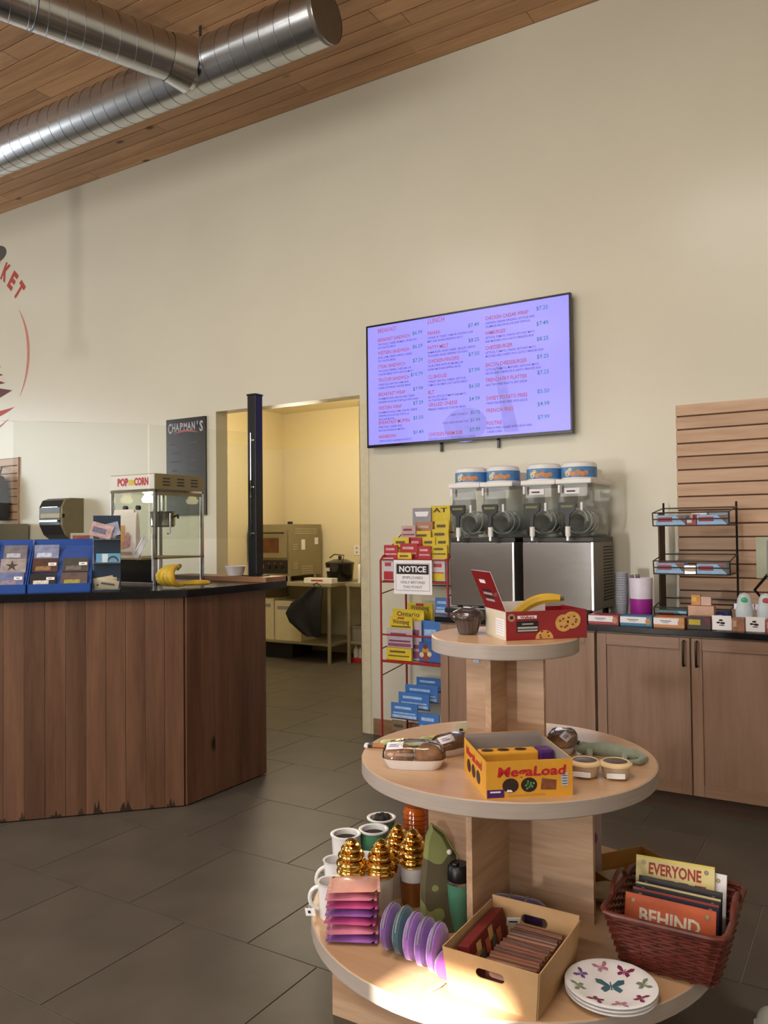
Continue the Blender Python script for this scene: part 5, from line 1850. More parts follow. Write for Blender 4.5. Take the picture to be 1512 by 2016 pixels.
# card reader on a swivel arm
cr = thing('payment_terminal', 'grey payment terminal on a black swivel arm at the right edge', 'terminal', (-0.45, 4.62, WT))
G().cyl((-0.02, 0.02, 0), (-0.02, 0.02, 0.012), 0.05, n=24).build('base', m_blk, cr, smooth=True)
G().tube([(-0.02, 0.02, 0.012), (-0.035, 0.02, 0.1), (-0.10, 0.0, 0.185), (-0.02, -0.02, 0.285), (0.01, -0.03, 0.30)], 0.008, 8).build('arm', m_wire, cr, smooth=True)
scn = G().box(-0.035, 0.075, -0.045, -0.02, 0.26, 0.45, b=0.006).build('body', M('terminal_grey', '8e918c', 0.4), cr)
G().box(-0.025, 0.065, -0.0465, -0.0452, 0.35, 0.44).build('screen', M('terminal_screen', '3a4048', 0.15), scn)
G().box(-0.57, -0.36, WY - 0.0105, WY - 0.0065, 1.17, 1.398, b=0.001).build('notice_sheet', M('pale_green_card', 'b9bfa8', 0.5))
tag(bpy.data.objects['notice_sheet'], 'pale green notice sheet fixed on the slatted panel', 'notice')

# slatted panel on the right of the back wall
m_slat = WOOD('slat_pine', 'b08a6c', 'd0ae92', 'X', 7, 0.45, knots=0.05, shade=0.07, kscale=2.0, knot_col='6e4a34')
sw = thing('slatwall_panel', 'pine slatted wall panel right of the menu screen', 'slatwall', (-0.984, WY, 0))
zs = [2.174, 2.102, 2.025, 1.944, 1.867, 1.790, 1.711, 1.635, 1.555, 1.478, 1.401, 1.324, 1.247, 1.17, 1.093, 1.016, 0.942]
G().box(0.004, 1.55, -0.0015, -0.0002, zs[-1], zs[0] - 0.005).build('backing', M('slat_gap', '5a4030', 0.8), sw)
sl = None
for a, b in zip(zs[:-1], zs[1:]):
    h = a - b - 0.009
    o = G().box(0, 1.56, -0.006, -0.0016, 0, h, b=0.0012).build('slat', m_slat, sw, loc=(0, 0, b + 0.004))

# ------------------------------------------------------------------ red wire rack with maps and brochures
m_rw = M('red_wire', '9a1c22', 0.35, var=0.05)
rr_ = thing('map_rack', 'tall red wire rack of maps and brochures beside the doorway', 'wire rack', (-2.54, 4.665, 0))
X0, X1, Y0, Y1 = -0.247, 0.247, -0.165, 0.165
for sx in (X0, X1):
    G().tube([(sx, Y0, 0.0), (sx, Y0, 1.26), (sx * 0.985, Y0 + 0.03, 1.288), (sx * 0.985, Y0 + 0.09, 1.292)], 0.0075, 8).build('front_upright', m_rw, rr_, smooth=True)
    G().tube([(sx, Y1, 0.0), (sx, Y1, 1.46)], 0.0075, 8).build('rear_upright', m_rw, rr_, smooth=True)
for z in (0.09, 0.602, 0.775, 1.12, 1.265):
    m2 = m_rw
    G().tube([(X0, Y0, z), (X1, Y0, z)], 0.0055 if z != 0.602 else 0.009, 6).build('front_bar', m2, rr_, smooth=True)
for z in (0.09, 0.505, 0.68, 1.04, 1.40):
    for sx in (X0, X1):
        G().tube([(sx, Y0, z if z < 1.3 else 1.265), (sx, Y1, z + (0.04 if z < 1.3 else 0.06))], 0.004, 6).build('side_bar', M('dark_red_wire', '5a2620', 0.4), rr_, smooth=True)
    G().tube([(X0, Y1, z + 0.04), (X1, Y1, z + 0.04)], 0.004, 6).build('rear_bar', M('dark_red_wire'), rr_, smooth=True)

maps = [  # x, y, z, w, h, colour, text, description
    (-2.737, 4.55, 1.269, .106, .091, 'red', '', 'red folded map at the left end of the top tier'),
    (-2.698, 4.62, 1.301, .117, .108, 'yel', '', 'yellow folded map behind the left red map of the top tier'),
    (-2.611, 4.57, 1.270, .130, .100, 'red', '', 'wide red folded map above the notice board'),
    (-2.600, 4.64, 1.301, .092, .107, 'red', '', 'red folded map in the second row of the top tier'),
    (-2.621, 4.53, 1.235, .103, .076, 'yel', '', 'small yellow map right above the notice board'),
    (-2.479, 4.54, 1.266, .093, .088, 'red', '', 'bright red map right of the small yellow map'),
    (-2.505, 4.65, 1.301, .096, .107, 'yel', '', 'yellow map in the second row, left of its twin'),
    (-2.404, 4.65, 1.302, .093, .106, 'yel', '', 'yellow map in the second row at the right end'),
    (-2.381, 4.56, 1.272, .110, .088, 'yel', '', 'yellow map at the right end of the top tier front row'),
    (-2.574, 4.69, 1.350, .123, .101, 'yel', '', 'yellow map under the grey display card'),
    (-2.451, 4.71, 1.350, .121, .111, 'yel', '', 'yellow map in the third row at the right'),
    (-2.462, 4.755, 1.400, .106, .118, 'yel', '', 'yellow map just under the tall atlas'),
    (-2.496, 4.80, 1.445, .146, .175, 'yel', 'AT', 'tall yellow atlas at the top of the rack'),
    (-2.630, 4.785, 1.400, .142, .207, 'gry', '', 'grey display card with a white window at the top of the rack'),
    (-2.589, 4.74, 1.401, .132, .110, 'ora', '', 'orange striped brochure below the grey display card'),
    (-2.676, 4.68, 1.395, .110, .092, 'pnk', '', 'pink and white brochure left of the orange brochure'),
    (-2.738, 4.52, 1.130, .078, .147, 'wht', '', 'white and red leaflet left of the notice board'),
    (-2.369, 4.52, 1.132, .094, .141, 'wht', '', 'white and yellow leaflet right of the notice board'),
    (-2.385, 4.60, 0.919, .103, .101, 'blu', '', 'blue and red leaflet hanging near the worktop end'),
    (-2.606, 4.70, 0.792, .193, .179, 'yel', 'Winnipeg', 'yellow map at the back of the middle pocket'),
    (-2.651, 4.62, 0.765, .240, .168, 'yel', 'Ontario', 'wide yellow map reading Ontario in the middle pocket'),
    (-2.671, 4.56, 0.790, .174, .097, 'yel', 'Winnipeg', 'yellow map with a red tag in front of the Ontario map'),
    (-2.671, 4.54, 0.690, .193, .122, 'lil', '', 'pale lilac brochure in the middle pocket'),
    (-2.672, 4.53, 0.608, .189, .080, 'yel', '', 'low yellow brochure at the front of the middle pocket'),
    (-2.469, 4.60, 0.608, .142, .262, 'blu', '', 'tall blue brochure at the right of the middle pocket'),
    (-2.447, 4.54, 0.612, .158, .125, 'cmc', '', 'blue cartoon activity booklet in the middle pocket'),
    (-2.563, 4.58, 0.608, .068, .255, 'lil', '', 'narrow white leaflet stack in the middle pocket'),
    (-2.648, 4.55, 0.228, .199, .099, 'blu', '', 'blue brochure lowest on the left of the bottom steps'),
    (-2.615, 4.62, 0.284, .230, .100, 'blu', '', 'blue brochure on the second bottom step'),
    (-2.590, 4.68, 0.325, .246, .101, 'blu', '', 'blue brochure on the third bottom step'),
    (-2.573, 4.75, 0.382, .185, .085, 'blu', '', 'blue brochure on the highest bottom step'),
    (-2.473, 4.56, 0.149, .150, .130, 'blu', '', 'dark blue brochure at the right of the bottom steps'),
    (-2.675, 4.53, 0.100, .108, .118, 'brn', '', 'brown photo brochure at the foot of the rack'),
]
MC = {'red': ('a8242e', 'c8a0a0'), 'yel': ('d0b62a', '5a5030'), 'gry': ('8f8d92', 'd6dbe6'), 'ora': ('a9745a', 'c0a49a'), 'pnk': ('b99a98', '7a3a40'), 'wht': ('c4c0c8', 'b03a3a'),
      'blu': ('3f72b8', '9fbce0'), 'lil': ('b3a8b4', '8a4a60'), 'cmc': ('3a5aa0', 'c9a84a'), 'brn': ('7a6650', '4a4030')}
for i, (x, y, z, w, h, c, s, lab) in enumerate(maps):
    t = thing('brochure' if c not in ('yel', 'red') else 'folded_map', lab, 'brochure' if c not in ('yel', 'red') else 'map', (x, y, z), 0, 'maps and brochures in the red rack')
    bd_ = G().box(-w / 2, w / 2, 0.0, 0.008, 0.0, h).build('cover', M('cover_' + c, MC[c][0], 0.45, var=0.1, scale=20), t)
    pm = M('cover_print_' + c, MC[c][1], 0.5, var=0.2, scale=40)
    F_ = FRONT(-w / 2, 0.0, 0)
    if s:
        g = G()
        lettering(g, F_, s, w * 0.5, h - min(0.045, h * 0.6), min(0.03, h * 0.32), width=w * 0.72, align='C', bold=0.01)
        g.build('lettering', m_ink if c == 'yel' else m_paper, bd_)
    if c == 'gry':
        g = G()
        flat_poly(g, F_, [(w * 0.2, h * 0.72), (w * 0.8, h * 0.72), (w * 0.88, h * 0.88), (w * 0.12, h * 0.88)])
        g.build('card_window', m_paper, bd_)
    elif c == 'cmc':
        for k, (u, v_, r, mm) in enumerate(((0.3, 0.55, 0.026, 'b8823c'), (0.3, 0.25, 0.03, '8a3a30'), (0.12, 0.35, 0.016, 'cfc09a'), (0.48, 0.4, 0.016, 'cfc09a'), (0.3, 0.78, 0.016, '5a3a28'))):
            g = G()
            flat_disc(g, F_, w * u, h * v_, r, lift=0.0006 + 0.0003 * k)
            g.build('printed_shape', M('toon_' + mm, mm, 0.5), bd_)
    else:
        g = G()
        flat_rect(g, F_, w * 0.08, h * 0.30, w * 0.84, h * 0.10)
        if not s:
            flat_rect(g, F_, w * 0.14, h * 0.62, w * 0.62, h * 0.16)
        if c in ('blu', 'lil', 'ora', 'wht'):
            flat_rect(g, F_, w * 0.05, h * 0.05, w * 0.9, h * 0.18)
        tag(g.build('print_lines', pm, bd_), kind='stuff')
    if c == 'yel' and i in (19, 21):
        g = G()
        flat_rect(g, F_, w * 0.35, h * 0.88, w * 0.3, h * 0.10, lift=0.001)
        g.build('red_tag', M('cover_red'), bd_)
    if c == 'wht':
        g = G()
        flat_rect(g, F_, 0.004, 0.004, w - 0.008, h * 0.32, lift=0.001)
        g.build('colour_panel', M('cover_red') if i == 16 else M('cover_yel'), bd_)
    # the wire rung this row stands on
    G().tube([(max(X0, x - w / 2 - 0.004 + 2.54), y - 4.665 + 0.004, z - 0.0035), (min(X1, x + w / 2 + 0.004 + 2.54), y - 4.665 + 0.004, z - 0.0035)], 0.003, 6).build('pocket_rung', M('dark_red_wire'), rr_, smooth=True)
ns = thing('notice_board', 'white notice board reading NOTICE employees only beyond this point', 'sign', (-2.537, 4.486, 1.046))
bd_ = G().box(-0.14, 0.14, 0, 0.003, 0, 0.218, b=0.001).build('board', m_paper, ns)
F_ = FRONT(-0.14, 0, 0)
fr_ = G()
for (x, y, w, h) in ((0.014, 0.022, 0.25, 0.002), (0.014, 0.196, 0.25, 0.002), (0.014, 0.022, 0.002, 0.176), (0.262, 0.022, 0.002, 0.176)):
    flat_rect(fr_, F_, x, y, w, h)
tag(fr_.build('border_line', m_ink, bd_), kind='stuff')
g = G()
flat_rect(g, F_, 0.02, 0.128, 0.238, 0.064)
hd_ = g.build('black_header', m_ink, bd_)
g = G()
lettering(g, F_, 'NOTICE', 0.139, 0.143, 0.036, lift=0.0015, width=0.20, align='C', bold=0.03)
g.build('header_lettering', m_paper, hd_)
for k, s in enumerate(('EMPLOYEES', 'ONLY BEYOND', 'THIS POINT')):
    g = G()
    lettering(g, F_, s, 0.139, 0.098 - 0.03 * k, 0.017, width=(0.15, 0.18, 0.14)[k], align='C')
    g.build('lettering', M('grey_ink', '4a4650', 0.6), bd_)

# ------------------------------------------------------------------ things on the service counter
CT = 1.1505
ANG = math.atan2(-CD.y, -CD.x)        # local x runs right along the counter front, local -y faces the customer


def cpos(s, t, z=CT):
    p = on_counter(s, t)
    return (p[0], p[1], z)


m_blue = M('royal_blue_plastic', '1f4a9a', 0.35, var=0.06)
m_bluef = M('blue_flock', '2a4890', 0.7, var=0.1)


def blue_tray(s0, s1, lab, cards):
    w = abs(s0 - s1)
    t = thing('blue_display_tray', lab, 'display tray', cpos((s0 + s1) / 2, 0.03), ANG, 'blue stepped display trays')
    b = G()
    b.box(-w / 2, w / 2, 0.0, 0.006, 0.0, 0.045)
    b.build('front_lip', m_blue, t)
    st = G()
    st.add([(-w / 2, 0.007, 0), (w / 2, 0.007, 0), (w / 2, 0.22, 0), (-w / 2, 0.22, 0), (-w / 2, 0.007, 0.02), (w / 2, 0.007, 0.02), (w / 2, 0.22, 0.24), (-w / 2, 0.22, 0.24)],
           [(0, 3, 2, 1), (4, 5, 6, 7), (0, 1, 5, 4), (1, 2, 6, 5), (2, 3, 7, 6), (3, 0, 4, 7)])
    st.build('sloping_bed', m_bluef, t)
    G().box(-w / 2, w / 2, 0.2205, 0.2265, 0.0, 0.275).build('back_rail', m_blue, t)
    for sx in (-1, 1):
        g = G()
        x0, x1 = (w / 2 - 0.005, w / 2) if sx > 0 else (-w / 2, -w / 2 + 0.005)
        g.add([(x0, 0.0, 0.045), (x1, 0.0, 0.045), (x1, 0.22, 0.27), (x0, 0.22, 0.27), (x0, 0.0, 0.0), (x1, 0.0, 0.0), (x1, 0.22, 0.23), (x0, 0.22, 0.23)], [(0, 1, 2, 3), (0, 4, 5, 1), (1, 5, 6, 2), (2, 6, 7, 3), (3, 7, 4, 0), (4, 7, 6, 5)])
        g.build('side_rail', m_blue, t)
    return t


tr1 = blue_tray(0.965, 0.79, 'blue stepped tray of card packs at the left edge of the counter', 0)
tr2 = blue_tray(0.785, 0.475, 'blue stepped tray of card packs beside the photo stand', 0)


def card_pack(s, up, w, h, lab, c1, c2, sticker=True, motif=None, thick=0.012):
    """flat wrapped picture pack leaning on the sloping bed; up = distance along the slope"""
    t0 = 0.036 + up * 0.70
    z0 = CT + 0.026 + up * 0.715
    t = thing('picture_pack', lab, 'packet', cpos(s, t0, z0 + 0.002), ANG, 'picture packs in the blue trays', rot=(math.radians(-28), 0, ANG))
    b = G().box(-w / 2, w / 2, 0.0, thick, 0.0, h, b=0.0015).build('pack', M('pack_' + c1, c1, 0.3, var=0.3, scale=24, coat=0.7), t)
    F_ = FRONT(-w / 2, -0.0002, 0)
    if motif == 'star':
        g = G()
        pts = []
        for k in range(10):
            r = 0.034 if k % 2 == 0 else 0.012
            pts.append((w * 0.45 + r * math.sin(PI * k / 5), h * 0.48 + r * math.cos(PI * k / 5)))
        for k in range(10):
            flat_poly(g, F_, [(w * 0.45, h * 0.48), pts[(k + 1) % 10], pts[k]])
        g.build('printed_star', M('pk2_' + c2, c2, 0.5, var=0.2), b)
    else:
        g = G()
        flat_rect(g, F_, w * 0.12, h * 0.12, w * 0.6, h * 0.30)
        g.build('printed_patch', M('pk2_' + c2, c2, 0.5, var=0.35, scale=50), b)
    if sticker:
        g = G()
        flat_rect(g, F_, w * 0.62, h * 0.45, w * 0.32, h * 0.22, lift=0.001)
        st_ = g.build('price_sticker', m_paper, b)
        g = G()
        flat_rect(g, F_, w * 0.70, h * 0.53, w * 0.14, h * 0.05, lift=0.0016)
        g.build('sticker_print', M('grey_ink'), st_)
    return t


card_pack(0.868, 0.20, 0.115, 0.085, 'silver-grey clear picture pack at the top left of the blue trays', '6d6a72', 'a9acb8', False)
card_pack(0.715, 0.20, 0.125, 0.085, 'pale blue clear picture pack at the top of the second blue tray', '8088a8', 'b9c4da', False)
card_pack(0.868, 0.105, 0.125, 0.082, 'pale pack with a dark star print in the left blue tray', '9a9092', '3a3028', False, 'star')
card_pack(0.712, 0.105, 0.125, 0.082, 'dark brown picture pack with sticker in the second blue tray', '4a2c24', '8a6a3a')
card_pack(0.560, 0.105, 0.130, 0.082, 'charcoal picture pack with sticker at the right of the second blue tray', '3a3632', '6a6058')
card_pack(0.868, 0.012, 0.125, 0.080, 'violet-blue picture pack at the front of the left blue tray', '66709c', '8a7a8a')
card_pack(0.712, 0.012, 0.125, 0.070, 'black picture pack with white top edge at the front of the second blue tray', '14141a', 'c9c4bc')
card_pack(0.560, 0.012, 0.130, 0.074, 'mixed brown and yellow picture pack at the front right of the second blue tray', '57443e', '9a8a3a', False)

# white picture box behind the trays
wb = thing('photo_box', 'white box with a photo of faces above the blue trays', 'box', cpos(0.542, 0.335), ANG)
G().box(-0.067, 0.067, -0.02, 0.02, 0.0, 0.30, b=0.002).build('stand_block', M('grey_stand', '8a8078', 0.6), wb)
b_ = G().box(-0.067, 0.067, -0.027, -0.0205, 0.185, 0.308, b=0.001).build('picture_panel', M('cream_print', 'cbbfb4', 0.4, var=0.1), wb)
F_ = FRONT(-0.067, -0.0272, 0.185)
for nm, c, (x, y, rx, ry) in (('printed_face', '8a5a48', (0.045, 0.05, 0.02, 0.03)), ('printed_face', 'a8a09c', (0.092, 0.045, 0.026, 0.034))):
    g = G()
    flat_disc(g, F_, x, y, rx, ry)
    g.build(nm, M('face_' + c, c, 0.5, var=0.35, scale=70), b_)
g = G()
flat_rect(g, F_, 0.012, 0.09, 0.09, 0.02)
g.build('printed_title', M('title_red', 'a85850', 0.5, var=0.2, scale=60), b_)
for k in range(3):
    g = G()
    g.box(-0.055 + 0.042 * k, -0.02 + 0.042 * k, -0.027, -0.021, 0.14, 0.175, b=0.003)
    g.build('small_pack', M('grey_pack', '8f8680', 0.4, var=0.2), wb)

# tall dark blue photo stand
ps = thing('photo_stand', 'tall dark blue acrylic stand holding photo cards', 'display stand', cpos(0.400, 0.10), ANG)
m_navy = M('navy_acrylic', '27384c', 0.25, var=0.06, spec=0.6)
w = 0.14
G().box(-w / 2, w / 2, 0.0, 0.008, 0.0, 0.40, b=0.002).build('back_board', m_navy, ps)
G().box(-w / 2, w / 2, -0.07, -0.0005, 0.0, 0.006).build('base', m_navy, ps)
for (z, h) in ((0.006, 0.06), (0.145, 0.02), (0.27, 0.02)):
    G().box(-w / 2, w / 2, -0.05, -0.001, z, z + 0.003).build('slot_floor', M('clear_edge', 'b9c8d4', 0.1, spec=0.8), ps)
    G().box(-w / 2, w / 2, -0.052, -0.050, z, z + h).build('slot_lip', m_clear, ps)
for i, (x, z, rz_, c, lab) in enumerate(((-0.01, 0.2745, 8, 'c9b8b8', 'pale photo card on the right of the upper stand slot'), (0.02, 0.2745, -14, '8a90a8', 'blue-grey photo card in the upper stand slot'), (-0.035, 0.2745, 16, 'c0a0a4', 'pink photo card tilted at the left of the upper stand slot'))):
    p = on_counter(0.400, 0.10)
    ux = Vector((math.cos(ANG), math.sin(ANG), 0))
    uy = Vector((-math.sin(ANG), math.cos(ANG), 0))
    pos = Vector((p[0], p[1], CT)) + ux * x + uy * (-0.012 - 0.012 * i) + Vector((0, 0, z + 0.01))
    t = thing('photo_card', lab, 'card', pos, ANG, 'photo cards on the dark blue stand', rot=(math.radians(-12), math.radians(rz_), ANG))
    c_ = G().box(-0.055, 0.055, 0, 0.0012, 0, 0.075).build('card', M('photo_' + c, c, 0.35, var=0.3, scale=40), t)
    g = G()
    if i == 0:
        for q in ([(0.02, 0.02), (0.06, 0.065), (0.07, 0.06), (0.04, 0.02)], [(0.06, 0.065), (0.10, 0.02), (0.085, 0.02), (0.052, 0.055)], [(0.035, 0.033), (0.09, 0.033), (0.085, 0.04), (0.04, 0.04)]):
            flat_poly(g, FRONT(-0.055, -0.0002, 0), q)
        g.build('printed_letter', M('letter_red', '9a2a30', 0.5), c_)
    else:
        flat_rect(g, FRONT(-0.055, -0.0002, 0), 0.01, 0.02, 0.07, 0.03)
        g.build('printed_patch', M('photo_patch', '6a6a80', 0.5, var=0.3, scale=60), c_)
for i in range(6):
    p = on_counter(0.400, 0.10)
    ux = Vector((math.cos(ANG), math.sin(ANG), 0))
    uy = Vector((-math.sin(ANG), math.cos(ANG), 0))
    pos = Vector((p[0], p[1], CT)) + ux * random.uniform(-0.012, 0.012) + uy * (-0.008 - 0.0065 * i) + Vector((0, 0, 0.010))
    t = thing('leaflet', 'cream leaflet, %s in the bottom slot of the dark blue stand' % ['rearmost', 'second from the back', 'third from the back', 'third from the front', 'second from the front', 'frontmost'][i], 'leaflet', pos, ANG, 'cream leaflets in the stand', rot=(math.radians(-8), math.radians(random.uniform(-10, 10)), ANG))
    G().box(-0.05, 0.05, 0, 0.001, 0, 0.068 - 0.004 * i).build('sheet', M('leaflet_%d' % (i % 3), ['c6bc98', 'b8ae94', 'd0c8ac'][i % 3], 0.6, var=0.1), t)
    G().box(-0.04, 0.03, -0.0004, -0.0001, 0.02, 0.03).build('print_line', M('grey_ink'), t)
sc_ = thing('blue_photo', 'bright blue photo card with an arch in the middle stand slot', 'card', Vector((*on_counter(0.398, 0.085), CT + 0.15)), ANG)
c_ = G().box(-0.055, 0.068, 0, 0.0015, 0, 0.047).build('card', M('sky_photo', '6fa6cc', 0.2, var=0.15), sc_)
n = 14
g = G()
for k in range(n):
    a0, a1 = PI * k / n, PI * (k + 1) / n
    flat_poly(g, FRONT(0.03, -0.0002, 0.004), [(0.03 * math.cos(a0), 0.03 * math.sin(a0)), (0.03 * math.cos(a1), 0.03 * math.sin(a1)), (0.02 * math.cos(a1), 0.02 * math.sin(a1)), (0.02 * math.cos(a0), 0.02 * math.sin(a0))])
g.build('printed_arch', M('arch_grey', '3c4650', 0.5), c_)
g = G()
flat_rect(g, FRONT(-0.055, -0.0002, 0), 0.03, 0.0, 0.03, 0.045)
g.build('white_block', M('pale_block', 'cfe2ee', 0.4), c_)

# ------------------------------------------------------------------ popcorn machine
PXC, PYC = -3.59, 3.30       # near corner
pm_ = thing('popcorn_machine', 'chrome and glass popcorn machine with POP CORN header', 'popcorn machine', (PXC, PYC, CT))
PWd, PDp, PHt = 0.385, 0.40, 0.655
m_chr = M('chrome_frame', 'c4c6cc', 0.14, metal=1.0)
m_tanm = M('tan_metal', '9a865c', 0.45, metal=0.35, var=0.05)
m_pg = GLASS('cabinet_glass', 'f8faf6', 0.02, 0.012, ior=1.2)
for (x, y) in ((-0.018, 0.0), (-PWd, 0.0), (-0.018, PDp - 0.018), (-PWd, PDp - 0.018)):
    G().box(x, x + 0.018, y, y + 0.018, 0.0, PHt - 0.095, b=0.002).build('corner_post', m_chr, pm_)
hd_ = G().box(-PWd, 0, 0.0, PDp, PHt - 0.095, PHt, b=0.003).build('header', m_tanm, pm_)
fp_ = G().box(-PWd + 0.002, -0.002, -0.004, -0.0005, PHt - 0.090, PHt - 0.004).build('header_panel', m_lidw, hd_)
F_ = FRONT(-PWd, -0.0043, PHt - 0.095)
g = G()
lettering(g, F_, 'POP', 0.115, 0.030, 0.042, bold=0.05, width=0.095, align='C')
lettering(g, F_, 'CORN', 0.275, 0.030, 0.042, bold=0.05, width=0.12, align='C')
g.build('header_lettering', M('fair_red', 'c0222c', 0.4), hd_)
g = G()
flat_rect(g, F_, 0.165, 0.03, 0.05, 0.032)
g.build('yellow_block', M('fair_yellow', 'd8c04a', 0.4), hd_)
G().box(-PWd, 0, -0.002, PDp, PHt - 0.108, PHt - 0.0955).build('lower_trim', m_chr, pm_)
for r_ in range(3):
    for c in range(3):
        G().box(0.0005, 0.003, 0.06 + 0.115 * c, 0.115 + 0.115 * c, PHt - 0.070 + 0.019 * r_, PHt - 0.063 + 0.019 * r_).build('vent_slot', m_ink, hd_)
G().box(-PWd + 0.0, 0.0, 0.0, PDp, 0.150, 0.160).build('bin_floor', m_tanm, pm_)
G().box(-PWd + 0.03, -0.004, -0.10, -0.0005, 0.150, 0.160, b=0.002).build('front_ledge', m_tanm, pm_)
G().box(-PWd + 0.019, -0.019, 0.004, 0.014, 0.012, 0.149).build('lower_panel', M('smoked_panel', '10131a', 0.12), pm_)
G().box(-PWd + 0.018, -0.0, 0.004, PDp, 0.0, 0.011).build('base_plate', m_chr, pm_)
G().box(-PWd + 0.019, -0.019, 0.006, 0.010, 0.161, PHt - 0.109).build('front_glass', m_pg, pm_)
G().box(-0.010, -0.006, 0.019, PDp - 0.019, 0.161, PHt - 0.109).build('side_glass', m_pg, pm_)
G().box(-PWd + 0.006, -PWd + 0.010, 0.019, PDp - 0.019, 0.161, PHt - 0.109).build('side_glass', m_pg, pm_)
G().box(-0.012, -0.003, 0.019, PDp - 0.019, 0.012, 0.149).build('lower_side_panel', m_pg, pm_)
G().box(-PWd + 0.019, -0.019, PDp - 0.012, PDp - 0.008, 0.161, PHt - 0.109).build('rear_glass', m_pg, pm_)
G().lathe([(0.001, 0.0), (0.03, 0.0), (0.04, 0.02), (0.02, 0.05)], 16, Matrix.Translation((-0.28, 0.2, PHt - 0.16))).build('warming_lamp', M('warm_diffuser'), pm_, smooth=True)
G().box(-0.014, -0.002, 0.02, PDp - 0.02, PHt - 0.128, PHt - 0.1085).build('side_trim', m_tanm, pm_)
kt = G().lathe([(0.001, 0), (0.065, 0), (0.075, 0.01), (0.075, 0.09), (0.078, 0.095), (0.070, 0.095)], 26, Matrix.Translation((-0.15, 0.2, 0.34))).build('kettle', m_ss, pm_, smooth=True)
G().cyl((-0.15, 0.2, 0.44), (-0.15, 0.2, PHt - 0.11), 0.012).build('kettle_hanger', m_chr, pm_, smooth=True)
G().tube([(-0.075, 0.2, 0.40), (-0.02, 0.2, 0.41), (-0.02, 0.2, 0.39)], 0.007, 8).build('kettle_handle', m_blk, pm_, smooth=True)
G().tube([(-0.004, 0.10, 0.30), (0.018, 0.10, 0.30), (0.018, 0.10, 0.42), (-0.004, 0.10, 0.42)], 0.005, 8).build('side_handle', m_chr, pm_, smooth=True)
for x in (-0.245, -0.135):
    G().cyl((x, 0.004, 0.455), (x, -0.016, 0.455), 0.014, n=12).build('door_knob', m_blk, pm_, smooth=True)
# popcorn bags on the machine's front ledge
m_bagw = M('popcorn_bag_paper', 'e6dcd4', 0.6, var=0.06, scale=10)
for i, (bx_, by_, hh, lab) in enumerate(((-0.165, -0.062, 0.265, 'white popcorn bag with orange print on the machine ledge'), (-0.235, -0.022, 0.285, 'white popcorn bag standing behind the orange-printed bag'))):
    t = thing('popcorn_bag', lab, 'paper bag', (PXC + bx_, PYC + by_, CT + 0.1605), 0, 'popcorn bags by the popcorn machine')
    rings = []
    for (z, k, d) in ((0.0, 1.0, 0.018), (0.02, 1.0, 0.019), (hh * 0.6, 0.97, 0.016), (hh * 0.9, 0.95, 0.010), (hh, 0.93, 0.004)):
        wv = 0.092 * k
        rings.append([(-wv, -d, z), (-wv * 0.3, -d - 0.003, z), (wv * 0.3, -d - 0.002, z), (wv, -d, z), (wv, d, z), (0, d + 0.002, z), (-wv, d, z)])
    b_ = G().loft(rings).build('bag', m_bagw, t, smooth=False)
    F_ = rframe((-0.092, -0.0215, 0.0), (1, 0, 0), (0, 0.018, 1.0))
    g = G()
    flat_rect(g, F_, 0.055, 0.05, 0.036, 0.14, lift=0.003)
    g.build('orange_print', M('orange_print', 'cf9a34', 0.5, var=0.2), b_)
    g = G()
    flat_disc(g, F_, 0.118, 0.115, 0.022, 0.034, lift=0.003)
    flat_disc(g, F_, 0.108, 0.08, 0.03, 0.02, lift=0.0033)
    tag(g.build('red_print', M('pink_print', 'c08078', 0.5, var=0.3, scale=50), b_), kind='stuff')
    g = G()
    flat_rect(g, F_, 0.03, 0.018, 0.12, 0.018, lift=0.003)
    g.build('pale_print', M('tan_print'), b_)
sc2 = thing('paper_scoop', 'folded white paper slip leaning on the popcorn machine ledge', 'paper', (PXC - 0.075, PYC - 0.086, CT + 0.1605), 0, rot=(0, math.radians(38), 0))
G().box(-0.022, 0.022, 0, 0.002, 0.0, 0.15).build('sheet', m_paper, sc2)
G().box(-0.0225, -0.012, -0.003, -0.0005, 0.02, 0.15).build('folded_edge', m_paper, sc2)

# bananas on the counter corner
bb = thing('banana_bunch', 'bunch of yellow bananas on the counter corner', 'bananas', cpos(0.075, 0.13, CT), ANG + 0.75)
m_ban2 = M('banana_green_yellow', 'bda634', 0.5, var=0.15, scale=12)
for k in range(4):
    pts = []
    for i in range(11):
        th = math.radians(72 + 205 * i / 10.0)
        pts.append((0.03 + (0.070 - 0.004 * k) * math.cos(th), 0.037 * (k - 1.5) * (0.25 + 0.75 * min(1, i / 5.0)), 0.066 + (0.047 - 0.001 * k) * math.sin(th) + (0.003 if i < 3 else 0)))
    banana(bb, pts, 0.0185, m_ban2 if k % 2 else m_ban, m_bantip)
G().tube([(0.05, 0.0, 0.108), (0.066, 0.0, 0.118), (0.078, 0.0, 0.122)], [0.016, 0.013, 0.010], 8).build('stalk', M('banana_stalk', '6a6a2a', 0.7), bb, smooth=True)
b2 = thing('single_banana', 'single banana lying right of the banana bunch', 'banana', cpos(-0.055, 0.20, CT), ANG + 0.2)
banana(b2, [(-0.085 + 0.17 * u, -0.025 * math.sin(PI * u), 0.019 + 0.004 * math.sin(PI * u)) for u in [i / 9 for i in range(10)]], 0.0175, m_ban, m_bantip)
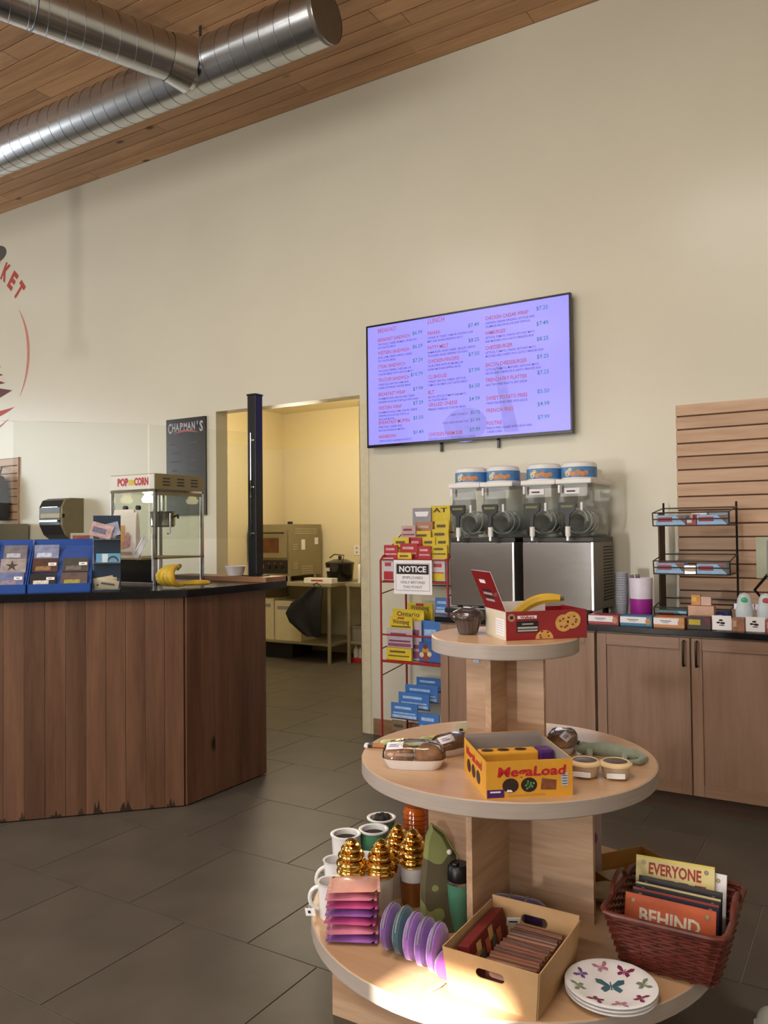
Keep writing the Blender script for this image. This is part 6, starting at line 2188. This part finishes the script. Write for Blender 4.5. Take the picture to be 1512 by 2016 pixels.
# paper bowl on the ledge
bw_ = thing('paper_bowl', 'white paper bowl with violet writing on the wooden ledge', 'bowl', (-3.449, 3.83, 1.1825))
G().lathe([(0.001, 0.002), (0.046, 0.0), (0.049, 0.004), (0.064, 0.055), (0.067, 0.058), (0.064, 0.060), (0.060, 0.056), (0.046, 0.008), (0.001, 0.006)], 32).build('bowl', m_white, bw_, smooth=True)
for k in range(3):
    pts = []
    for i in range(9):
        a = -PI * 0.80 + 0.62 * i / 8.0
        r = 0.0525 + 0.0035 * k
        pts.append(((r + 0.0012) * math.cos(a), (r + 0.0012) * math.sin(a), 0.018 + 0.012 * k + 0.0015 * (i % 2)))
    G().tube(pts, 0.0012, 4).build('violet_scribble', M('violet_ink', '7a70a8', 0.6), bw_)

# ------------------------------------------------------------------ back wall left of the doorway
cb_ = thing('menu_board', 'tall dark ice cream menu board hanging left of the doorway', 'menu board', (-4.93, WY - 0.02, 1.60))
m_chalk = M('charcoal_board', '2b2728', 0.22, var=0.12, scale=4)
bd_ = G().box(-0.227, 0.227, 0.0, 0.0195, 0.0, 0.82, b=0.002).build('board', m_chalk, cb_)
F_ = FRONT(-0.227, 0.0, 0)
chs = "CHAPMAN'S"
for i, ch in enumerate(chs):
    u = (i + 0.5) / len(chs) * 2 - 1
    hgt = 0.058 + 0.032 * u * u
    g = G()
    lettering(g, F_, ch, 0.227 + u * 0.205, 0.735 - 0.028 * u * u - 0.012, hgt, bold=0.03, width=0.040 if ch not in "'I" else 0.012, align='C')
    g.build('letter', M('silver_letter', 'a9a6ac', 0.4), bd_)
g = G()
n = 14
for k in range(n):
    u0, u1 = -0.75 + 1.5 * k / n, -0.75 + 1.5 * (k + 1) / n
    f = lambda u: 0.705 - 0.03 * u * u
    th = lambda u: 0.017 * (1 - (u / 0.76) ** 2)
    flat_poly(g, F_, [(0.227 + u0 * 0.2, f(u0)), (0.227 + u1 * 0.2, f(u1)), (0.227 + u1 * 0.2, f(u1) + th(u1)), (0.227 + u0 * 0.2, f(u0) + th(u0))])
g.build('red_swoosh', M('swoosh_red', 'a8545c', 0.5), bd_)
for k in range(7):
    g = G()
    flat_rect(g, F_, 0.05 + 0.02 * (k % 2), 0.60 - 0.075 * k, 0.06 + 0.03 * (k % 3), 0.012)
    flat_rect(g, F_, 0.24, 0.605 - 0.075 * k, 0.12, 0.008)
    tag(g.build('faint_chalk_lines', M('faint_chalk', '4a4648', 0.6), bd_), kind='stuff')

# paper towel dispenser
pd = thing('towel_dispenser', 'black and tan paper towel dispenser on the back wall', 'dispenser', (-6.42, WY, 1.40))
pr = []
side = [(0.0, 0.0), (-0.12, 0.0), (-0.19, 0.05), (-0.235, 0.14), (-0.235, 0.30), (-0.20, 0.365), (-0.14, 0.385), (0.0, 0.385)]
T = Matrix(((0, 0, 1, 0), (1, 0, 0, 0), (0, 1, 0, 0), (0, 0, 0, 1)))
G().prism(side, -0.16, 0.135, T).build('cover', M('smoke_black', '1d2126', 0.3, spec=0.4), pd)
G().prism([(p[0] * 0.98, p[1]) for p in side], 0.1355, 0.165, T).build('side_cheek', M('tan_plastic', '7d7355', 0.5), pd)
G().box(-0.14, 0.12, -0.252, -0.236, 0.165, 0.185, b=0.003).build('tear_bar', M('bright_steel'), pd)
G().box(-0.11, 0.165, -0.262, -0.20, 0.20, 0.245, b=0.006).build('lever', M('pale_tan', 'b5a988', 0.5), pd)
G().box(-0.12, 0.10, -0.236, -0.2355, 0.30, 0.306).build('highlight_strip', M('bright_steel'), pd)

# slatted panel, backpack and stainless cooler at the far left
sw2 = thing('slatwall_panel', 'small slatted wall panel with the dark backpack at the far left', 'slatwall', (-7.219, WY, 0))
G().box(-1.2, -0.004, -0.0015, -0.0002, 1.30, 2.22).build('backing', M('slat_gap'), sw2)
for k in range(12):
    z = 1.30 + 0.077 * k
    G().box(-1.2, -0.02, -0.007, -0.0016, 0, 0.067, b=0.0012).build('slat', m_slat, sw2, loc=(0, 0, z))
G().box(-0.019, 0.0, -0.016, -0.0003, 1.30, 2.225, b=0.002).build('end_trim', m_slat, sw2)
bp2 = thing('backpack', 'dark backpack hanging on the small slatted panel', 'backpack', (-7.45, WY - 0.11, 1.60))
rings = []
for (z, w_, d_) in ((0.0, 0.12, 0.07), (0.03, 0.14, 0.085), (0.2, 0.145, 0.09), (0.36, 0.125, 0.08), (0.43, 0.085, 0.06), (0.455, 0.03, 0.03)):
    rings.append([(w_ * math.copysign(abs(math.cos(a)) ** 0.6, math.cos(a)), d_ * math.copysign(abs(math.sin(a)) ** 0.6, math.sin(a)), z) for a in [2 * PI * i / 20 for i in range(20)]])
G().loft(rings).build('pack_body', M('dark_nylon', '2c2f38', 0.7, var=0.25, scale=14), bp2, smooth=True)
G().box(-0.095, 0.095, -0.115, -0.085, 0.04, 0.20, b=0.014).build('front_pocket', M('dark_nylon'), bp2)
G().tube([(-0.03, 0.02, 0.44), (-0.03, 0.05, 0.53), (0.03, 0.05, 0.53), (0.03, 0.02, 0.44)], 0.008, 8).build('grab_loop', M('dark_nylon'), bp2, smooth=True)
G().tube([(0, 0.10, 0.53), (0, 0.04, 0.53), (0, 0.03, 0.545)], 0.005, 8).build('hook', m_chr, bp2, smooth=True)
fr2 = thing('steel_cooler', 'stainless steel upright cooler against the back wall behind the trays', 'cooler', (-7.46, 4.42, 0))
m_ssg = M('dull_steel', '8f8878', 0.4, metal=0.5, var=0.05)
G().box(-0.6, 0.42, -0.26, 0.44, 0.08, 1.56, b=0.006).build('cabinet', m_ssg, fr2)
G().box(-0.58, -0.10, -0.282, -0.262, 0.14, 1.40, b=0.004).build('door', m_ssg, fr2)
G().box(-0.085, 0.40, -0.282, -0.262, 0.14, 1.40, b=0.004).build('door', m_ssg, fr2)
G().box(-0.58, 0.40, -0.278, -0.262, 1.42, 1.55, b=0.004).build('top_panel', m_ssg, fr2)
G().box(-0.14, 0.03, -0.286, -0.2785, 1.445, 1.53, b=0.002).build('control_display', M('display_pale', 'b8c4cc', 0.3), fr2)
for x in (-0.13, -0.05):
    G().tube([(x, -0.284, 0.6), (x, -0.32, 0.62), (x, -0.32, 1.0), (x, -0.284, 1.02)], 0.01, 8).build('door_handle', m_chr, fr2, smooth=True)
for (x, y) in ((-0.55, -0.2), (0.37, -0.2), (-0.55, 0.4), (0.37, 0.4)):
    G().cyl((x, y, 0), (x, y, 0.08), 0.025, n=12).build('foot', m_blk, fr2, smooth=True)
mu = thing('coffee_mug', 'white mug standing on the steel cooler', 'mug', (-7.135, 4.3, 1.5605), 0.4)
g = G()
mug_body(g, 0.048, 0.085)
g.build('cup', m_white, mu, smooth=True)
G().tube([(-0.046 - 0.032 * math.sin(a), 0, 0.044 + 0.03 * math.cos(a)) for a in [PI * i / 10 for i in range(11)]], 0.0065, 8).build('handle', m_white, mu, smooth=True)
G().lathe([(0.0425, 0.005), (0.0435, 0.012)], 28).build('foot_band', m_ink, mu, smooth=True)

# painted emblem on the wall at the far left
em = thing('wall_emblem', 'round red painted emblem with a tree high on the left wall', 'emblem', (-7.80, WY - 0.0008, 3.25))
m_er = M('emblem_red', 'b5483f', 0.6, var=0.06)
m_ep = M('emblem_pink', 'c9796c', 0.6, var=0.06)
m_em = M('emblem_maroon', '5a1f1e', 0.6)
T = FRONT(0, 0, 0)


def arc_band(a0, a1, r0, w0, w1, mat, nm, n=26):
    g = G()
    for k in range(n):
        u0, u1 = k / n, (k + 1) / n
        q0, q1 = math.radians(a0 + (a1 - a0) * u0), math.radians(a0 + (a1 - a0) * u1)
        h0 = (w0 + (w1 - w0) * math.sin(PI * u0)) / 2
        h1 = (w0 + (w1 - w0) * math.sin(PI * u1)) / 2
        flat_poly(g, T, [((r0 - h0) * math.cos(q0), (r0 - h0) * math.sin(q0)), ((r0 + h0) * math.cos(q0), (r0 + h0) * math.sin(q0)), ((r0 + h1) * math.cos(q1), (r0 + h1) * math.sin(q1)), ((r0 - h1) * math.cos(q1), (r0 - h1) * math.sin(q1))])
    g.build(nm, mat, em)


arc_band(-36, 38, 0.717, 0.004, 0.038, m_ep, 'side_arc')
arc_band(216, 142, 0.717, 0.004, 0.038, m_ep, 'side_arc')
for ch, x, z, rot in (('R', 0.215, 0.945, -24), ('K', 0.345, 0.86, -34), ('E', 0.462, 0.755, -43), ('T', 0.572, 0.635, -50)):
    a = math.radians(rot)
    TT = rframe((x, 0, z), (math.cos(a), 0, math.sin(a)), (-math.sin(a), 0, math.cos(a)))
    g = G()
    lettering(g, TT, ch, 0, -0.08, 0.165, width=0.105, align='C', bold=0.05)
    g.build('letter', m_er, em)
g = G()
n = 9
for k in range(n):
    z0 = 0.50 - 0.085 * k
    w_ = 0.06 + 0.036 * k
    for sx in (-1, 1):
        q = [(0, z0), (0, z0 - 0.10), (sx * w_, z0 - 0.085), (sx * w_ * 0.6, z0 - 0.04)]
        flat_poly(g, T, q if sx < 0 else q[::-1], lift=0.0006 + 0.0001 * k)
tag(g.build('tree_shape', M('emblem_dark_red', '7d2526', 0.6), em), kind='stuff')
g = G()
flat_poly(g, T, [(-0.46, -0.35), (-0.2, -0.42), (0.2, -0.42), (0.46, -0.35), (0.2, -0.30), (-0.2, -0.30)])
g.build('ground_shape', m_em, em)
g = G()
n = 16
for k in range(n):
    u0, u1 = -1 + 2 * k / n, -1 + 2 * (k + 1) / n
    f = lambda u: -0.62 + 0.10 * u * u
    h_ = lambda u: 0.075 * (1 - u * u)
    flat_poly(g, T, [(u0 * 0.5, f(u0)), (u1 * 0.5, f(u1)), (u1 * 0.5, f(u1) + h_(u1)), (u0 * 0.5, f(u0) + h_(u0))])
g.build('lower_swoosh', m_er, em)
g = G()
for k in range(n):
    u0, u1 = -1 + 2 * k / n, -1 + 2 * (k + 1) / n
    f = lambda u: -0.76 + 0.14 * u * u
    h_ = lambda u: 0.035 * (1 - u * u)
    flat_poly(g, T, [(u0 * 0.42, f(u0)), (u1 * 0.42, f(u1)), (u1 * 0.42, f(u1) + h_(u1)), (u0 * 0.42, f(u0) + h_(u0))])
g.build('lower_swoosh', m_er, em)
g = G()
flat_disc(g, T, 0.20, 1.07, 0.16, 0.085)
g.build('dark_shape', M('emblem_grey', '55504e', 0.6), em)

# ------------------------------------------------------------------ the kitchen things
wt_ = thing('work_table', 'steel work table with the oven in the kitchen', 'table', (-5.75, 7.58, 0))
m_leg = M('painted_leg', '8d8672', 0.45, metal=0.3)
G().box(-0.63, 0.66, -0.39, 0.40, 0.845, 0.885, b=0.004).build('table_top', M('table_steel', 'a39c86', 0.4, metal=0.4), wt_)
for (x, y) in ((-0.58, -0.36), (0.61, -0.36), (-0.58, 0.36), (0.61, 0.36)):
    G().cyl((x, y, 0), (x, y, 0.845), 0.022, n=14).build('leg', m_leg, wt_, smooth=True)
G().box(-0.60, 0.63, -0.36, 0.38, 0.19, 0.215, b=0.003).build('lower_shelf', m_leg, wt_)
w2 = thing('work_table', 'second steel work table partly hidden by the doorway edge', 'table', (-4.47, 7.68, 0))
G().box(-0.55, 0.6, -0.32, 0.31, 0.845, 0.885, b=0.004).build('table_top', M('table_steel'), w2)
for (x, y) in ((-0.52, -0.30), (0.56, -0.30), (-0.52, 0.28), (0.56, 0.28)):
    G().cyl((x, y, 0), (x, y, 0.845), 0.022, n=14).build('leg', m_leg, w2, smooth=True)
G().box(-0.53, 0.58, -0.30, 0.29, 0.21, 0.235, b=0.003).build('lower_shelf', m_leg, w2)

ov = thing('pizza_oven', 'steel countertop oven with glowing window in the kitchen', 'oven', (-6.066, 7.30, 0.8855))
m_ov = M('oven_steel', '8f8468', 0.4, metal=0.35, var=0.04)
bd_ = G().box(-0.30, 0.32, 0.0, 0.62, 0.06, 0.66, b=0.006).build('cabinet', m_ov, ov)
for (x, y) in ((-0.26, 0.05), (0.27, 0.05), (-0.26, 0.55), (0.27, 0.55)):
    G().cyl((x, y, 0), (x, y, 0.06), 0.02, n=12).build('foot', m_chr, ov, smooth=True)
dr = G().box(-0.28, 0.29, -0.025, -0.0005, 0.27, 0.60, b=0.004).build('oven_door', m_ov, ov)
G().box(-0.22, 0.18, -0.028, -0.0255, 0.33, 0.50).build('oven_window', M('amber_window', '5a3214', 0.1, var=0.5, scale=8, spec=0.6), dr)
G().tube([(-0.24, -0.027, 0.56), (-0.24, -0.06, 0.56), (0.25, -0.06, 0.56), (0.25, -0.027, 0.56)], 0.008, 8).build('door_bar', m_ink, dr, smooth=True)
pn = G().box(-0.28, 0.29, -0.012, -0.0005, 0.09, 0.245, b=0.002).build('control_panel', M('panel_black', '1a1816', 0.3), ov)
for k in range(3):
    G().cyl((0.02 + 0.09 * k, -0.0125, 0.165), (0.02 + 0.09 * k, -0.03, 0.165), 0.022, n=14).build('knob', m_ink, pn, smooth=True)
    G().box(0.005 + 0.09 * k, 0.035 + 0.09 * k, -0.0135, -0.0125, 0.20, 0.212).build('knob_mark', M('dim_red', '8a3a24', 0.5), pn)
G().box(-0.13, -0.06, -0.0135, -0.0125, 0.15, 0.19).build('red_display', M('display_red', 'c03020', 0.4, emit=1.5), pn)
for (z0, n_, y0, y1) in ((0.60, 3, 0.10, 0.52), (0.42, 3, 0.06, 0.14), (0.20, 3, 0.06, 0.14), (0.16, 4, 0.22, 0.44)):
    for k in range(n_):
        G().box(0.3205, 0.3245, y0, y1, z0 - 0.026 * k, z0 - 0.026 * k + 0.008).build('side_louvre', M('louvre_pale', 'b5ab90', 0.4), bd_)
for (y, z, w_, h_) in ((0.22, 0.36, 0.07, 0.12), (0.48, 0.42, 0.07, 0.08)):
    G().box(0.3205, 0.3225, y, y + w_, z, z + h_).build('side_sticker', m_paper, bd_)
G().cyl((0.25, 0.1, 0.661), (0.25, 0.1, 0.69), 0.03, n=14).build('vent_cap', m_ink, ov, smooth=True)
G().tube([(-0.30, 0.04, 0.48), (-0.38, 0.0, 0.49), (-0.40, 0.0, 0.49)], [0.008, 0.008, 0.018], 8).build('door_lever', m_ink, ov, smooth=True)

pz = thing('flat_carton', 'flat white and red carton at the front of the work table', 'box', (-5.28, 7.255, 0.8855))
c_ = G().box(-0.19, 0.19, -0.055, 0.055, 0, 0.055, b=0.002).build('carton', m_lidw, pz)
g = G()
flat_rect(g, FRONT(0, -0.0552, 0.02), -0.09, 0.0, 0.16, 0.016)
g.build('red_print', M('carton_red'), c_)
pot = thing('slow_cooker', 'black slow cooker with cord on the work table', 'cooker', (-5.255, 7.60, 0.8855))
G().lathe([(0.001, 0), (0.14, 0), (0.15, 0.01), (0.17, 0.19), (0.175, 0.20)], 28, sx=0.95).build('pot', M('gloss_black', '141210', 0.2), pot, smooth=True)
G().lathe([(0.175, 0.20), (0.17, 0.215), (0.08, 0.25), (0.001, 0.255)], 28, sx=0.95).build('lid', M('gloss_black'), pot, smooth=True)
G().cyl((0, 0, 0.25), (0, 0, 0.29), 0.02, n=12).build('lid_knob', m_ink, pot, smooth=True)
G().tube([(0.1, -0.1, 0.22), (0.14, -0.12, 0.30), (0.02, -0.14, 0.31), (-0.05, -0.13, 0.27)], 0.006, 8).build('cord', m_ink, pot, smooth=True)
G().box(-0.08, -0.02, -0.18, -0.15, 0.12, 0.16, b=0.005).build('dial_plate', M('bright_steel'), pot)
can = thing('spray_can', 'white spray can on the second work table', 'can', (-4.87, 7.45, 0.8855))
G().lathe([(0.001, 0), (0.033, 0), (0.034, 0.003), (0.034, 0.19), (0.026, 0.205), (0.012, 0.21)], 22).build('can', m_lidw, can, smooth=True)
G().lathe([(0.022, 0.206), (0.022, 0.235), (0.001, 0.24)], 18).build('cap', M('cap_grey', 'b8b0a0', 0.4), can, smooth=True)
um = thing('folded_apron', 'black apron hanging from the work table edge', 'apron', (-5.38, 7.165, 0.0))
rings = []
for (z, x0, x1, yb) in ((0.842, 0.06, 0.20, 0.0), (0.78, -0.05, 0.21, -0.02), (0.66, -0.20, 0.22, -0.05), (0.55, -0.27, 0.215, -0.06), (0.45, -0.22, 0.21, -0.055), (0.33, -0.05, 0.20, -0.045), (0.30, 0.0, 0.17, -0.035)):
    ring = []
    m = 12
    for i in range(m):
        u = i / (m - 1)
        ring.append((x0 + (x1 - x0) * u, yb - 0.018 * math.sin(u * 9) - 0.012, z))
    for i in range(m):
        u = 1 - i / (m - 1)
        ring.append((x0 + (x1 - x0) * u, yb - 0.018 * math.sin(u * 9) + 0.004, z))
    rings.append(ring)
G().loft(rings).build('cloth', M('black_cloth', '15151a', 0.8, var=0.25), um, smooth=True)
G().tube([(0.09, 0.0, 0.84), (0.07, -0.005, 0.875), (0.12, -0.005, 0.892), (0.18, 0.0, 0.85)], 0.006, 6).build('strap', m_ink, um, smooth=True)
for i, (x, w_, h_, lab) in enumerate(((-6.10, 0.28, 0.47, 'left white carton on the lower shelf of the work table'), (-5.75, 0.38, 0.45, 'right white carton on the lower shelf, behind the apron'))):
    t = thing('white_storage_box', lab, 'box', (x, 7.45, 0.2155), 0, 'white cartons under the work table')
    G().box(-w_ / 2, w_ / 2, -0.19, 0.15, 0, h_, b=0.004).build('carton', M('cream_carton', 'c9bf9f', 0.6, var=0.05), t)
    G().box(-w_ / 2 + 0.04, w_ / 2 - 0.04, -0.1915, -0.1902, h_ - 0.10, h_ - 0.06).build('print_strip', M('grey_print'), t)
tb_ = thing('grey_tub', 'grey plastic tub on the lower shelf of the second table', 'tub', (-4.86, 7.56, 0.2355))
rings = []
for (z, k) in ((0, 0.86), (0.004, 0.88), (0.15, 1.0), (0.16, 1.05), (0.17, 1.05), (0.165, 0.97), (0.02, 0.84)):
    rings.append([(0.14 * k * sx, 0.15 * k * sy, z) for sx, sy in ((-1, -1), (1, -1), (1, 1), (-1, 1))])
G().loft(rings).build('tub', M('tub_grey', '8a857c', 0.5), tb_)
G().box(-0.12, 0.12, -0.13, 0.13, 0.10, 0.15, b=0.02).build('cloth_inside', M('tan_cloth', 'a8845c', 0.8, var=0.2), tb_)
cr_ = thing('floor_crate', 'white and red bottles crate on the kitchen floor', 'crate', (-4.90, 7.55, 0))
G().box(-0.12, 0.12, -0.12, 0.12, 0.0, 0.05, b=0.003).build('tray', M('cover_red'), cr_)
for k, (x, y) in enumerate(((-0.07, -0.06), (0.0, -0.06), (0.07, -0.06), (-0.07, 0.04), (0.0, 0.04), (0.07, 0.04))):
    G().lathe([(0.001, 0.051), (0.03, 0.051), (0.03, 0.14), (0.015, 0.165), (0.015, 0.185), (0.001, 0.186)], 14, Matrix.Translation((x, y, 0))).build('bottle', m_lidw, cr_, smooth=True)
ob = thing('dark_bin', 'dark low bin on the floor under the work table', 'bin', (-6.0, 7.55, 0))
rings = [[(0.25 * k * sx, 0.2 * k * sy, z) for sx, sy in ((-1, -1), (1, -1), (1, 1), (-1, 1))] for z, k in ((0, 0.9), (0.15, 1.0), (0.16, 1.04), (0.17, 1.04), (0.165, 0.96))]
G().loft(rings).build('bin', M('bin_dark', '26272a', 0.6), ob)
ol = thing('wall_outlet', 'white wall outlet above the slow cooker', 'outlet', (-5.28, KY - 0.0042, 1.23))
G().box(-0.04, 0.04, -0.006, 0, -0.06, 0.06, b=0.002).build('plate', m_lidw, ol)
for z in (-0.025, 0.025):
    G().box(-0.015, 0.015, -0.008, -0.0062, z - 0.014, z + 0.014, b=0.001).build('socket', M('socket_grey', 'a8a498', 0.5), ol)

# white shoe toe at the very edge of the view
sh = thing('white_shoe', 'white shoe on the floor at the lower right corner', 'shoe', (-0.305, 2.62, 0), math.radians(112))
rings = []
for (x, w_, h_) in ((0.0, 0.012, 0.02), (0.02, 0.034, 0.045), (0.06, 0.045, 0.062), (0.12, 0.046, 0.075), (0.18, 0.040, 0.095), (0.24, 0.038, 0.10), (0.27, 0.03, 0.095), (0.28, 0.015, 0.08)):
    rings.append([(-x, w_ * math.cos(a), 0.012 + max(0.0, h_ * math.sin(a))) if math.sin(a) > -0.01 else (-x, w_ * math.cos(a), 0.010) for a in [2 * PI * i / 16 for i in range(16)]])
G().loft(rings).build('upper', M('white_leather', 'd9dcd6', 0.5, var=0.03), sh, smooth=True)
rings = [[(-x, w_ * 1.1, 0.0), (-x, -w_ * 1.1, 0.0), (-x, -w_ * 1.12, 0.014), (-x, w_ * 1.12, 0.014)] for (x, w_) in ((-0.004, 0.012), (0.02, 0.036), (0.06, 0.046), (0.12, 0.045), (0.2, 0.038), (0.27, 0.032), (0.284, 0.014))]
G().loft(rings).build('sole', m_lidw, sh)
